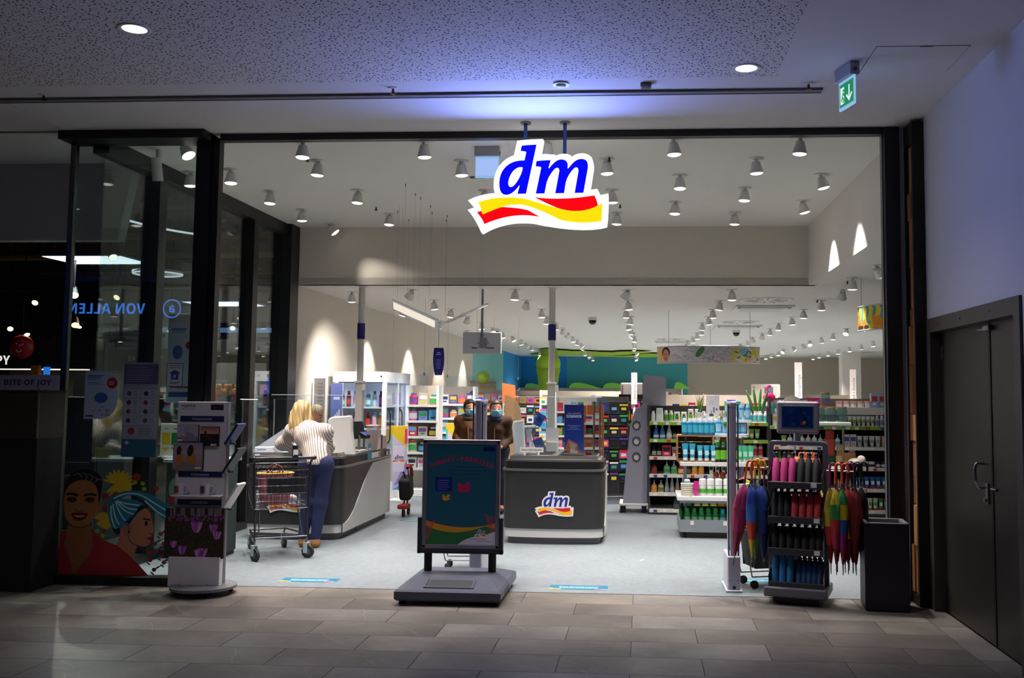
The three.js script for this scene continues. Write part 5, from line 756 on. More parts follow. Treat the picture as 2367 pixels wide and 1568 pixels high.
{
  const pA = (n) => 'on ' + n + ' shelf beside porthole panel', z = -13.78; let x;
  x = 0.12; x = run(['flask', 0.15, 0.06, 0xdedbd6, 0xf0f0ee], 1, x, LA[0], z, 'clear white bottle', pA('top')); x = run(['pouch', 0.19, 0.1, 0xd4e4e2, 0xeef2f0], 1, x, LA[0], z, 'pale refill pouch', pA('top')); x = run(['flask', 0.16, 0.06, 0xb48aa4, 0xe8e4e4, 0x3a7a34], 1, x, LA[0], z, 'lilac bottle', pA('top')); x = run(['flask', 0.16, 0.065, 0x9acb8c, 0xe8e4e4, 0x5aa032], 1, x, LA[0], z, 'light green bottle', pA('top')); x = run(['pouch', 0.14, 0.085, 0xe4e0d6, 0x3c8c2c, 0x2a5a24], 2, x, LA[0], z, 'white pouch with green leaves', pA('top')); x = run(['pouch', 0.18, 0.085, 0xe8e2d2, 0x6cb83a, 0x2f6a24], 2, x, LA[0], z, 'cream pouch with aloe print', pA('top')); x = run(['flask', 0.15, 0.07, 0xdfe6e8, 0xf0f0f0, 0x9fc8dc], 2, x, LA[0], z, 'plain white bottle', pA('top'));
  x = 0.15; x = run(['drop', 0.19, 0.08, 0x2f7ec4, 0xe4e8ee, 0xb4c4dc], 2, x, LA[1], z, 'blue teardrop bottle', pA('second')); x = run(['drop', 0.19, 0.085, 0xcfd2cc, 0xe8e8e8], 1, x, LA[1], z, 'white teardrop bottle', pA('second')); x = run(['flask', 0.12, 0.05, 0x2c2c2c, 0x131313, 0x8a8a84], 3, x, LA[1], z, 'small black bottle', pA('second')); x = run(['box', 0.11, 0.03, 0xe6c8b0, 0xd8b49a], 1, x, LA[1], z, 'narrow cream carton', pA('second'));
  x = 0.13; x = run(['pump', 0.17, 0.065, 0x1b1b1b, 0x2a2a2a, 0x9a9488], 2, x, LA[2], z, 'black pump bottle', pA('third')); x = run(['box', 0.155, 0.12, 0xc72f4e, 0x2a1a20, 0xe8b8c0], 1, x, LA[2], z, 'crimson gift carton', pA('third')); x = run(['tube', 0.13, 0.06, 0xe6ddd2, 0xf0ece6, 0xb04a4a], 2, x, LA[2], z, 'cream tube', pA('third')); x = run(['tube', 0.12, 0.06, 0xd47a80, 0xf0e0e0], 2, x, LA[2], z, 'rose tube', pA('third'));
  x = 0.12; x = run(['pump', 0.17, 0.085, 0xb02018, 0x2a2a2a, 0x7a3a1c], 1, x, LA[3], z, 'red soap pump bottle', pA('fourth')); x = run(['pump', 0.18, 0.09, 0x8fc49a, 0xe6efe6, 0x3f8a52], 2, x + 0.08, LA[3], z, 'mint soap pump bottle', pA('fourth')); x = run(['pump', 0.17, 0.085, 0xc8431e, 0xe0e0de, 0xe8b87a], 1, x, LA[3], z, 'orange soap pump bottle', pA('fourth')); x = run(['pump', 0.17, 0.085, 0x23262c, 0x3a3a3e, 0x6a5a44], 1, x, LA[3], z, 'dark soap pump bottle', pA('fourth')); x = run(['pump', 0.17, 0.08, 0xe4c474, 0xf0ece4, 0xe08a2c], 2, x, LA[3], z, 'yellow soap pump bottle', pA('fourth'));
  x = 0.12; x = run(['pump', 0.17, 0.085, 0xe0b070, 0xd8d8d4, 0xd07c2a], 1, x, LA[4], z, 'peach soap pump bottle', pA('fifth')); x = run(['pump', 0.17, 0.085, 0xd8cfa0, 0xd8d8d4, 0x5c7a34], 1, x, LA[4], z, 'cream and green soap pump bottle', pA('fifth')); x = run(['drop', 0.2, 0.065, 0xaab4b8, 0xdfe4e6, 0x8a9aa4], 2, x, LA[4], z, 'clear grey bottle', pA('fifth')); x = run(['drop', 0.2, 0.065, 0x98a4a6, 0xdfe4e6, 0xc0562c], 3, x, LA[4], z, 'clear bottle with orange label', pA('fifth'));
  x = 0.42; x = run(['drop', 0.2, 0.13, 0x4a5054, 0x33383c], 2, x, LA[5], z, 'grey refill bottle', pA('lowest')); x = run(['drop', 0.2, 0.1, 0xc6b81e, 0xe8d84a, 0xe8e0a0], 3, x, LA[5], z, 'yellow bottle', pA('lowest')); x = run(['box', 0.17, 0.09, 0xc07a1c, 0xd89a3a], 6, x, LA[5], z, 'amber carton', pA('lowest'));
  const pC = (n) => 'on ' + n + ' shelf behind promotion table';
  x = 0.98; x = run(['box', 0.16, 0.12, 0xe2ddd4, 0xc49a62], 2, x, LA[0], z, 'white carton with sand print', pC('top')); run(['flask', 0.16, 0.065, 0xd4dfe2, 0xf0f0f0, 0x4ab0b4], 7, x, LA[0], z, 'white bottle with teal label', pC('top'));
  x = 0.62; x = run(['pump', 0.18, 0.07, 0xe6e6e2, 0xf0f0ee, 0xb8c4cc], 9, x, LA[1], z, 'white lotion pump bottle', pC('second')); run(['tube', 0.15, 0.07, 0x9ac460, 0x2c3a24, 0xd8ecc0], 4, x, LA[1], z, 'lime green tube', pC('second'));
  x = 0.78; x = run(['flask', 0.2, 0.06, 0x2f9a3c, 0x3cb8b4, 0xd8d83c], 8, x, LA[2], z, 'green bottle with turquoise cap', pC('third')); run(['flask', 0.19, 0.065, 0xd0cfd0, 0xb82428, 0xc83a3a], 5, x, LA[2], z, 'white bottle with red cap', pC('third'));
  x = 0.92; x = run(['tube', 0.17, 0.075, 0xdedbd4, 0xe8e6e0, 0x2c2c30], 9, x, LA[3], z, 'white tube with dark dot', pC('fourth'));
  x = 0.78; x = run(['flask', 0.19, 0.07, 0xb8c8c4, 0xe4e8e8, 0x5aa06a], 11, x, LA[4], z, 'clear bottle with green label', pC('fifth'));
  const pB = (n) => 'on ' + n + ' shelf behind umbrella rack';
  x = 1.8; x = run(['box', 0.16, 0.12, 0xe2ddd4, 0xc49a62], 2, x, LB[0], z, 'white carton with sand print', pB('top')); x = run(['box', 0.13, 0.13, 0xdfdde2, 0x4a4a5a], 1, x, LB[0], z, 'pale lilac carton', pB('top')); x = run(['box', 0.11, 0.06, 0xcfae8a, 0xc24a44], 4, x, LB[0], z, 'beige and red carton', pB('top')); x = run(['tube', 0.14, 0.055, 0xe8e8e2, 0xf2f2ee, 0x7ab83a], 8, 2.72, LB[0], z, 'white tube with green print', pB('top')); x = run(['flask', 0.15, 0.055, 0xc9d2d0, 0xe8ecec, 0x8a86b4], 6, x, LB[0], z, 'clear bottle with lilac label', pB('top'));
  x = 1.8; x = run(['box', 0.08, 0.11, 0xe8e0d2, 0xd8ccb8], 1, x, LB[1], z, 'low cream carton', pB('second')); x = run(['tube', 0.15, 0.075, 0x9ac460, 0x2c3a24, 0xd8ecc0], 1, x, LB[1], z, 'lime green tube', pB('second')); x = run(['pump', 0.19, 0.075, 0xe6e6e2, 0xf0f0ee, 0xb8c4cc], 5, x, LB[1], z, 'white lotion pump bottle', pB('second')); x = run(['pump', 0.17, 0.07, 0xe2e8e8, 0xf0f0ee, 0x5ab4b8], 4, x, LB[1], z, 'white and teal lotion pump bottle', pB('second')); x = run(['box', 0.17, 0.08, 0xe0d4cc, 0x2a4a9a, 0xd89a6a], 2, 2.78, LB[1], z, 'cream carton with blue seal', pB('second')); x = run(['tube', 0.15, 0.075, 0xe4e4e2, 0xcfd4d4, 0x8a9aa0], 4, x, LB[1], z, 'white cream tube', pB('second')); x = run(['box', 0.15, 0.1, 0xd8a088, 0xe4bca8, 0x8a5a4a], 4, x, LB[1], z, 'salmon carton', pB('second'));
  x = 1.8; x = run(['flask', 0.2, 0.06, 0x2f9a3c, 0x3cb8b4, 0xd8d83c], 3, x, LB[2], z, 'green bottle with turquoise cap', pB('third')); x = run(['flask', 0.2, 0.065, 0xd0cfd0, 0xb82428, 0xc83a3a], 4, x, LB[2], z, 'white bottle with red cap', pB('third')); x = run(['jar', 0.08, 0.08, 0xe6e4e0, 0xf0eeea, 0x2a2a4a], 4, 2.85, LB[2], z, 'white cream jar before the navy ones', pB('third')); x = run(['jar', 0.08, 0.07, 0x24245a, 0x1a1a40, 0xd8d8e0], 3, x, LB[2], z, 'navy cream jar', pB('third')); x = run(['jar', 0.08, 0.08, 0xe6e4e0, 0xf0eeea, 0x2a2a4a], 3, x, LB[2], z, 'white cream jar after the navy ones', pB('third'));
  x = 1.8; x = run(['tube', 0.17, 0.075, 0xdedbd4, 0xe8e6e0, 0x2c2c30], 5, x, LB[3], z, 'white tube with dark dot', pB('fourth')); x = run(['flask', 0.17, 0.07, 0xb45a34, 0x3c7a34, 0xd8b48a], 3, 2.64, LB[3], z, 'brown and green bottle', pB('fourth')); x = run(['tube', 0.15, 0.07, 0x2a7cc4, 0xdfe4ea, 0xdadfe8], 2, x + 0.02, LB[3], z, 'blue tube with white cap', pB('fourth')); x = run(['tube', 0.16, 0.07, 0x1f62ae, 0xb02430, 0xd8e0ec], 5, x, LB[3], z, 'blue tube with red cap', pB('fourth')); x = run(['box', 0.06, 0.14, 0xcfd6cc, 0x3f8a44], 2, x, LB[3], z, 'flat green and white carton', pB('fourth'));
  x = 1.8; x = run(['pouch', 0.2, 0.1, 0xbcd4d4, 0xdfe8e6], 5, x, LB[4], z, 'clear refill pouch', pB('lowest')); x = run(['tube', 0.16, 0.065, 0xdde0d8, 0xb4382c, 0x4a9a4c], 4, 2.95, LB[4], z, 'white tube with red cap', pB('lowest')); x = run(['tube', 0.16, 0.065, 0x2f8a44, 0xb4382c, 0xd4e4d4], 5, x, LB[4], z, 'green tube with red cap', pB('lowest'));
  const zt = -14.0, pT = 'atop the bay behind umbrella rack';
  run(['box', 0.1, 0.16, 0xdcd8da, 0xe8e4e2], 3, 1.8, 1.5, zt, 'white storage carton', pT); run(['box', 0.13, 0.1, 0xc41e7a, 0xd84a96], 3, 2.3, 1.5, zt + 0.02, 'magenta carton', pT); run(['jar', 0.09, 0.09, 0xdad6d2, 0xe8a8a0], 5, 2.72, 1.5, zt, 'small white and coral jar', pT); run(['box', 0.2, 0.1, 0x8fb0d8, 0xc83a34, 0xe8e8ea], 3, 3.2, 1.5, zt, 'light blue carton with red band', pT); run(['tube', 0.16, 0.06, 0xc23a2a, 0x2a5a34, 0x3f7a3a], 4, 3.48, 1.5, zt, 'red tube with green foot', pT);
  const sh = thing('top_shelf', 'white upper board carrying cartons over the bay behind the umbrella rack', 'shelf', [2.76, 1.49, -14.0]); P('board', B(1.97, 0.02, 0.4, 0, 0, 0), shelfTop, sh); P('front_edge', B(1.97, 0.1, 0.012, 0, -0.04, 0.2), m(0xe2ddd6, 0.5), sh); for (const q of [-0.9, 0, 0.9]) P('bracket', B(0.02, 0.2, 0.02, q, -0.1, -0.15), grey, sh);
  const tq = thing('turquoise_shelf_talker', 'turquoise strip of hanging shelf cards with tabs over the white cartons', 'shelf card', [1.84, 1.45, -13.62]); P('strip', B(0.58, 0.06, 0.01, 0.25, 0.06, 0), m(0x1fb0ac, 0.5), tq); for (let k = 0; k < 4; k++) P('tab', B(0.022, 0.09, 0.006, -0.03 + k * 0.15, 0.01, 0.004), m(0x1fa8a4, 0.5), tq); P('fringe', R(0.18, 0.08, 0.02, 0.44, 0.03, 0.01, 0.008), m(0x1aa09c, 0.5), tq);
}
// ---------------------------------------------------------------- tiered promotion table on wheels
{
  const o = thing('promotion_table', 'white tiered promotion table on casters left of the umbrella rack', 'display table', [0.86, 0, -11.85]);
  const wt = m(0xdfdedb, 0.45), gt = m(0x8d949b, 0.45, 0.2);
  const slab = (w, d, y, t, dx = 0, dz = 0) => { const s = new THREE.Shape(), a = w / 2, b = d / 2, r = 0.06; s.moveTo(-a, -b); s.lineTo(a - r, -b); s.quadraticCurveTo(a, -b, a, 0); s.quadraticCurveTo(a, b, a - r, b); s.lineTo(-a, b); return EX(s, t, 0.004, 8).rotateX(-Math.PI / 2).translate(dx, y - t, dz); };
  P('tray', [B(0.84, 0.02, 0.7, 0, 0.08, 0), B(0.84, 0.14, 0.015, 0, 0.14, 0.35), B(0.84, 0.14, 0.015, 0, 0.14, -0.35), B(0.015, 0.14, 0.7, -0.42, 0.14, 0), B(0.015, 0.14, 0.7, 0.42, 0.14, 0)], gt, o);
  for (const [x, z] of [[-0.36, 0.3], [0.36, 0.3], [-0.36, -0.3], [0.36, -0.3]]) P('caster', C(0.035, 0.035, 0.03, x, 0.036, z, 14, { rz: Math.PI / 2 }), rubber, o);
  P('tier', slab(0.9, 0.74, 0.475, 0.04), wt, o); P('tier_skirt', X(-0.42, 0.4, 0.4, 0.436, 0.33, 0.345), gt, o); P('tier', slab(0.86, 0.5, 0.86, 0.04, 0.02, -0.08), wt, o); P('tier', slab(0.62, 0.36, 1.19, 0.03, 0.12, -0.12), wt, o); P('tier', slab(0.36, 0.26, 1.36, 0.03, -0.08, -0.16), wt, o);
  for (const [x, z, h] of [[-0.34, 0.0, 1.33], [0.34, 0.0, 1.16], [-0.34, -0.3, 1.33], [0.34, -0.3, 1.16]]) P('post', C(0.014, 0.014, h - 0.08, x, (h + 0.08) / 2, z, 10), gt, o);
  for (const [x, y, z] of [[-0.3, 0.47, 0.375], [0.1, 0.18, 0.36], [-0.28, 0.18, 0.36], [0.2, 0.85, 0.18], [-0.02, 0.85, 0.18], [0.3, 1.175, 0.07]]) P('price_tag', B(0.04, 0.045, 0.003, x, y - 0.005, z), white, o);
  const cr = thing('wooden_crate', 'open brown wooden crate lying on its side on the promotion table', 'crate', [0.6, 0.862, -11.82]); const wd = m(0x7a4a24, 0.75), wd2 = m(0x9a6a38, 0.75);
  for (const y of [0.0, 0.302]) P('board', B(0.42, 0.014, 0.3, 0.03, y + 0.008, -0.05), wd2, cr); for (const x of [-0.18, 0.24]) P('board', B(0.014, 0.3, 0.3, x + 0.0, 0.155, -0.05), wd2, cr); for (let k = 0; k < 4; k++) P('slat', B(0.42, 0.06, 0.01, 0.03, 0.05 + k * 0.07, -0.195), wd, cr);
  const c2 = thing('wooden_crate', 'upright pale wooden crate panel behind the dark bottles on the promotion table', 'crate', [0.98, 0.862, -12.0]); for (let k = 0; k < 3; k++) P('plank', B(0.075, 0.29, 0.012, k * 0.082, 0.148, 0), wd2, c2); P('batten', B(0.25, 0.03, 0.012, 0.08, 0.22, -0.012), wd, c2);
  const on = (t) => 'on the promotion table ' + t; let x;
  x = 0.49; x = run(['flask', 0.24, 0.075, 0x14803a, 0x22a04a, 0x9ad0a8], 5, x, 0.092, -11.6, 'green bottle', on('floor tray'), 0.082, 2); run(['flask', 0.23, 0.075, 0x127a80, 0x2cb8b4, 0x9ad4d4], 4, x, 0.092, -11.6, 'teal bottle', on('floor tray'), 0.082, 2);
  one('grass_mat', 'dark green artificial grass mat lining the floor tray of the promotion table', 'mat', [B(0.8, 0.12, 0.02, 0, 0.15, -0.1), B(0.02, 0.16, 0.5, -0.4, 0.13, 0.1)], m(0x0f6a34, 0.95), [0.86, 0.1, -11.95]);
  x = run(['can', 0.2, 0.085, 0xdcdcda, 0xeeeeec, 0x3fa02c], 4, 0.66, 0.477, -11.62, 'white can with green dot', on('lower tier')); run(['can', 0.19, 0.085, 0xc9cacc, 0xe2e2e2, 0x3a9430], 3, 0.68, 0.477, -11.85, 'tall grey and white can', on('lower tier'), 0.14);
  run(['pump', 0.19, 0.07, 0xd85a2a, 0xe8e0d8, 0xe89a6a], 2, 0.86, 0.6, -12.02, 'orange soap pump bottle', on('box behind the cans')); one('riser_box', 'low grey riser box behind the white cans on the promotion table', 'box', B(0.3, 0.12, 0.16, 0, 0.06, 0), grey, [0.92, 0.477, -12.02]);
  { const b = thing('woven_basket', 'white woven basket on the lower tier of the promotion table', 'basket', [0.53, 0.477, -11.62]); P('weave', L([[0, 0], [0.065, 0], [0.07, 0.15], [0.064, 0.15], [0.06, 0.01]], 16), m(0xcfc8bb, 0.9), b); for (let k = 0; k < 7; k++) P('band', new THREE.TorusGeometry(0.067 + k * 0.0006, 0.008, 6, 18).rotateX(Math.PI / 2).translate(0, 0.012 + k * 0.021, 0), m(0xd8d1c4, 0.9), b); P('folded_cloth', R(0.07, 0.06, 0.05, 0, 0.16, 0, 0.02), m(0xa8d0d0, 0.9), b); }
  one('magenta_tube', 'magenta tube standing between the basket and the white cans', 'tube', [L([[0, 0], [0.024, 0], [0.032, 0.17], [0, 0.17]], 12)], m(0xc01a84, 0.4), [0.635, 0.477, -11.58]);
  { const b = thing('marbled_bowl', 'white and grey marbled bowl filled with folded cloths on the promotion table', 'bowl', [1.13, 0.477, -11.62]); const mb = canvas(128, 128, (g) => { g.fillStyle = '#dcdcdd'; g.fillRect(0, 0, 128, 128); for (let i = 0; i < 40; i++) { g.strokeStyle = pick(['#9aa0a6', '#b8bcc0', '#7d848c']); g.lineWidth = rr(1, 4); g.beginPath(); const x = rr(0, 128), y = rr(0, 128); g.moveTo(x, y); g.bezierCurveTo(x + rr(-30, 30), y + rr(-30, 30), x + rr(-40, 40), y + rr(-40, 40), x + rr(-50, 50), y + rr(-50, 50)); g.stroke(); } }); P('bowl', L([[0, 0], [0.07, 0], [0.125, 0.15], [0.12, 0.15], [0.066, 0.008], [0, 0.008]], 20), m(0xffffff, 0.4, 0, { map: rep(mb, 3, 1) }), b); P('rim', new THREE.TorusGeometry(0.123, 0.005, 6, 24).rotateX(Math.PI / 2).translate(0, 0.15, 0), white, b);
    for (const [c, px, a] of [[0xd8c83c, -0.05, 0.3], [0xb8b8c8, 0.0, -0.2], [0xc83a84, 0.03, 0.5], [0xd8cc44, 0.07, -0.5]]) P('cloth', R(0.1, 0.09, 0.02, px, 0.16, 0, 0.008, { rz: a }), m(c, 0.9), b); }
  x = run(['tube', 0.2, 0.075, 0x2f90b0, 0xe0e4e6, 0x9ad0e0], 2, 0.47, 0.88, -11.72, 'blue tube', 'inside the brown crate'); run(['tube', 0.18, 0.07, 0x38a0c4, 0xdfe6ea, 0xa8dcec], 3, x + 0.01, 0.88, -11.72, 'light blue tube', 'inside the brown crate');
  run(['flask', 0.24, 0.07, 0x14180f, 0x1f7a3a, 0x6ab82c], 4, 0.86, 0.862, -11.72, 'black bottle with lime label', on('middle tier'), 0.068); x = run(['tube', 0.2, 0.075, 0x4ab48a, 0xbfe4d4, 0xa0dcc4], 3, 1.12, 0.862, -11.72, 'mint green tube', on('middle tier'), 0.066);
  run(['flask', 0.2, 0.065, 0x1478a4, 0xdfe4ea, 0x3aa8c8], 6, 0.47, 1.181, -11.74, 'blue bottle with white cap', 'on top of the brown crate', 0.066); x = run(['flask', 0.2, 0.07, 0x3a94d0, 0xbcd8ec, 0x8cc4e4], 2, 0.88, 1.192, -11.88, 'sky blue bottle before the bushy plant', 'on promotion table upper tier'); run(['flask', 0.2, 0.07, 0x3a94d0, 0xbcd8ec, 0x8cc4e4], 2, 1.11, 1.192, -11.88, 'sky blue bottle behind the bushy plant', 'on promotion table upper tier', 0.07);
  const pot = (x2, y2, z2, s, label, leafMat, tall) => { const p = thing('potted_plant', label, 'plant', [x2, y2, z2]); P('pot', L([[0, 0], [0.035 * s, 0], [0.05 * s, 0.08 * s], [0.045 * s, 0.08 * s], [0, 0.07 * s]], 14), white, p); if (tall) for (let k = 0; k < 9; k++) P('leaf', new THREE.ConeGeometry(0.012, tall * rr(0.7, 1), 5).translate(0, tall * 0.45, 0).rotateX(rr(-0.3, 0.3)).rotateZ(rr(-0.3, 0.3)).translate(rr(-0.03, 0.03), 0.07 * s, rr(-0.03, 0.03)), leafMat[k % leafMat.length], p); else for (let k = 0; k < 22; k++) { const a = rr(0, 6.28), b = rr(0.2, 1.5); P('leaf', S(0.022, Math.cos(a) * Math.sin(b) * 0.06, 0.11 + Math.cos(b) * 0.05, Math.sin(a) * Math.sin(b) * 0.06, 1, 0.9, 1, 6), leafMat[k % leafMat.length], p); } };
  pot(1.05, 1.192, -11.85, 0.9, 'small round bushy plant in a white pot among the sky blue bottles', [m(0x5a9a2c, 0.8), m(0x4a8424, 0.8)], 0);
  pot(0.7, 1.362, -11.98, 1.1, 'tall leafy plant with yellow buds in a white pot on the promotion table', [m(0x2c5a24, 0.7), m(0x9a9a2c, 0.7), m(0x24481c, 0.7)], 0.28);
  { const p = thing('picture_card', 'upright white advertising card with plant and tube picture on the promotion table', 'card', [0.86, 1.362, -12.02]); const b = board('card', canvas(128, 220, (g, w, h) => { g.fillStyle = '#cfcdd6'; g.fillRect(0, 0, w, h); lines(g, 30, 50, 60, 3, 14, '#9a98a4', 3); g.fillStyle = '#24402c'; g.fillRect(30, 170, 40, 24); g.fillRect(46, 140, 6, 40); g.fillStyle = '#2f7a94'; g.fillRect(66, 110, 16, 50); g.fillStyle = '#a8303c'; g.fillRect(94, 118, 16, 22); }), 0.16, 0.29, 0.006, p, white); b.position.y = 0.146; P('foot', B(0.1, 0.008, 0.06, 0, 0.004, 0), white, p); }
  one('gold_stone', 'shiny gold pebble ornament in front of the picture card', 'ornament', S(0.035, 0, 0.022, 0, 1.2, 0.65, 1), m(0xc09a4a, 0.25, 0.9), [0.93, 1.362, -11.92]);
  run(['box', 0.22, 0.06, 0x2fb4ac, 0xd8ecec, 0xb8403c], 3, 1.0, 1.362, -12.02, 'tall turquoise carton', 'on the uppermost riser of the promotion table'); run(['flask', 0.2, 0.065, 0x3fa0d4, 0xd0e4ee, 0x9ad0ea], 3, 1.09, 1.362, -11.9, 'pale blue bottle', 'on the uppermost riser of the promotion table');
  one('riser_board', 'white riser board carrying turquoise cartons at the top of the promotion table', 'riser', [B(0.3, 0.03, 0.3, 0, -0.015, 0), B(0.02, 0.14, 0.2, -0.12, -0.1, 0), B(0.02, 0.14, 0.2, 0.12, -0.1, 0)], white, [1.15, 1.361, -11.98]);
  { const f = thing('flamingo_ornament', 'hot pink flamingo ornament above the turquoise shelf cards', 'ornament', [1.78, 1.51, -13.9]); const pk = m(0xe01e70, 0.5); P('body', S(0.075, 0, 0.12, 0, 1.15, 0.9, 0.5), pk, f); P('neck', T([[-0.02, 0.16, 0], [-0.03, 0.24, 0], [0.0, 0.29, 0], [0.03, 0.27, 0]], 0.014, 14, 8), pk, f); P('foot', C(0.04, 0.045, 0.06, 0, 0.03, 0, 12), white, f);
    const pm = thing('palm_leaves', 'green artificial palm leaves behind the flamingo ornament', 'plant', [1.62, 1.285, -13.85]); for (let k = 0; k < 4; k++) P('leaf', S(0.02, 0, 0.3, 0, 1, 9, 0.4, 8).rotateZ(0.35 - k * 0.22), m(k % 2 ? 0x2c6a24 : 0x3a7a2c, 0.7), pm); P('stem_pot', C(0.05, 0.04, 0.2, 0, 0.05, 0, 12), white, pm); }
}
// second promotion table, half hidden by the umbrella rack
{
  const o = thing('promotion_table', 'second tiered promotion table with glass jars behind the waste bin', 'display table', [2.06, 0, -11.45]); const wt = m(0xdfdedb, 0.45), gt = m(0x8d949b, 0.45, 0.2);
  P('tray', [B(0.7, 0.02, 0.5, 0, 0.08, 0), B(0.7, 0.14, 0.015, 0, 0.14, 0.25), B(0.015, 0.14, 0.5, 0.35, 0.14, 0), B(0.015, 0.14, 0.5, -0.35, 0.14, 0), B(0.7, 0.14, 0.015, 0, 0.14, -0.25)], gt, o); for (const [x, z] of [[-0.3, 0.2], [0.3, 0.2], [-0.3, -0.2], [0.3, -0.2]]) P('caster', C(0.035, 0.035, 0.03, x, 0.036, z, 12, { rz: Math.PI / 2 }), rubber, o);
  for (const [y, w] of [[0.48, 0.74], [0.86, 0.68], [1.36, 0.6]]) P('tier', R(w, 0.035, 0.46, 0, y - 0.0175, 0, 0.01), wt, o); for (const x of [-0.28, 0.28]) P('post', C(0.014, 0.014, 1.26, x, 0.7, -0.15, 10), gt, o);
  for (let k = 0; k < 6; k++) P('price_tag', B(0.04, 0.04, 0.003, -0.25 + k * 0.1, 0.855, 0.233), white, o);
  const jarG = m(0xb8d8d6, 0.05, 0, { transmission: 0.9, thickness: 0, ior: 1.45 }), lid = m(0xb8894a, 0.6);
  const jar = (x, y, z, label, g2, s = 1) => { const j = thing('storage_jar', label, 'jar', [x, y, z], 0, g2); P('glass', L([[0, 0], [0.055 * s, 0.002], [0.06 * s, 0.03], [0.06 * s, 0.13 * s], [0.048 * s, 0.15 * s], [0.05 * s, 0.16 * s]], 16), jarG, j); P('lid', C(0.053 * s, 0.053 * s, 0.018, 0, 0.165 * s, 0, 16), lid, j); };
  for (const x of [1.9, 2.03, 2.16, 2.28]) jar(x, 1.361, -11.35, 'squat glass storage jar in the row, ' + nth([1.9, 2.03, 2.16, 2.28].indexOf(x)) + ' from left, on the second promotion table', 'row of glass storage jars'); jar(2.1, 1.535, -11.4, 'single glass jar stacked on top of the row of storage jars', null, 0.95);
  one('riser_board', 'clear board between the stacked glass jars', 'riser', B(0.3, 0.006, 0.14, 0, 0, 0), clear, [2.1, 1.537, -11.38]);
  const bagM = m(0x8a2c1c, 0.85); one('cloth_bag', 'terracotta cloth bag with kraft lining hanging before the jar table', 'bag', [R(0.13, 0.2, 0.08, 0, 0.1, 0, 0.03), R(0.1, 0.12, 0.07, 0.01, 0.24, 0, 0.03)], bagM, [2.12, 0.98, -11.3]); one('kraft_paper_bag', 'crumpled brown kraft paper bag on the jar table', 'bag', [R(0.14, 0.15, 0.1, 0, 0.075, 0, 0.02), R(0.06, 0.16, 0.08, 0.06, 0.1, 0, 0.02, { rz: 0.2 })], m(0x8a623a, 0.9), [2.34, 0.862, -11.35], 0.3);
  one('brush_set', 'bundle of wooden brushes in a grey beaker on the jar table', 'brushes', [C(0.05, 0.045, 0.12, 0, 0.06, 0, 14), ...[-0.03, -0.01, 0.01, 0.03].map((x) => B(0.014, 0.16, 0.014, x, 0.17, 0))], m(0x9a7a54, 0.8), [2.24, 0.862, -11.3]); one('cloth_bundle', 'white bundle of cotton cloth at the edge of the jar table', 'cloth', [S(0.07, 0, 0.05, 0, 1.2, 0.7, 1), S(0.05, 0.06, 0.08, 0.02)], m(0xc4bcae, 0.95), [2.4, 0.862, -11.25]);
  run(['box', 0.13, 0.12, 0x1c6a34, 0x2a8a44], 2, 2.12, 0.862, -11.42, 'dark green carton', 'on the jar table'); run(['box', 0.12, 0.12, 0xb89058, 0xd8c8a0, 0x8a6a3a], 3, 2.0, 0.482, -11.32, 'brown kraft carton', 'on the lower tier of the jar table'); run(['jar', 0.14, 0.1, 0x9a9a94, 0x8a8a86], 2, 2.3, 0.482, -11.28, 'grey stone jar', 'on the lower tier of the jar table'); run(['box', 0.2, 0.16, 0xb8864a, 0xd8d4cc, 0x3c8a3c], 3, 1.76, 0.092, -11.34, 'tall kraft carton with green band', 'in the jar table tray');
  one('scarf_bundle', 'orange and white patterned cloth draped on the jar table behind the umbrellas', 'cloth', [R(0.3, 0.1, 0.2, 0, 0.05, 0, 0.04), R(0.2, 0.07, 0.16, 0.02, 0.12, 0, 0.03)], m(0xc46a4a, 0.9), [1.86, 0.862, -11.3]);
}
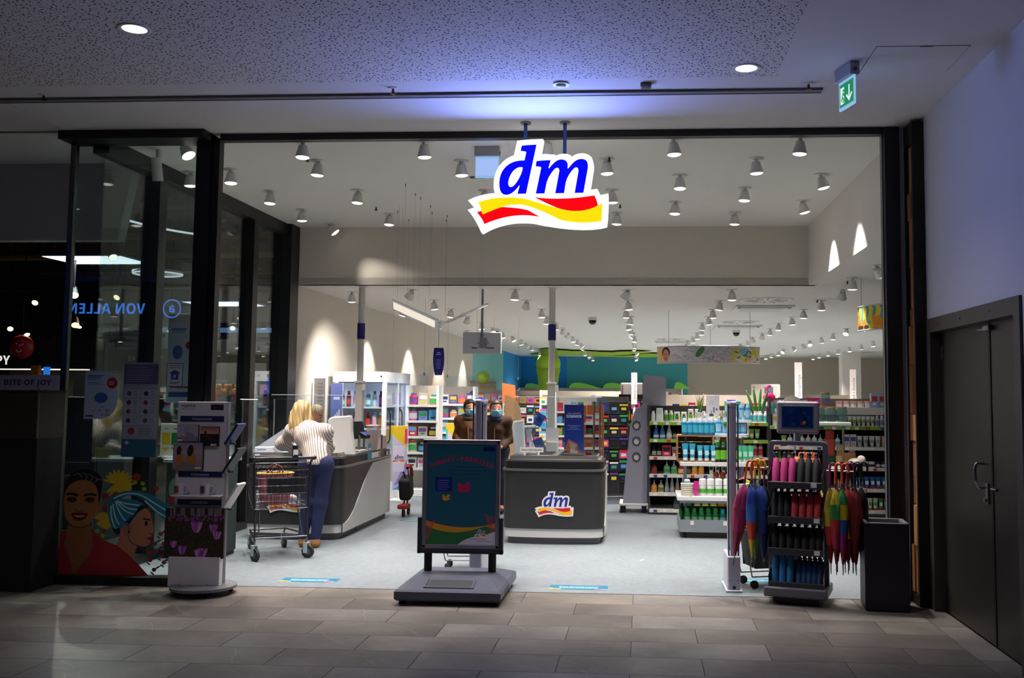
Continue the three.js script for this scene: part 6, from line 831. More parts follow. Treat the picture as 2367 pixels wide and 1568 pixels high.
// ---------------------------------------------------------------- hanging things
{
  const v = thing('wing_pendant_lamp', 'white V-shaped hanging light panel with picture print over the checkouts', 'pendant lamp', [-2.45, 2.47, -11.6]);
  for (const s of [-1, 1]) {
    const w = new THREE.Group(); w.name = 'wing'; w.position.set(s * 0.02, 0, 0); w.rotation.order = 'ZYX'; w.rotation.set(s < 0 ? -0.5 : 0.12, 0, s * 0.42); v.add(w);
    P('panel', R(0.62, 0.022, 0.24, s * 0.31, 0.011, 0, 0.006), whiteGloss, w);
    if (s < 0) P('light_field', B(0.56, 0.003, 0.16, s * 0.32, -0.002, 0.0), glow(0xfff2e0, 0.9), w);
    else { P('picture', B(0.22, 0.003, 0.2, s * 0.2, -0.002, 0.0), print(canvas(128, 128, (g) => { for (let i = 0; i < 26; i++) { g.fillStyle = pick(['#c8a878', '#5a3a2a', '#c8702a', '#7a2a3a', '#3a5a4a', '#d8c8a8']); g.beginPath(); g.moveTo(rr(0, 128), rr(0, 128)); g.lineTo(rr(0, 128), rr(0, 128)); g.lineTo(rr(0, 128), rr(0, 128)); g.fill(); } })), w); P('end_light', B(0.1, 0.004, 0.2, s * 0.56, -0.003, 0), glow(0xfff2e0, 0.9), w); }
    for (const z of [-0.08, 0.08]) P('suspension_wire', T([[s * 0.3, 0.022, z], [s * 0.3 + s * 0.0, 0.03, z]], 0.004), steel, w);
  }
  for (const [x, z] of [[-0.5, -0.08], [-0.5, 0.08], [0.5, -0.08], [0.5, 0.08]]) P('suspension_wire', C(0.001, 0.001, YC - 2.47 - 0.24, x, (YC - 2.47 + 0.24) / 2, z, 5), steel, v);
  const p = thing('hanging_pod_sign', 'dark blue tapered hanging sign with white print on a white rod', 'sign', [-2.45, 1.87, -11.61]);
  const s = new THREE.Shape(); s.moveTo(-0.04, 0); s.quadraticCurveTo(-0.085, 0.16, -0.055, 0.33); s.lineTo(0.055, 0.33); s.quadraticCurveTo(0.085, 0.16, 0.04, 0); P('plate', EX(s, 0.02, 0.003, 10), m(0x17186a, 0.5), p);
  const tx = P('print', sheet(0.1, 0.26), print(canvas(100, 260, (g, w, h) => { g.fillStyle = '#17186a'; g.fillRect(0, 0, w, h); g.fillStyle = '#b8bcf0'; g.fillRect(30, 18, 40, 8); g.fillRect(20, 40, 60, 8); for (let i = 0; i < 5; i++) { g.fillStyle = '#9aa0e0'; g.fillRect(20 + i * 2, 110 + i * 24, 60 - i * 4, 5); } })), p); tx.position.set(0, 0.165, 0.0245); P('rod', C(0.009, 0.009, 0.29, 0, 0.475, 0.01, 8), white, p);
  const t = thing('hanging_television', 'white television seen from behind hanging from the low ceiling', 'television', [-2.24, 2.36, -13.5]); P('case', R(0.54, 0.3, 0.04, 0, 0, 0, 0.008), m(0xc6c6ca, 0.5), t); P('wall_mount', [B(0.1, 0.14, 0.02, 0.02, 0, 0.03), B(0.16, 0.02, 0.02, 0.02, 0, 0.035)], m(0x8a8a90, 0.4), t); P('port', [B(0.08, 0.012, 0.004, -0.1, -0.07, 0.021), B(0.1, 0.012, 0.004, 0.12, -0.07, 0.021), B(0.06, 0.01, 0.004, 0.0, 0.11, 0.021)], black, t); P('ceiling_pole', C(0.018, 0.018, 0.7, 0, 0.42, 0.02, 10), steel, t); P('ceiling_plate', C(0.05, 0.05, 0.012, 0, 0.76, 0.02, 14), white, t);
}
// clear partitions hung on steel wires along the queue
[[-3.62, -14.9, 0.62], [-3.1, -16.6, 0.62], [-2.62, -18.6, 0.6]].forEach(([x, z, w], k) => {
  const o = thing('queue_partition', ['clear hanging partition with rainbow emblem print nearest the counter', 'clear hanging partition with rainbow emblem print in the middle of the queue', 'clear hanging partition with rainbow emblem print at the far end of the queue'][k], 'partition', [x, 0, z], 0.0);
  P('sheet', X(-w / 2, w / 2, 0.2, 1.95, -0.003, 0.003), acrylic, o);
  for (const q of [-w / 2 + 0.06, w / 2 - 0.06]) { P('clip', R(0.025, 0.05, 0.012, q, 1.95, 0, 0.004), steel, o); P('suspension_wire', C(0.0018, 0.0018, YS - 1.97, q, (YS + 1.97) / 2, 0, 5), steel, o); }
  const rbw = canvas(160, 640, (g, W, H) => { g.fillStyle = '#b8b4c8'; g.fillRect(0, 0, W, H); g.fillStyle = '#d2b21c'; g.beginPath(); g.moveTo(0, 0); g.lineTo(W, 0); g.lineTo(W, 210); g.bezierCurveTo(110, 190, 40, 120, 0, 60); g.fill(); g.fillStyle = '#d0346a'; g.fillRect(W - 26, 30, 26, 150); g.fillStyle = '#3ab0a0'; g.fillRect(0, 70, 18, 160); g.fillStyle = '#8a7ac0'; g.beginPath(); g.moveTo(W, 330); g.lineTo(W, 560); g.lineTo(40, 600); g.fill(); g.fillStyle = '#3a8ac8'; g.beginPath(); g.moveTo(30, H); g.lineTo(W, 540); g.lineTo(W, H); g.fill(); g.fillStyle = '#c8c4d6'; g.fillRect(28, 200, 104, 260); logoDraw(g, 80, 330, 130, ['#c8c4d6', '#2a2a7a', '#e0a41a', '#c8242c']); });
  const b = board('rainbow_panel', rbw, 0.27, 0.98, 0.012, o, white); b.position.set(-0.12, 0.66, 0.012);
  P('foot', [R(0.34, 0.03, 0.3, -0.12, 0.015, 0, 0.006), C(0.015, 0.015, 0.2, -0.12, 0.1, 0, 8)], white, o);
});
for (const [i, [x, z]] of [[-2.58, -10.78], [-2.56, -11.49], [-2.63, -11.9], [-2.49, -12.15], [-2.56, -12.45]].entries()) one('suspension_wire', 'thin steel wire in the bundle above the wing lamp, ' + nth(i) + ' from the shop front', 'wire', [C(0.0009, 0.0009, 1.25, 0, -0.625, 0, 5), C(0.006, 0.006, 0.03, 0, -0.015, 0, 8)], m(0x8a7c6a, 0.5), [x, YC, z]);
for (const [i, [x, z]] of [[-2.57, -10.28], [-2.57, -11.0], [-3.05, -11.82], [-3.05, -12.41]].entries()) one('suspension_wire', ['thin steel wire hanging from the high ceiling, nearest to the shop front', 'thin steel wire hanging from the high ceiling above the hanging pod sign', 'thin steel wire from the high ceiling above the queue, nearer the front', 'thin steel wire from the high ceiling above the queue, by the soffit'][i], 'wire', [C(0.0009, 0.0009, 1.2, 0, -0.6, 0, 5), C(0.006, 0.006, 0.03, 0, -0.015, 0, 8)], m(0x8a7c6a, 0.5), [x, YC, z]);
// curved picture banners
function curvedBanner(x, y, z, r, h, a0, a1, tex, label) {
  const o = thing('curved_banner', label, 'banner', [x, y, z]);
  const g = new THREE.CylinderGeometry(r, r, h, 40, 1, true, a0, a1 - a0); P('fabric', g, m(0xffffff, 0.7, 0, { map: tex, side: THREE.DoubleSide }), o);
  const ring = (yy) => { const p = []; for (let k = 0; k <= 24; k++) { const a = a0 + (a1 - a0) * k / 24; p.push([Math.sin(a) * r, yy, Math.cos(a) * r]); } return T(p, 0.01, 40, 6); };
  P('hoop', [ring(h / 2), ring(-h / 2)], m(0xb9b9c0, 0.4), o);
  for (const k of [0.15, 0.5, 0.85]) { const a = a0 + (a1 - a0) * k; P('suspension_wire', C(0.003, 0.003, YS - y - h / 2, Math.sin(a) * r, (YS - y + h / 2) / 2, Math.cos(a) * r, 5), steel, o); }
}
const bannerTex = canvas(1024, 170, (g, w, h) => {
  g.fillStyle = '#d4c9d2'; g.fillRect(0, 0, w, h); for (let i = 0; i < 60; i++) { g.strokeStyle = pick(['#9cc4c0', '#b8a8b4', '#7aa8a0', '#c8b0bc', '#e4dce2']); g.lineWidth = rr(3, 12); const x = rr(180, 720), y = rr(0, h); g.beginPath(); g.moveTo(x, y); g.bezierCurveTo(x + 40, y - 50, x + 70, y + 60, x + rr(60, 130), y + rr(-50, 50)); g.stroke(); }
  g.fillStyle = '#3a7a3c'; g.beginPath(); g.ellipse(430, 60, 24, 60, 0.5, 0, 7); g.fill();
  const face = (x, s) => { g.fillStyle = '#2a1a1c'; g.beginPath(); g.ellipse(x, 64, 46 * s, 62, 0, 0, 7); g.fill(); g.fillStyle = '#c88a6a'; g.beginPath(); g.ellipse(x, 92, 36 * s, 64, 0, 0, 7); g.fill(); g.fillStyle = '#2a1818'; g.fillRect(x - 24, 72, 18, 6); g.fillRect(x + 8, 72, 18, 6); g.fillStyle = '#a82a3a'; g.beginPath(); g.ellipse(x, 126, 16, 7, 0, 0, 7); g.fill(); g.fillStyle = '#9a5a44'; g.fillRect(x - 3, 88, 6, 18); };
  g.fillStyle = '#d6c06a'; g.fillRect(20, 0, 60, h); face(120, 1); g.fillStyle = '#d8c21e'; for (let i = 0; i < 30; i++) { g.beginPath(); g.ellipse(rr(690, 990), rr(0, h), rr(10, 34), rr(8, 22), rr(0, 3), 0, 7); g.fill(); } g.fillStyle = '#4a94ac'; g.beginPath(); g.ellipse(820, 60, 70, 46, 0.3, 0, 7); g.fill(); g.strokeStyle = '#d8ecf0'; g.lineWidth = 4; for (let i = 0; i < 6; i++) { g.beginPath(); g.arc(820, 110, 40 + i * 12, 3.6, 5.6); g.stroke(); } g.fillStyle = '#d89a86'; g.beginPath(); g.ellipse(858, 108, 26, 44, 0, 0, 7); g.fill(); g.fillStyle = '#2f7a44'; for (let i = 0; i < 8; i++) { g.beginPath(); g.ellipse(rr(700, 1000), rr(20, 150), 20, 7, rr(0, 3), 0, 7); g.fill(); }
});
curvedBanner(1.15, 2.35, -17.6, 1.0, 0.28, -1.1, 1.1, bannerTex, 'curved hanging picture banner with painted faces over the middle of the shop');
const bannerTex2 = canvas(512, 170, (g, w, h) => { g.fillStyle = '#d2bc1c'; g.fillRect(0, 0, w, h); g.fillStyle = '#c87a86'; g.fillRect(0, 60, 60, 110); g.strokeStyle = '#3a84a4'; g.lineWidth = 22; for (let i = 0; i < 9; i++) { const x = 20 + i * 58; g.beginPath(); g.moveTo(x, 0); g.bezierCurveTo(x + 40, 50, x - 30, 80, x + 30, 130); g.stroke(); } g.fillStyle = '#d8881c'; for (let i = 0; i < 10; i++) { g.beginPath(); g.ellipse(rr(0, w), rr(30, h), 20, 46, rr(-0.5, 0.5), 0, 7); g.fill(); } g.fillStyle = '#23343a'; for (let i = 0; i < 6; i++) { g.beginPath(); g.ellipse(rr(0, w), 150, 24, 14, 0, 0, 7); g.fill(); } });
curvedBanner(3.5, 2.62, -12.4, 0.8, 0.3, -1.6, -0.2, bannerTex2, 'curved hanging picture banner partly hidden by the black shop front post');
// ---------------------------------------------------------------- drinks fridge
{
  const o = thing('drinks_fridge', 'tall white glass door drinks fridge behind the staffed checkout', 'fridge', [-4.24, 0, -15.15]); const w = 0.82, h = 1.97, d = 1.5, wt = m(0xdcdfe4, 0.35);
  P('carcass', [X(-w / 2, w / 2, h - 0.16, h, -d / 2, d / 2), X(-w / 2, w / 2, 0, 0.3, -d / 2, d / 2), X(-w / 2, -w / 2 + 0.04, 0.3, h - 0.16, -d / 2, d / 2), X(-w / 2, w / 2, 0.3, h - 0.16, -d / 2, -d / 2 + 0.04), X(-w / 2, -w / 2 + 0.1, 0.3, h - 0.16, d / 2 - 0.05, d / 2), X(w / 2 - 0.06, w / 2, 0.3, h - 0.16, d / 2 - 0.06, d / 2), X(w / 2 - 0.05, w / 2, 0.3, h - 0.16, -0.03, 0.03)], wt, o);
  P('front_glass', X(-w / 2 + 0.1, w / 2 - 0.06, 0.3, h - 0.16, d / 2 - 0.02, d / 2 - 0.012), clear, o);
  for (const [z0, z1] of [[0.03, d / 2 - 0.06], [-d / 2 + 0.04, -0.03]]) { const dr = P('door', X(w / 2 - 0.015, w / 2 - 0.008, 0.32, h - 0.18, z0, z1), clear, o); P('handle', T([[w / 2, 0.9, z1 - 0.06], [w / 2 + 0.04, 0.95, z1 - 0.06], [w / 2 + 0.04, 1.35, z1 - 0.06], [w / 2, 1.4, z1 - 0.06]], 0.01, 14), black, dr); }
  for (const y of [0.45, 0.8, 1.12, 1.44]) { const s = P('shelf', X(-w / 2 + 0.05, w / 2 - 0.05, y - 0.012, y, -d / 2 + 0.05, d / 2 - 0.08), m(0xc4ced8, 0.2), o); P('shelf_light', X(-w / 2 + 0.06, w / 2 - 0.06, y - 0.022, y - 0.014, d / 2 - 0.11, d / 2 - 0.09), glow(0xcfe2ff, 1.1), s); }
  P('light_tube', [X(w / 2 - 0.05, w / 2 - 0.03, 0.34, h - 0.2, -d / 2 + 0.06, -d / 2 + 0.08)], glow(0xd8e8ff, 1.4), o); P('seal', X(-w / 2 + 0.09, w / 2 - 0.05, h - 0.17, h - 0.155, d / 2 - 0.008, d / 2 + 0.002), black, o); P('logo_tag', B(0.02, 0.03, 0.003, w / 2 - 0.08, h - 0.07, d / 2 + 0.002), black, o);
  const l = new THREE.RectAreaLight(0xcfe0ff, 2.2, 0.5, 0.9); l.position.set(-4.24, 1.7, -15.15); l.rotation.x = -Math.PI / 2; scene.add(l);
  const cols = [['clear water bottle', 0xb8ccd8, 0x4a6aa0, 0x9ac0dc], ['purple juice bottle', 0x3a1a4a, 0x1a1a1a, 0x8a4aa0], ['green juice bottle', 0x4a7a3a, 0xdadada, 0xb8d88a], ['cola brown bottle', 0x3a1c14, 0xb02020, 0xc03030], ['white yoghurt drink', 0xdde0e4, 0x4a8ac0, 0xd0a0b0], ['orange juice bottle', 0xc87a24, 0xe0e0e0, 0xe8b060], ['teal water bottle', 0x3a8a94, 0xe0e0e0, 0xa0d4d8]];
  [0.45, 0.8, 1.12, 1.44].forEach((y, q) => { for (let i = 0; i < 7; i++) { const c = cols[(i + q * 3) % 7]; good(['flask', 0.24, 0.07, c[1], c[2], c[3]], [-4.55 + i * 0.1, y + 0.001, -14.58], 0, c[0] + ' in front row on the ' + ['lowest', 'second', 'third', 'top'][q] + ' fridge shelf', 'drinks in the fridge'); } });
  const rk = thing('notice_rack', 'white notice stand with rows of small cards beside the fridge', 'notice stand', [-4.62, 0, -13.75]); P('panel', R(0.17, 1.86, 0.04, 0, 0.93, 0, 0.006), m(0xcfcdd0, 0.5), rk); for (let k = 0; k < 9; k++) P('card', B(0.07, 0.014, 0.004, 0.01, 1.78 - k * 0.05, 0.022), m(0x9a969c, 0.6), rk);
  const bp = thing('blue_poster', 'framed blue poster standing behind the cashier', 'poster', [-4.5, 0, -14.15]); const b = board('poster', canvas(100, 300, (g, w2, h2) => { g.fillStyle = '#5a6aa8'; g.fillRect(0, 0, w2, h2); g.fillStyle = '#c8cce0'; g.fillRect(24, 82, 52, 16); g.fillStyle = '#c8ccd8'; for (let i = 0; i < 4; i++) g.fillRect(20 + i * 16, 200 - i * 14, 12, 90 + i * 14); }), 0.18, 0.75, 0.02, bp, m(0xd8c8c4, 0.5)); b.position.y = 1.42; P('leg', B(0.1, 1.05, 0.02, 0, 0.525, 0), m(0x3a3a40, 0.6), bp);
}
// ---------------------------------------------------------------- racks of small goods
const paint = [['pink', 0xd2488a], ['orange', 0xe07a2c], ['light blue', 0x5aa0d0], ['white', 0xe0dedc], ['black', 0x1a1a1c], ['green', 0x3f9a4c], ['yellow', 0xd8c030], ['purple', 0x6a3a8a], ['red', 0xb8242c], ['navy', 0x1c2a5a], ['beige', 0xc8b49a], ['teal', 0x1f8a90]];
const far = [];
function packRack(label, short, x, z, w, h, rows, y0, turn, tint, opt = {}) {
  const o = thing(opt.name || 'goods_rack', label, 'rack', [x, 0, z], turn); const fm = opt.frame || white;
  P('back_panel', X(-w / 2, w / 2, 0.12, h, -0.02, 0), opt.back || m(0xbdb3a4, 0.7), o); P('base', R(w, 0.12, 0.4, 0, 0.06, 0.18, 0.01), fm, o); for (const s of [-1, 1]) P('upright', X(s * w / 2 - 0.02, s * w / 2 + 0.02, 0, h, -0.03, opt.deep ? 0.3 : 0.04), fm, o);
  const c = Math.cos(turn), s = Math.sin(turn), n = Math.max(2, Math.floor(w / 0.13)); const dy = (h - y0 - 0.06) / rows;
  for (let q = 0; q < rows; q++) {
    const y = y0 + q * dy; if (opt.deep) { const b = P('shelf_board', X(-w / 2, w / 2, y - 0.02, y, 0, 0.3), white, o); P('price_strip', X(-w / 2, w / 2, y - 0.035, y, 0.3, 0.308), stripW, b); } else P('hook_bar', X(-w / 2, w / 2, y + dy * 0.86, y + dy * 0.89, 0, 0.012), steel, o);
    for (let i = 0; i < n; i++) { const lx = -w / 2 + (i + 0.5) * w / n, lz = opt.deep ? 0.2 : 0.09; const t = pick(tint), t2 = pick(paint); if (opt.far) { far.push([dy * rr(0.5, 0.82), w / n * 0.86, paint[t][1], t2[1], [x + lx * c + lz * s, y, z - lx * s + lz * c], turn]); continue; } good([opt.deep ? pick(['box', 'flask', 'box']) : 'packet', dy * (opt.deep ? rr(0.55, 0.82) : rr(0.66, 0.84)), w / n * 0.86, paint[t][1], t2[1], pick(paint)[1]], [x + lx * c + lz * s, y + (opt.deep ? 0.001 : dy * 0.03), z - lx * s + lz * c], turn, paint[t][0] + ' pack on ' + short + ', ' + nth(q) + ' row from below, ' + nth(i) + ' from left', 'packs on ' + short); }
  }
}
const bright = [0, 1, 2, 3, 5, 6, 8, 11], mixed = [0, 1, 2, 3, 4, 5, 6, 7, 8, 9, 10, 11], cool = [2, 3, 9, 11, 7, 3], darkish = [4, 4, 9, 7, 8, 0, 4];
packRack('white framed magazine rack right of the fridge', 'magazine rack', -3.55, -15.9, 0.5, 1.78, 5, 0.45, 0, [3, 2, 8, 10, 0, 9], { deep: true });
packRack('white framed rack with pink and blue packs behind the first partition', 'partition rack', -3.35, -17.8, 0.62, 1.78, 5, 0.45, 0, [0, 3, 7, 9, 2], { deep: true });
packRack('long wall rack along the beige side wall behind the partitions', 'long wall rack', -4.55, -20.6, 5.2, 1.8, 5, 0.4, Math.PI / 2, mixed, { deep: true, far: true });
packRack('far wall rack along the teal side wall', 'far wall rack', -4.5, -29, 4.5, 1.8, 4, 0.4, Math.PI / 2, mixed, { deep: true, far: true });
packRack('sock wall with hanging packs below the wooden panel', 'sock wall', -2.28, -19.2, 0.9, 1.72, 6, 0.5, 0.1, [3, 4, 4, 0, 1, 3, 9], { back: m(0x8f8270, 0.8) });
packRack('stocking wall with hanging packs left of the sock wall', 'stocking wall', -3.2, -21.5, 0.9, 1.75, 6, 0.5, 0.1, [3, 7, 0, 1, 9, 3], { back: m(0x8f8270, 0.8) });
packRack('slim white column display of blue packs by the pole', 'white column', -1.56, -16.2, 0.24, 1.72, 6, 0.5, -0.2, [2, 9, 2, 3]);
packRack('toy shelf with bright packs behind the unstaffed checkout', 'toy shelf', -0.95, -18.4, 1.3, 1.62, 5, 0.45, 0, bright, { deep: true });
packRack('chrome wire rack of hair goods beside the porthole panel', 'chrome wire rack', -0.46, -15.3, 0.46, 1.62, 7, 0.3, 0.25, darkish, { frame: chrome, back: m(0x2a2a2c, 0.6) });
packRack('black wire rack of hair goods behind the porthole panel', 'black wire rack', -0.12, -16.2, 0.5, 1.66, 7, 0.3, 0.1, [4, 1, 8, 4, 0, 2], { frame: blackMetal, back: m(0x1c1c1e, 0.6) });
packRack('orange brown sun care display next to the summer poster', 'sun care display', -0.68, -13.85, 0.24, 1.5, 4, 0.75, 0, [1, 10, 1, 4], { deep: true, back: m(0x8a4a22, 0.6), frame: m(0xa85a28, 0.6) });
packRack('shelf of coloured packs in the second aisle behind the promotion table', 'second aisle shelf', 1.2, -17.2, 2.2, 1.66, 4, 0.5, 0, mixed, { deep: true, far: true });
packRack('shelf of coloured packs in the third aisle below the Bad sign', 'third aisle shelf', 3.9, -17.6, 2.2, 1.6, 4, 0.5, 0, mixed, { deep: true, far: true });
packRack('pale gondola in the kids corner near the green tree', 'kids gondola', -0.9, -27.5, 3.2, 1.75, 4, 0.5, 0, mixed, { deep: true, far: true });
packRack('long white shelf under the teal rear wall', 'rear wall shelf', -1.6, -37.3, 6.2, 1.9, 4, 0.4, 0, mixed, { deep: true, far: true });
packRack('far shelf before the beige rear wall', 'far beige shelf', 4.2, -30.5, 4.6, 1.7, 4, 0.4, 0, mixed, { deep: true, far: true });
{ // the packs of the distant shelves, past counting
  const gs = []; for (const [h, w, c1, c2, p, turn] of far) for (const [g, c] of [[B(w, h, w * 0.6, 0, h / 2, 0), c1], [B(w * 0.8, h * 0.4, 0.004, 0, h * 0.6, w * 0.3 + 0.002), c2]]) { const q = g.rotateY(turn).translate(...p).toNonIndexed(), k = new THREE.Color(c), a = new Float32Array(q.attributes.position.count * 3); for (let i = 0; i < a.length; i += 3) { a[i] = k.r; a[i + 1] = k.g; a[i + 2] = k.b; } q.setAttribute('color', new THREE.BufferAttribute(a, 3)); gs.push(q); }
  const o = new THREE.Mesh(mergeGeometries(gs), m(0xffffff, 0.5, 0, { vertexColors: true })); o.name = 'distant_packs'; o.castShadow = o.receiveShadow = true; o.userData = { label: 'many small coloured packs on the distant shelves of the shop', category: 'goods', kind: 'stuff' }; scene.add(o);
}
// summer poster board
{
  const o = thing('summer_poster', 'blue DEIN PERFEKTER SOMMER board with beach chair by the checkout', 'poster', [-0.945, 0, -13.55]);
  const tx = canvas(270, 720, (g, w, h) => { const q = g.createLinearGradient(0, 0, 0, h); q.addColorStop(0, '#101f70'); q.addColorStop(0.6, '#13389a'); q.addColorStop(1, '#2a7ac8'); g.fillStyle = q; g.fillRect(0, 0, w, h); text(g, 'DEIN PERFEKTER', w / 2, 115, 25, '#c8cce8'); text(g, 'SOMMER', w / 2, 155, 50, '#e8eaf8', { bold: true, max: 230 }); for (let i = 0; i < 3; i++) text(g, ['DEIN SOMMERSPASS', 'ÜBER ALLES', 'IM DM-ONLINESHOP'][i], w / 2, 280 + i * 24, 19, '#b8c4f0'); g.fillStyle = '#c86a30'; g.beginPath(); g.moveTo(20, 560); g.lineTo(60, 460); g.lineTo(190, 520); g.lineTo(190, 600); g.lineTo(240, 620); g.lineTo(240, 720); g.lineTo(20, 690); g.fill(); g.fillStyle = '#b8a49a'; g.beginPath(); g.moveTo(70, 490); g.lineTo(175, 535); g.lineTo(150, 610); g.lineTo(90, 590); g.fill(); g.fillStyle = '#dcdce4'; for (let i = 0; i < 4; i++) g.fillRect(90 + i * 26, 590 + i * 8, 18, 50); g.fillStyle = '#d8581e'; g.fillRect(110, 650, 100, 44); });
  const b = board('board', tx, 0.27, 0.75, 0.02, o, m(0x16389a, 0.5)); b.position.y = 1.135; P('support', [B(0.2, 0.76, 0.02, 0, 0.38, -0.02), R(0.3, 0.02, 0.24, 0, 0.01, -0.02, 0.005)], m(0x8a4a22, 0.6), o);
  one('red_sale_tag', 'small red square price sign hanging next to the checkout pole', 'sign', [R(0.1, 0.12, 0.01, 0, 0, 0, 0.004), B(0.015, 1.4, 0.01, 0, -0.72, -0.01)], print(canvas(64, 64, (g) => { g.fillStyle = '#b81820'; g.fillRect(0, 0, 64, 64); g.fillStyle = '#e8d8d8'; g.fillRect(12, 16, 40, 20); g.fillStyle = '#b81820'; g.fillRect(18, 22, 28, 6); })), [-1.12, 1.42, -16.0]);
}
{ // carriers around the queue
  const st = thing('toddler_buggy', 'folded red and black toy buggy beside the staffed checkout', 'buggy', [-3.2, 0, -13.1]); P('frame', [T([[0, 0.08, 0.1], [0.05, 0.5, 0], [0, 0.68, -0.12]], 0.012, 14), T([[0, 0.08, -0.15], [0.05, 0.4, 0.02], [0, 0.6, 0.1]], 0.012, 14)], black, st); P('seat', R(0.16, 0.3, 0.24, 0.02, 0.38, 0, 0.04, { rx: 0.3 }), m(0x16161a, 0.8), st); P('hood', new THREE.TorusGeometry(0.16, 0.025, 8, 20, 2.2).rotateY(Math.PI / 2).translate(0.06, 0.52, 0.02), m(0xa81c24, 0.7), st); P('footrest', R(0.14, 0.06, 0.2, 0.02, 0.14, 0.1, 0.02), m(0x9a1a20, 0.7), st); for (const z of [0.12, -0.16]) P('wheel', C(0.05, 0.05, 0.025, 0.02, 0.05, z, 16, { rz: Math.PI / 2 }), rubber, st);
  const bs = thing('basket_stack', 'stack of red, yellow and blue baskets behind the poster stand', 'basket stack', [-2.66, 0, -13.2]); for (let k = 0; k < 9; k++) P('basket', R(0.3, 0.055, 0.22, 0, 0.05 + k * 0.09, 0, 0.02), m([0xc8202a, 0x1c2a7a, 0xd8b41c][k % 3], 0.5), bs); P('top_basket', R(0.31, 0.09, 0.23, 0, 0.88, 0, 0.03), m(0xd01c24, 0.5), bs);
  const rk = (x, z, t, label) => { const o = thing('basket_trolley', label, 'basket trolley', [x, 0, z], t); const dk = m(0x26262a, 0.6); P('basket', [B(0.36, 0.02, 0.26, 0, 0.18, 0), B(0.4, 0.3, 0.012, 0, 0.32, 0.14, { rx: 0.12 }), B(0.4, 0.3, 0.012, 0, 0.32, -0.14, { rx: -0.12 }), B(0.012, 0.3, 0.28, 0.2, 0.32, 0, { rz: -0.12 }), B(0.012, 0.3, 0.28, -0.2, 0.32, 0, { rz: 0.12 })], dk, o); P('rim', [B(0.46, 0.02, 0.02, 0, 0.475, 0.16), B(0.46, 0.02, 0.02, 0, 0.475, -0.16), B(0.02, 0.02, 0.33, 0.22, 0.475, 0), B(0.02, 0.02, 0.33, -0.22, 0.475, 0)], m(0x3a3a40, 0.5), o); P('wire_frame', [T([[-0.22, 0.1, 0.12], [-0.24, 0.2, 0.13], [-0.22, 0.4, 0.16]], 0.006, 10), T([[-0.22, 0.1, -0.12], [-0.24, 0.2, -0.13], [-0.22, 0.4, -0.16]], 0.006, 10), T([[-0.22, 0.1, 0.12], [0.2, 0.1, 0.12]], 0.006), T([[-0.22, 0.1, -0.12], [0.2, 0.1, -0.12]], 0.006)], steel, o); for (const [wx, wz] of [[-0.2, 0.12], [0.2, 0.12], [-0.2, -0.12], [0.2, -0.12]]) P('caster', C(0.035, 0.035, 0.025, wx, 0.036, wz, 14, { rz: Math.PI / 2, ry: 0.6 }), rubber, o); };
  rk(1.12, -8.75, 0.3, 'dark plastic basket on wheels behind the umbrella rack'); rk(-1.62, -9.25, 0.1, 'dark plastic basket on wheels behind the poster stand');
}
// aisle signs and headers
function blade(x, z, y0, y1, t, label, tx) { const o = thing('aisle_sign', label, 'sign', [x, 0, z]); P('post', C(0.02, 0.02, y0, 0, y0 / 2, -0.02, 8), white, o); const b = board('blade', canvas(64, 320, (g, w, h) => { g.fillStyle = '#e0d6d2'; g.fillRect(0, 0, w, h); g.save(); g.translate(w * 0.62, h * 0.55); g.rotate(-Math.PI / 2); g.font = '34px sans-serif'; g.fillStyle = '#4a4450'; g.textAlign = 'center'; g.textBaseline = 'middle'; g.fillText(tx, 0, 0, 270); g.restore(); }), t, y1 - y0, 0.03, o, offWhite); b.position.y = (y0 + y1) / 2; }
blade(2.52, -16.0, 1.5, 2.2, 0.12, 'upright white aisle sign reading Handpflege', 'Handpflege'); blade(3.39, -16.0, 1.5, 2.09, 0.1, 'upright white aisle sign reading Bad + Dusche', 'Bad + Dusche'); blade(-0.13, -15.7, 1.5, 2.01, 0.095, 'upright white aisle sign reading Damenrasur', 'Damenrasur');
function header(x, z, w, label) { const o = thing('shelf_header', label, 'shelf header', [x, 0, z]); P('box', R(w, 0.24, 0.16, 0, 1.74, 0, 0.02), m(0xd8cac4, 0.5), o); P('picture', B(w * 0.3, 0.16, 0.004, w * 0.1, 1.73, 0.082), m(0x6a6a84, 0.5), o); P('side_text', B(0.02, 0.16, 0.004, -w * 0.42, 1.74, 0.082), m(0x8a6a74, 0.5), o); P('post', B(0.08, 1.62, 0.06, 0, 0.81, 0), grey, o); }
header(2.18, -17.5, 0.5, 'cream header box with small picture in front of the Handpflege sign'); header(-0.18, -16.9, 0.38, 'cream header box with dark pictures beside the Damenrasur sign');
one('round_header', 'white half round shelf header with ring emblem before the cream header box', 'shelf header', EX((() => { const s = new THREE.Shape(); s.absarc(0, 0, 0.15, 0, Math.PI); return s; })(), 0.012), m(0xe2d8d0, 0.5), [2.1, 1.505, -13.88]);
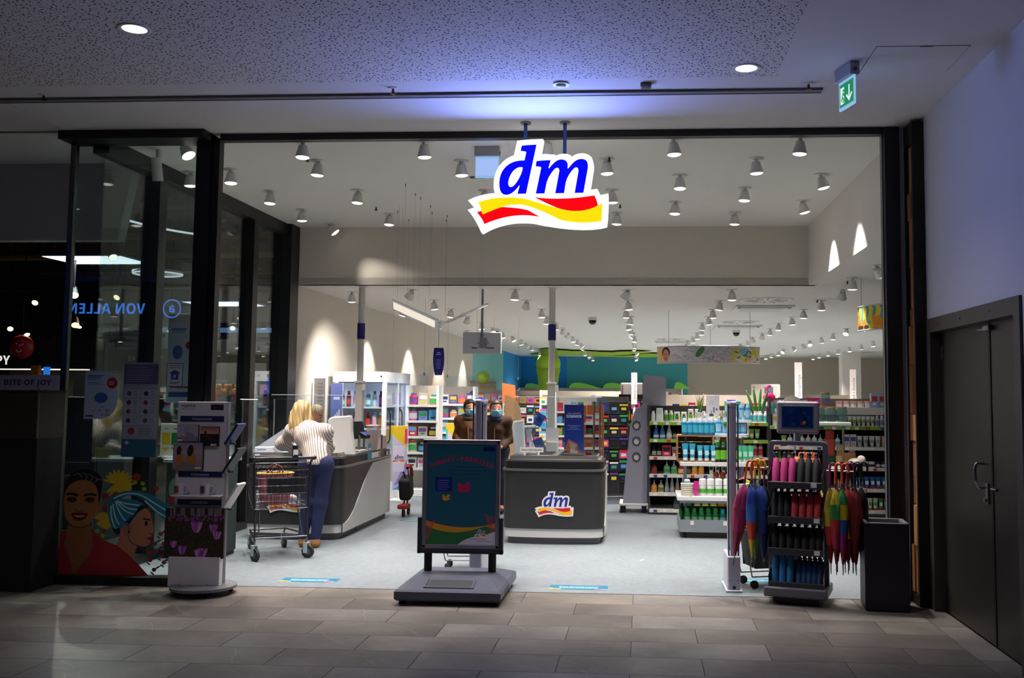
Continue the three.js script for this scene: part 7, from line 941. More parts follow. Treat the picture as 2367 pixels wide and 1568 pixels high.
// kids corner
{
  const t = thing('tree_sculpture', 'giant lime green tree sculpture touching the ceiling in the kids corner', 'sculpture', [-3.0, 0, -31]); const gm = m(0x7a9a1e, 0.7), g2 = m(0x92b424, 0.7);
  P('trunk', L([[0.5, 0], [0.36, 0.6], [0.26, 1.3], [0.3, 1.9], [0.36, 2.3], [0.4, 2.45], [0.28, 2.6], [0.28, 3.1]], 20), gm, t);
  P('crown_collar', [S(0.4, 0, 2.62, 0, 1, 0.9, 1, 18)], g2, t); const ck = m(0x8fae24, 0.8); for (let k = 0; k < 22; k++) P('crown_cloud', S(rr(0.5, 0.8), -0.6 + k * 0.24 + rr(-0.1, 0.1), 3.07, rr(-5, -0.6), 1, 0.06, 1, 12), ck, t);
  for (const [x, h, w, k] of [[-4.1, 0.2, 0.4, 0], [-2.2, 0.24, 0.6, 1], [-0.9, 0.24, 0.6, 2], [1.5, 0.3, 0.3, 3]]) { const s = new THREE.Shape(); s.moveTo(-w, 0); s.bezierCurveTo(-w * 0.9, h * 1.3, -w * 0.2, h, w, 0); one('hill_sign', ['lime hill shaped sign on the rear shelf left of the tree', 'lime hill shaped sign on the rear shelf right of the tree', 'lime hill shaped sign in the middle of the rear shelf', 'lime ball shaped sign at the end of the rear shelf'][k], 'sign', EX(s, 0.03, 0, 10), m(0x7cc040, 0.6), [x, 1.9, -37.2]); }
  const w = thing('timber_screen', 'brown slatted wooden panel under the teal side wall', 'panel', [-4.3, 0, -26.2]); for (let k = 0; k < 5; k++) P('slat', B(0.7, 0.09, 0.03, 0, 1.55 + k * 0.1, 0), m(0x7a6a50, 0.8), w); P('post', [B(0.04, 1.6, 0.03, -0.3, 0.8, -0.02), B(0.04, 1.6, 0.03, 0.3, 0.8, -0.02)], m(0x6a5c48, 0.8), w);
  one('green_ball', 'round lime ball on the brown wooden panel', 'ball', S(0.18, 0, 0.1, 0, 1, 0.9, 1), m(0x7c9a2c, 0.7), [-4.3, 2.0, -26.2]);
  const cl = thing('round_column', 'white square column in the far corner of the shop', 'column', [6.9, 0, -33]); P('shaft', B(0.6, YS, 0.6, 0, YS / 2, 0), shopWhite, cl); P('guard', B(0.62, 0.3, 0.62, 0, 0.15, 0), steel, cl);
  const ar = thing('display_arch', 'rounded pale wood arch panel next to the queue', 'arch', [-2.0, 0, -15.0]); const s = new THREE.Shape(); s.moveTo(-0.12, 0.4); s.lineTo(-0.12, 1.64); s.quadraticCurveTo(0.12, 1.6, 0.14, 1.3); s.lineTo(0.14, 0.4); P('panel', EX(s, 0.03, 0, 10), m(0xb8946a, 0.6), ar); P('foot', B(0.3, 0.42, 0.3, 0, 0.21, 0), m(0xa8845a, 0.6), ar);
  one('orange_header', 'orange brown curved header card above the anti-theft gate', 'header card', [EX(poly([[-0.1, 0], [-0.1, 0.34], [0.12, 0.3], [0.14, 0]]), 0.02), B(0.05, 1.5, 0.02, 0, -0.75, -0.01)], m(0xb8622c, 0.6), [-2.28, 1.5, -16.5]);
}
// ---------------------------------------------------------------- prints on the front glass
const zG = ZF + 0.0085;
function stick(name, label, tex, w, h, x, y, o = {}) { const s = one(name, label, o.cat || 'poster', sheet(w, h), m(0xffffff, 0.6, 0, { map: tex, transparent: true, alphaTest: 0.5, side: THREE.DoubleSide }), [x, y, o.z || zG]); return s; }
stick('window_mural', 'large window sticker of two painted women with flowers low on the glass', canvas(1024, 900, (g, w, h) => {
  // coordinates in 1516 x 1568 units of the painted field
  g.scale(w / 1420, h / 1440); g.translate(-10, -60);
  const el = (x, y, a, b, r, c) => { g.fillStyle = c; g.beginPath(); g.ellipse(x, y, a, b, r, 0, 7); g.fill(); };
  const fill = (c, d) => { g.fillStyle = c; g.fill(new Path2D(d)); }, line = (c, wd, d) => { g.strokeStyle = c; g.lineWidth = wd; g.lineCap = 'round'; g.stroke(new Path2D(d)); };
  el(1440, 370, 150, 190, 0, '#5f9a78');
  for (const [x, y] of [[1215, 955], [1300, 995], [1150, 1080], [1257, 1082], [1172, 1175], [1285, 1172], [1094, 1208], [1232, 1240], [1106, 1295], [1268, 1322], [1370, 1285], [1385, 1390], [1155, 1420]]) { line('#1f4f58', 10, `M${x} ${y}L1340 ${y - 120}`); el(x + 40, y - 30, 34, 11, -0.6, '#1c4a54'); el(x - 20, y + 46, 30, 10, 0.7, '#24606a'); el(x, y, 27, 27, 0, '#a3262c'); }
  for (const [x, y, s] of [[690, 300, 1], [520, 780, 0.55], [560, 840, 0.4]]) for (let k = 0; k < 17; k++) { const a = -2.9 + k * 0.33; el(x + Math.cos(a) * 85 * s, y + Math.sin(a) * 85 * s, 95 * s, 22 * s, a, k % 2 ? '#c8b81c' : '#d8a81c'); }
  for (const [x, y, s] of [[905, 215, 1], [1335, 495, 0.95], [670, 455, 0.9], [545, 470, 0.8], [540, 640, 0.6], [548, 925, 0.5], [1150, 365, 0.6]]) for (let k = 0; k < 8; k++) el(x + Math.cos(k * 0.785) * 30 * s, y + Math.sin(k * 0.785) * 30 * s, 26 * s, 13 * s, k * 0.785, '#9c242a');
  for (const [x, y] of [[980, 300], [890, 285], [1000, 370], [460, 935], [530, 990]]) el(x, y, 26, 26, 0, '#9aa82c');
  // woman in profile
  fill('#b5785c', 'M850 800C900 700 960 620 1010 615C1070 640 1090 700 1100 760C1110 830 1140 880 1130 935L1095 955C1120 980 1122 1010 1100 1040C1095 1075 1080 1100 1050 1120C1000 1125 960 1110 940 1110C920 1180 915 1240 910 1300L700 1110C730 1040 740 960 740 880Z');
  line('#2a1c1c', 8, 'M835 990C850 1060 890 1100 950 1108'); line('#2a1c1c', 20, 'M1010 760L1085 775'); el(1042, 822, 18, 34, 0, '#1c1618'); fill('#8c1f28', 'M1046 1014C1080 1000 1110 985 1118 995L1112 1045C1090 1040 1070 1020 1046 1014Z'); line('#3a2420', 5, 'M1075 930C1080 960 1100 965 1120 950'); el(815, 900, 46, 88, 0.1, '#a86a50'); line('#2a1c1c', 6, 'M780 850C830 830 850 870 845 930C850 980 840 990 835 988'); el(842, 935, 12, 18, 0, '#151215');
  fill('#1a7a9c', 'M610 500C700 400 820 380 960 400C1150 450 1280 580 1360 640L1360 790C1240 810 1180 700 1020 530C960 470 880 450 800 460C780 480 760 490 740 500C860 500 960 520 1040 600C960 640 900 740 840 850C780 830 740 880 720 970C620 900 570 760 600 620Z');
  for (const d of ['M640 580C650 700 690 800 720 840', 'M620 600C610 700 640 830 690 900', 'M670 550C720 700 760 760 800 790', 'M680 540C760 660 820 690 905 705', 'M690 530C780 620 830 640 920 640', 'M710 540C820 580 880 570 960 590', 'M650 500C760 420 900 410 1000 470C1120 540 1240 650 1350 675', 'M1020 530C1140 640 1220 740 1350 745']) line('#c8dde2', 16, d);
  fill('#151a24', 'M1040 600C980 560 940 590 930 640C900 720 840 760 790 800C830 830 850 840 860 800C900 720 960 640 1040 615Z'); fill('#121722', 'M640 880C660 960 700 990 735 960L730 880C700 900 660 900 640 880Z');
  // woman facing us
  fill('#a32a2e', 'M10 1500L30 980C60 940 90 930 100 930L430 930C470 1000 540 1060 700 1110C860 1230 1000 1380 1090 1500Z');
  fill('#96623c', 'M105 860L95 1040C70 1080 80 1120 110 1180C150 1300 170 1420 200 1500L240 1500C260 1380 330 1330 370 1280C400 1220 440 1150 425 1080L385 860Z');
  fill('#1a1418', 'M60 420C50 260 130 130 280 120C430 130 510 200 500 330C500 420 480 500 470 560L60 420Z');
  fill('#a9703f', 'M65 420C90 320 180 260 290 262C380 270 440 330 455 430C470 520 465 640 430 720C400 820 330 890 250 895C170 890 100 830 75 740C50 650 50 520 65 420Z'); el(480, 610, 22, 85, 0.1, '#9c6438');
  for (const [x] of [[145], [362]]) { el(x, 525, 62, 40, 0, '#6a4430'); el(x, 522, 48, 24, 0, '#17120f'); el(x + 6, 520, 10, 10, 0, '#7a6a60'); } line('#17110f', 30, 'M85 455C130 440 170 450 205 468'); line('#17110f', 30, 'M300 468C340 445 390 445 425 462'); fill('#6c1418', 'M140 708C200 690 290 690 350 710C320 770 290 800 240 800C200 800 170 770 140 708Z'); fill('#cfc6c6', 'M175 728C220 735 270 735 320 728C300 755 200 765 175 728Z'); line('#7c4c2c', 10, 'M190 650C220 690 270 690 295 655'); line('#3a2618', 9, 'M100 830C180 900 300 910 375 835');
  for (const d of ['M150 200C200 170 240 180 250 230', 'M260 170C320 180 330 220 300 250', 'M330 190C400 210 400 240 360 270', 'M400 220C450 240 440 280 400 290', 'M440 250C480 260 490 260 500 240']) line('#8c7f94', 9, d);
}), 1.07, 0.94, -4.505, 0.54, { cat: 'window sticker' });
const sheetTex = (w, h, bg, draw) => canvas(w, h, (g) => { g.fillStyle = bg; g.fillRect(0, 0, w, h); draw(g, w, h); });
stick('window_poster', 'white window poster with rounded lower corner and red price dot', canvas(300, 420, (g, w, h) => { g.beginPath(); g.moveTo(0, 0); g.lineTo(170, 0); g.quadraticCurveTo(300, 20, 300, 150); g.lineTo(300, 260); g.quadraticCurveTo(290, 400, 150, 420); g.lineTo(0, 420); g.closePath(); g.fillStyle = '#b4c8dc'; g.fill(); lines(g, 22, 38, 150, 2, 14, '#2a5a9a', 8); text(g, 'IST ZURÜCK', 80, 75, 22, '#2a5a9a', { bold: true }); lines(g, 22, 100, 140, 2, 14, '#5a7ab0', 5); g.fillStyle = '#b0182c'; g.beginPath(); g.arc(245, 105, 48, 0, 7); g.fill(); lines(g, 215, 92, 60, 3, 12, '#e8d8dc', 5); g.fillStyle = '#3a62a8'; g.beginPath(); g.ellipse(150, 235, 60, 46, 0, 0, 7); g.fill(); g.fillStyle = '#8a9ab8'; for (let i = 0; i < 9; i++) g.fillRect(rr(60, 220), rr(300, 380), rr(14, 30), rr(10, 22)); g.fillStyle = '#2a4a90'; g.fillRect(14, 385, 70, 16); }), 0.3, 0.42, -4.715, 1.615);
stick('notice_sheet', 'tall grey notice sheet with small pictograms on the glass', sheetTex(300, 800, '#8f98a8', (g, w, h) => { g.fillStyle = '#5a5a7a'; g.fillRect(0, 14, w, 170); lines(g, 20, 40, 240, 8, 17, '#8a88a8', 5); for (let r = 0; r < 4; r++) for (let c = 0; c < 2; c++) { g.fillStyle = '#a8b0bc'; g.fillRect(8 + c * 148, 230 + r * 76, 140, 68); g.fillStyle = ['#5a4a6a', '#2a3a5a', '#8a2a34', '#3a3a44'][(r + c) % 4]; g.beginPath(); g.arc(50 + c * 148, 264 + r * 76, 20, 0, 7); g.fill(); lines(g, 84 + c * 148, 246 + r * 76, 50, 3, 16, '#5a6272', 4); } g.fillStyle = '#9aa2b0'; g.fillRect(8, 540, 284, 86); g.fillStyle = '#9a3038'; g.beginPath(); g.arc(80, 582, 30, 0, 7); g.fill(); lines(g, 140, 556, 130, 5, 14, '#5a6272', 4); g.fillStyle = '#24627a'; g.fillRect(0, 650, w, 150); g.fillStyle = '#c8d4dc'; g.beginPath(); g.arc(46, 680, 16, 0, 7); g.fill(); }), 0.31, 0.82, -4.36, 1.49, { cat: 'notice' });
stick('parking_sticker', 'white sticker with a blue P house and the word hier on the glass', sheetTex(200, 290, '#c2ccd8', (g, w, h) => { g.strokeStyle = '#24406a'; g.lineWidth = 8; g.strokeRect(4, 4, w - 8, h - 8); text(g, 'Parkschein', 100, 30, 26, '#24406a', { bold: true }); text(g, 'erhalten Sie', 100, 56, 24, '#24406a', { bold: true }); g.fillStyle = '#24508a'; g.beginPath(); g.moveTo(40, 120); g.lineTo(100, 84); g.lineTo(160, 120); g.lineTo(160, 132); g.lineTo(40, 132); g.fill(); g.fillRect(56, 132, 88, 72); text(g, 'P', 100, 168, 62, '#dfe6ee', { bold: true }); text(g, 'hier!', 100, 244, 48, '#24406a', { bold: true }); }), 0.148, 0.205, -4.06, 1.795, { cat: 'window sticker' });
{ const o = thing('window_banner', 'tall pale rounded banner card standing behind the upper glass', 'banner', [-4.14, 0, -8.5]); const tx = sheetTex(240, 760, '#b8c2d4', (g, w, h) => { g.fillStyle = '#c2b4b8'; g.fillRect(0, 0, w, 70); lines(g, 30, 124, 170, 2, 12, '#3a5a9a', 7); text(g, 'IST ZURÜCK', 90, 156, 21, '#3a5a9a', { bold: true }); g.fillStyle = '#b01c2c'; g.beginPath(); g.arc(190, 270, 32, 0, 7); g.fill(); g.fillStyle = '#4a68b0'; g.beginPath(); g.ellipse(90, 330, 44, 60, 0, 0, 7); g.fill(); g.fillStyle = '#a84a4a'; g.fillRect(30, 620, 170, 18); g.fillStyle = '#3a4a94'; g.fillRect(20, 670, 190, 44); }); const b = board('card', tx, 0.25, 0.8, 0.012, o, m(0xc2b4b8, 0.6)); b.position.y = 1.95; P('stand', [C(0.012, 0.012, 1.6, 0, 0.8, -0.012, 8), C(0.14, 0.14, 0.012, 0, 0.006, -0.012, 20)], steel, o); }
{ const o = thing('easel_board', 'white tilted board with yellow and green panels on the service desk', 'board', [-4.72, 0.98, -9.55]); const b = board('panel', sheetTex(200, 300, '#d4d6d0', (g) => { g.fillStyle = '#d8b420'; g.fillRect(14, 80, 76, 110); g.fillStyle = '#1f7a34'; g.fillRect(104, 80, 76, 110); g.fillStyle = '#d8b420'; g.beginPath(); g.moveTo(14, 215); g.lineTo(90, 215); g.lineTo(52, 255); g.fill(); g.fillStyle = '#1f7a34'; g.beginPath(); g.moveTo(104, 215); g.lineTo(180, 215); g.lineTo(142, 255); g.fill(); g.fillStyle = '#c8a020'; g.fillRect(34, 40, 40, 10); g.fillStyle = '#3a6a3a'; g.fillRect(124, 40, 40, 10); }), 0.22, 0.33, 0.01, o, white); b.position.y = 0.18; P('foot', B(0.16, 0.02, 0.12, 0, 0.01, -0.03), white, o); P('purple_strip', B(0.02, 0.24, 0.012, 0.12, 0.17, 0.0), m(0x7a2a6a, 0.5), o); }
{ const o = thing('service_desk', 'low pale service desk behind the glass pane', 'desk', [-4.45, 0, -9.7]); P('top', R(0.6, 0.035, 0.5, 0, 0.96, 0, 0.006), m(0x9aa4a6, 0.4), o); P('body', B(0.56, 0.9, 0.4, 0, 0.49, 0), m(0x34403f, 0.6), o); P('plinth', B(0.54, 0.04, 0.38, 0, 0.02, 0), black, o); P('front_rail', B(0.6, 0.015, 0.01, 0, 0.1, 0.26), steel, o); }
one('yellow_notice', 'yellow notice card leaning on the service desk behind the glass', 'card', R(0.16, 0.1, 0.012, 0, 0.05, 0, 0.003), m(0xa89a1c, 0.6), [-4.3, 0.979, -9.5]);
// ---------------------------------------------------------------- market hall to the left of the shop
function marketLamp(x, y, z, r, label, o = {}) { const l = thing('hall_spotlight', label, 'spotlight', [x, y, z]); P('rod', C(0.012, 0.012, 5.2 - y - 0.1, 0, (5.2 - y + 0.1) / 2, 0, 6), black, l); const hd = P('housing', [C(r * 0.8, r, 0.16, 0, -0.02, 0, 12)], black, l); hd.position.y = 0.08; P('lens', C(r * 0.92, r * 0.92, 0.006, 0, -0.102, 0, 14), glow(o.c || 0xfff0dc, o.k || 2), hd); hd.rotation.set(o.rx || 0, 0, o.rz || 0); const s = new THREE.SpotLight(o.c || 0xffe6c8, POWER.market * 0.5, 0, 0.6, 0.9, 2); s.position.set(0, -0.13, 0); s.target.position.set(0, -2, 0); hd.add(s, s.target); }
{
  const p = thing('panel_lamp', 'bright white rectangular panel lamp hanging in the dark hall', 'pendant lamp', [-7.3, 3.4, -12.5]); P('frame', R(1.12, 0.03, 0.8, 0, 0.016, 0, 0.006), m(0x3a5a9a, 0.4), p); P('diffuser', B(1.06, 0.006, 0.74, 0, -0.002, 0), glow(0xf4f6ff, 1.6), p); for (const [x, z] of [[-0.4, -0.3], [0.4, -0.3], [-0.4, 0.3], [0.4, 0.3]]) P('suspension_wire', C(0.003, 0.003, 1.77, x, 0.915, z, 5), steel, p);
  const l = new THREE.RectAreaLight(0xf0f2ff, 16, 1.0, 0.7); l.position.set(-7.3, 3.38, -12.5); l.rotation.x = -Math.PI / 2; scene.add(l);
  const p2 = thing('panel_lamp', 'second white panel lamp seen through the side glazing', 'pendant lamp', [-6.9, 3.1, -15.6]); P('frame', R(1.12, 0.03, 0.8, 0, 0.016, 0, 0.006), m(0x3a5a9a, 0.4), p2); P('diffuser', B(1.06, 0.006, 0.74, 0, -0.002, 0), glow(0xf4f6ff, 1.6), p2); P('suspension_wire', [C(0.003, 0.003, 2.07, -0.4, 1.065, 0, 5), C(0.003, 0.003, 2.07, 0.4, 1.065, 0, 5)], steel, p2);
  const l2 = new THREE.RectAreaLight(0xf0f2ff, 16, 1.0, 0.7); l2.position.set(-6.9, 3.08, -15.6); l2.rotation.x = -Math.PI / 2; scene.add(l2);
  const r = thing('ring_lamp', 'thin glowing ring lamp hanging in the hall behind the glass', 'pendant lamp', [-6.4, 3.2, -12.4]); P('ring', new THREE.TorusGeometry(0.3, 0.014, 8, 48).rotateX(Math.PI / 2), glow(0xf2f0ff, 0.9), r); P('ring_body', new THREE.TorusGeometry(0.3, 0.018, 8, 48).rotateX(Math.PI / 2).translate(0, 0.02, 0), white, r); for (let k = 0; k < 3; k++) P('suspension_wire', C(0.0025, 0.0025, 1.98, Math.sin(k * 2.1) * 0.3, 1.01, Math.cos(k * 2.1) * 0.3, 5), steel, r);
  const a = thing('arc_lamp', 'thin curved line lamp hanging high in the hall behind the glass', 'pendant lamp'); P('line_light', T([[-6.19, 3.7, -11.14], [-6.12, 3.7, -11.6], [-5.98, 3.7, -11.95], [-5.78, 3.7, -12.3]], 0.014, 24, 8), glow(0xf2f0ff, 1.0), a); P('suspension_wire', [C(0.0025, 0.0025, 1.48, -6.12, 4.44, -11.6, 5), C(0.0025, 0.0025, 1.48, -5.85, 4.44, -12.2, 5)], steel, a);
}
[[-7.6, 2.9, -12.5], [-6.6, 3.3, -11.6], [-9.6, 2.75, -16], [-9.0, 2.8, -18], [-8.2, 2.9, -19], [-7.4, 3.0, -17.5], [-6.6, 2.7, -20], [-10.5, 2.6, -19], [-7.9, 2.6, -22], [-9.4, 2.5, -22.5], [-11.4, 2.7, -15.5], [-12.2, 2.75, -18.5], [-5.9, 3.2, -17.5], [-6.1, 2.9, -21], [-8.6, 2.4, -24], [-6.9, 2.5, -25], [-10.8, 2.5, -23.5], [-7.2, 2.35, -27], [-9.9, 3.1, -14.2]].forEach(([x, y, z], i) => marketLamp(x, y, z, rr(0.05, 0.075), 'black hall spotlight ' + ['low', 'high', 'mid'][i % 3] + ' under the dark ceiling, ' + ['first', 'second', 'third', 'fourth', 'fifth', 'sixth', 'seventh', 'eighth', 'ninth', 'tenth', 'eleventh', 'twelfth', 'thirteenth', 'fourteenth', 'fifteenth', 'sixteenth', 'seventeenth', 'eighteenth', 'nineteenth'][i] + ' in depth order', { rx: rr(-1.0, -0.4), rz: rr(-0.5, 0.6), c: rnd() < 0.3 ? 0xffd8a0 : 0xfff4e8 }));
[[-11.6, 3.0, -14.6], [-12.6, 2.8, -16.2], [-10.9, 3.2, -16.8], [-13.2, 2.9, -19.5], [-11.8, 2.6, -20.5], [-9.2, 2.7, -15.2], [-8.8, 3.2, -15.8], [-8.1, 2.5, -17.2], [-7.0, 2.6, -18.6], [-10.2, 2.3, -21.5], [-12.9, 2.4, -22.8], [-6.3, 2.35, -22.6]].forEach(([x, y, z], i) => marketLamp(x, y, z, rr(0.05, 0.08), 'small warm hall spotlight facing the mall, ' + nth(i) + ' of the cluster above the stalls', { rx: rr(-1.0, -0.5), rz: rr(-0.4, 0.5), c: 0xffe2b8 }));
{ // pipes and ducts
  const cols = [0x5a2018, 0x3a2c24, 0x8a6a3c, 0x2a2a2c, 0x6a2420, 0x9a7a48, 0x30302e]; const lab = ['red sprinkler pipe', 'dark brown pipe', 'tan insulated pipe', 'black cable tray', 'rust red pipe', 'yellowish pipe', 'thin dark pipe'];
  for (let i = 0; i < 14; i++) { const z = -11 - i * 1.15, y = i < 6 ? rr(3.8, 4.5) : rr(3.0, 4.5), k = i % 7; one('hall_pipe', lab[k] + (i < 7 ? ' crossing the nearer half of the hall ceiling' : ' crossing the deeper half of the hall ceiling'), 'pipe', [C(rr(0.03, 0.07), 0.05, 10.4, 0, 0, 0, 10, { rz: Math.PI / 2 + rr(-0.02, 0.02) }), ...[-4, -1, 2, 4.5].map((x) => C(0.008, 0.008, 5.18 - y, x, (5.18 - y) / 2, 0, 5))], m(cols[k], 0.6), [-10.4, y, z]); }
  for (const [i, x] of [-6.2, -8.4, -10.6].entries()) one('hall_duct', ['silver air duct nearest the shop glazing', 'silver air duct in the middle of the hall', 'silver air duct at the far side of the hall'][i], 'duct', [C(0.22, 0.22, 16, 0, 0, 0, 18, { rx: Math.PI / 2 }), ...[-6, -2, 2, 6].map((z) => B(0.02, 0.34, 0.02, 0, 0.17, z))], m(0x55504c, 0.45, 0.6), [x, 4.85, -20]);
  for (let i = 0; i < 5; i++) { const o = thing('strip_window', ['upper blue lit strip window, nearest the stall', 'upper blue lit strip window beside the first', 'lower blue lit strip window under the pair', 'lower blue lit strip window in the middle', 'blue lit strip window behind the glazing'][i], 'window', [-14.5 + i * 2.1, i < 2 ? 3.6 : 3.3, -29.97]); P('pane', B(1.9, 0.16, 0.03, 0, 0, 0), glow(0x6f9ad0, 0.5), o); P('frame', [B(2.0, 0.03, 0.05, 0, 0.095, 0), B(2.0, 0.03, 0.05, 0, -0.095, 0)], black, o); }
}
const hallBlack = m(0x0e0d0d, 0.7);
{ // food stalls
  const s = thing('food_stall', 'dark food stall with black fascia and glowing white letters', 'stall', [-11.3, 0, -17]);
  P('fascia', B(2.6, 0.55, 0.3, 0.2, 2.32, 0), hallBlack, s); P('counter', B(2.6, 1.5, 0.6, 0.2, 0.75, 0.1), m(0x1c1c20, 0.6), s); P('back_wall', B(2.6, 2.6, 0.1, 0.2, 1.3, -1.4), m(0x8a8278, 0.8), s); P('display_light', B(2.2, 0.02, 0.1, 0.2, 2.03, 0.0), glow(0xfff0e0, 1.2), s); P('wood_post', B(0.14, 0.5, 0.1, 0.45, 1.85, 0.2), m(0x8a5a24, 0.7), s);
  const f = P('fascia_letters', sheet(1.6, 0.3), m(0x000000, 0.6, 0, { emissive: new THREE.Color(0xffffff), emissiveMap: canvas(640, 120, (g, w, h) => { g.fillStyle = '#000'; g.fillRect(0, 0, w, h); text(g, 'EAT HAPPY', w / 2, h / 2, 92, '#f2ece6', { bold: true, max: 600 }); }), emissiveIntensity: 0.9 }), s); f.position.set(-0.68, 2.19, 0.152);
  const c = board('counter_panel', sheetTex(512, 120, '#8a85a0', (g, w, h) => { text(g, 'BITE OF JOY', w * 0.52, h / 2, 62, '#1a1a2c', { bold: true }); }), 1.3, 0.26, 0.02, s, m(0x9a94b0, 0.5)); c.position.set(0.42, 1.79, 0.42);
  const l = new THREE.RectAreaLight(0xffe8d0, 2, 2.0, 0.3); l.position.set(-11.1, 2.0, -17.2); l.rotation.x = -Math.PI / 2; scene.add(l);
  const b = thing('hanging_ball_sign', 'round red ball sign with white smile hanging at the food stall', 'sign', [-10.74, 2.4, -16.2]); P('ball', S(0.21, 0, 0, 0, 1, 1, 0.55, 24), m(0xa81c28, 0.4), b); P('smile', [new THREE.TorusGeometry(0.05, 0.009, 6, 14, 2.6).rotateZ(3.4).translate(0.02, -0.04, 0.115), new THREE.TorusGeometry(0.04, 0.008, 6, 14, 2.4).rotateZ(3.9).translate(0.05, 0.06, 0.112), S(0.01, -0.03, 0.05, 0.115), S(0.01, 0.07, 0.1, 0.1)], m(0xd8b4b8, 0.5), b); P('hanger', C(0.008, 0.008, 2.6, 0, 1.5, 0, 6), black, b);
  const e = thing('dim_fascia', 'dark beam with dim grey EAT HAPPY lettering seen through the glass', 'sign', [-9.1, 2.22, -17.2]); P('beam', B(1.2, 0.4, 0.2, 0, 0, 0), hallBlack, e); const t = P('lettering', sheet(0.9, 0.18), print(canvas(360, 72, (g, w, h) => { g.fillStyle = '#0e0d0d'; g.fillRect(0, 0, w, h); text(g, 'EAT HAPPY', w / 2, h / 2, 50, '#a8a29c', { bold: true }); }), 0.7), e); t.position.set(0.1, 0.02, 0.101); P('hanger', [C(0.01, 0.01, 2.8, -0.5, 1.6, 0, 6), C(0.01, 0.01, 2.8, 0.5, 1.6, 0, 6)], black, e);
  const sc = thing('menu_screen', 'small blue menu screen on the food stall counter', 'screen', [-10.62, 1.5, -16.75]); P('screen', R(0.12, 0.14, 0.02, 0, 0.5, 0, 0.004), glow(0x2a8aff, 0.6), sc); P('stand', B(0.02, 0.44, 0.02, 0, 0.22, 0), black, sc);
  const fl = thing('bread_pile', 'heap of wrapped bread rolls on the stall counter end', 'food', [-11.55, 1.5, -16.75]); for (let k = 0; k < 8; k++) P('roll', S(0.1, rr(-0.2, 0.2), 0.08 + rr(0, 0.2), rr(-0.1, 0.1), 1.3, 0.8, 1, 8), m(pick([0x8a6a4a, 0x9a8a7a, 0x6a7aa0]), 0.8), fl);
  const cb = thing('dark_cabinet', 'tall dark cabinet with brown wood top at the edge of the picture', 'cabinet', [-5.55, 0, -7.98]); P('body', B(1.1, 1.25, 0.36, 0, 0.625, 0), hallBlack, cb); P('wood_front', B(1.1, 0.38, 0.37, 0, 1.44, 0), m(0x3a2a22, 0.6), cb); P('top', B(1.12, 0.02, 0.38, 0, 1.64, 0), hallBlack, cb); P('edge_trim', B(0.012, 0.42, 0.012, 0.55, 1.46, 0.186), m(0x6a5a4a, 0.4), cb);
  const bc = thing('blue_grey_counter', 'tall blue grey counter front behind the dark cabinet', 'counter', [-7.0, 0, -10.6]); for (let k = 0; k < 3; k++) P('front_panel', R(0.6, 1.42, 0.03, -0.45 + k * 0.61, 0.87, 0.3, 0.004), m(0x2c3440, 0.5), bc); P('body', B(1.85, 1.58, 0.55, 0.15, 0.79, 0), m(0x20262e, 0.6), bc); P('plinth', B(1.8, 0.14, 0.5, 0.15, 0.07, 0.02), hallBlack, bc);
  const st = thing('queue_post', 'black queue barrier with two steel belts in front of the hall counter', 'barrier', [-5.5, 0, -8.75]); P('post', C(0.035, 0.035, 1.02, 0, 0.51, 0, 14), hallBlack, st); P('foot', C(0.16, 0.17, 0.02, 0, 0.01, 0, 24), hallBlack, st); for (const y of [0.98, 0.86, 0.36]) P('belt', R(0.4, 0.02, 0.01, 0.2, y, 0, 0.003), m(0x6a6c70, 0.35, 0.6), st);
  const fc = thing('fruit_counter', 'teal counter heaped with oranges seen through the side glazing', 'counter', [-6.7, 0, -15.2]); P('body', B(1.2, 1.58, 0.6, 0, 0.79, 0), m(0x2f4f50, 0.6), fc); P('top', B(1.24, 0.03, 0.64, 0, 1.6, 0), black, fc); P('back_glow', B(1.1, 0.35, 0.05, 0, 1.95, -0.4), m(0x9a948c, 0.8), fc);
  for (let k = 0; k < 22; k++) one('orange_fruit', 'orange in the ' + (k > 10 ? 'upper' : 'lower') + ' row of the heap, ' + nth(k % 11) + ' from left', 'fruit', S(0.045, 0, 0.045, 0, 1, 1, 1, 8), m(k % 4 ? 0xd8881c : 0xc8a41c, 0.6), [-7.15 + (k % 11) * 0.085, 1.616 + (k > 10 ? 0.07 : 0), -15.0 + (k % 2) * 0.05]).userData.group = 'heap of oranges';
  const tv = thing('stall_television', 'television with purple underwater picture seen through the side glazing', 'television', [-6.0, 1.75, -15.6]); P('case', R(0.5, 0.3, 0.04, 0, 0, 0, 0.006), black, tv); const q = P('screen', sheet(0.47, 0.27), m(0x000000, 0.4, 0, { emissive: new THREE.Color(0xffffff), emissiveMap: canvas(128, 76, (g, w, h) => { g.fillStyle = '#1a4aa8'; g.fillRect(0, 0, w, h); for (let i = 0; i < 12; i++) { g.fillStyle = pick(['#6a2a9a', '#3a6ad0', '#a83a9a']); g.beginPath(); g.ellipse(rr(0, w), rr(20, h), rr(8, 22), rr(4, 12), rr(0, 3), 0, 7); g.fill(); } }), emissiveIntensity: 0.6 }), tv); q.position.z = 0.021; P('pole', C(0.02, 0.02, 1.75, 0, -0.87, -0.03, 8), black, tv);
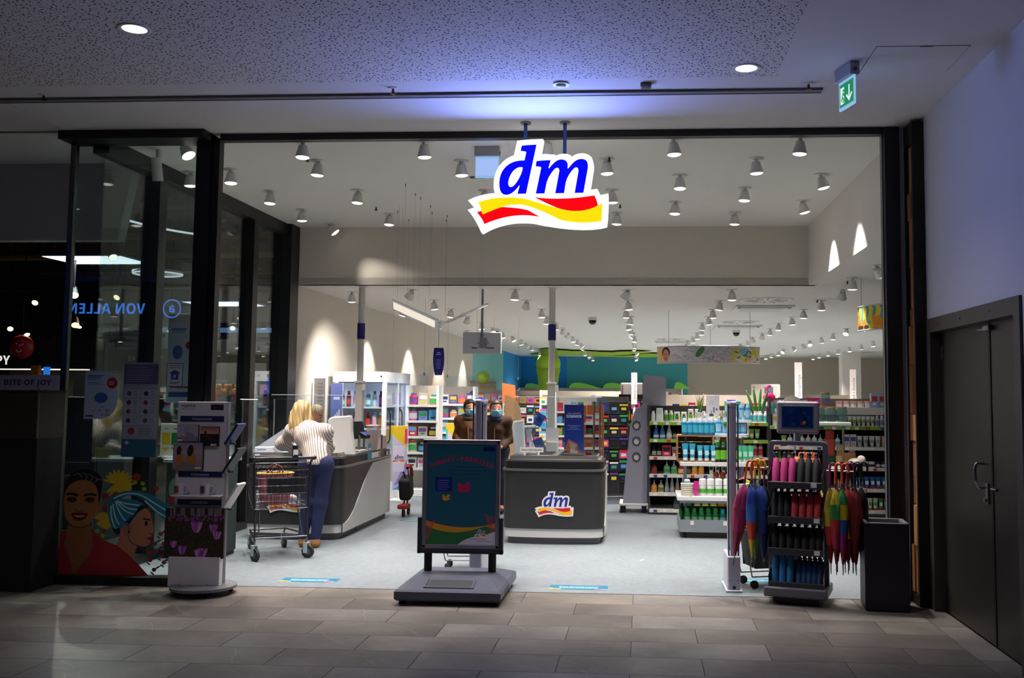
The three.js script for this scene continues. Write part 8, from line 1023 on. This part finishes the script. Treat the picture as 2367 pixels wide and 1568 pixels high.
  const fr = thing('cold_shelf', 'lit cold shelf in the hall behind the side glazing', 'shelf', [-6.4, 0, -19.5]); P('carcass', [B(2.6, 2.0, 0.06, 0, 1, -0.3), B(2.6, 0.5, 0.6, 0, 0.25, 0), B(2.6, 0.16, 0.6, 0, 2.0, 0)], m(0xa8a49c, 0.6), fr); for (const y of [0.9, 1.3, 1.7]) P('shelf_board', B(2.5, 0.03, 0.5, 0, y, 0), white, fr); P('light_strip', B(2.4, 0.02, 0.04, 0, 1.9, 0.2), glow(0xeaf2ff, 1.3), fr);
  const kl = new THREE.RectAreaLight(0xeaf2ff, 3, 2.4, 0.2); kl.position.set(-6.4, 1.88, -19.25); kl.rotation.x = -Math.PI / 2; scene.add(kl);
  const seat = thing('sale_pillar', 'dark panelled pillar behind the rounded poster', 'pillar', [-7.6, 0, -13.2]); P('shaft', B(0.5, 1.9, 0.4, 0, 0.95, 0), m(0x24221f, 0.7), seat); for (let k = 0; k < 5; k++) P('shelf_edge', B(0.5, 0.012, 0.02, 0.02, 0.5 + k * 0.25, 0.21), m(0x8a8a8a, 0.4, 0.5), seat);
}
// shop sign across the mall, behind the photographer: its mirror image shows in the front glass
{
  const s = thing('lit_shop_sign', 'blue glowing letter sign across the mall mirrored in the shop glass', 'sign', [-11.15, 3.36, 3.0]); P('fascia', B(4.8, 0.8, 0.1, -0.2, 0, 0.06), hallBlack, s);
  const t = P('letters', sheet(4.25, 0.425).rotateY(Math.PI), m(0x000000, 0.6, 0, { emissive: new THREE.Color(0x3d86ff), emissiveMap: canvas(1024, 102, (g, w, h) => { g.fillStyle = '#000'; g.fillRect(0, 0, w, h); g.strokeStyle = '#fff'; g.lineWidth = 7; g.beginPath(); g.arc(120, 51, 44, 0, 7); g.stroke(); text(g, 'a', 120, 48, 62, '#ffffff', { bold: true }); text(g, 'VON ALLEN', 460, 51, 74, '#ffffff', { bold: true }); }), emissiveIntensity: 7 }), s); t.position.set(-0.2, 0, 0.0);
}
scene.traverse((o) => { if (o.isLight) o.castShadow = !o.isRectAreaLight; });
renderer.render(scene, camera);
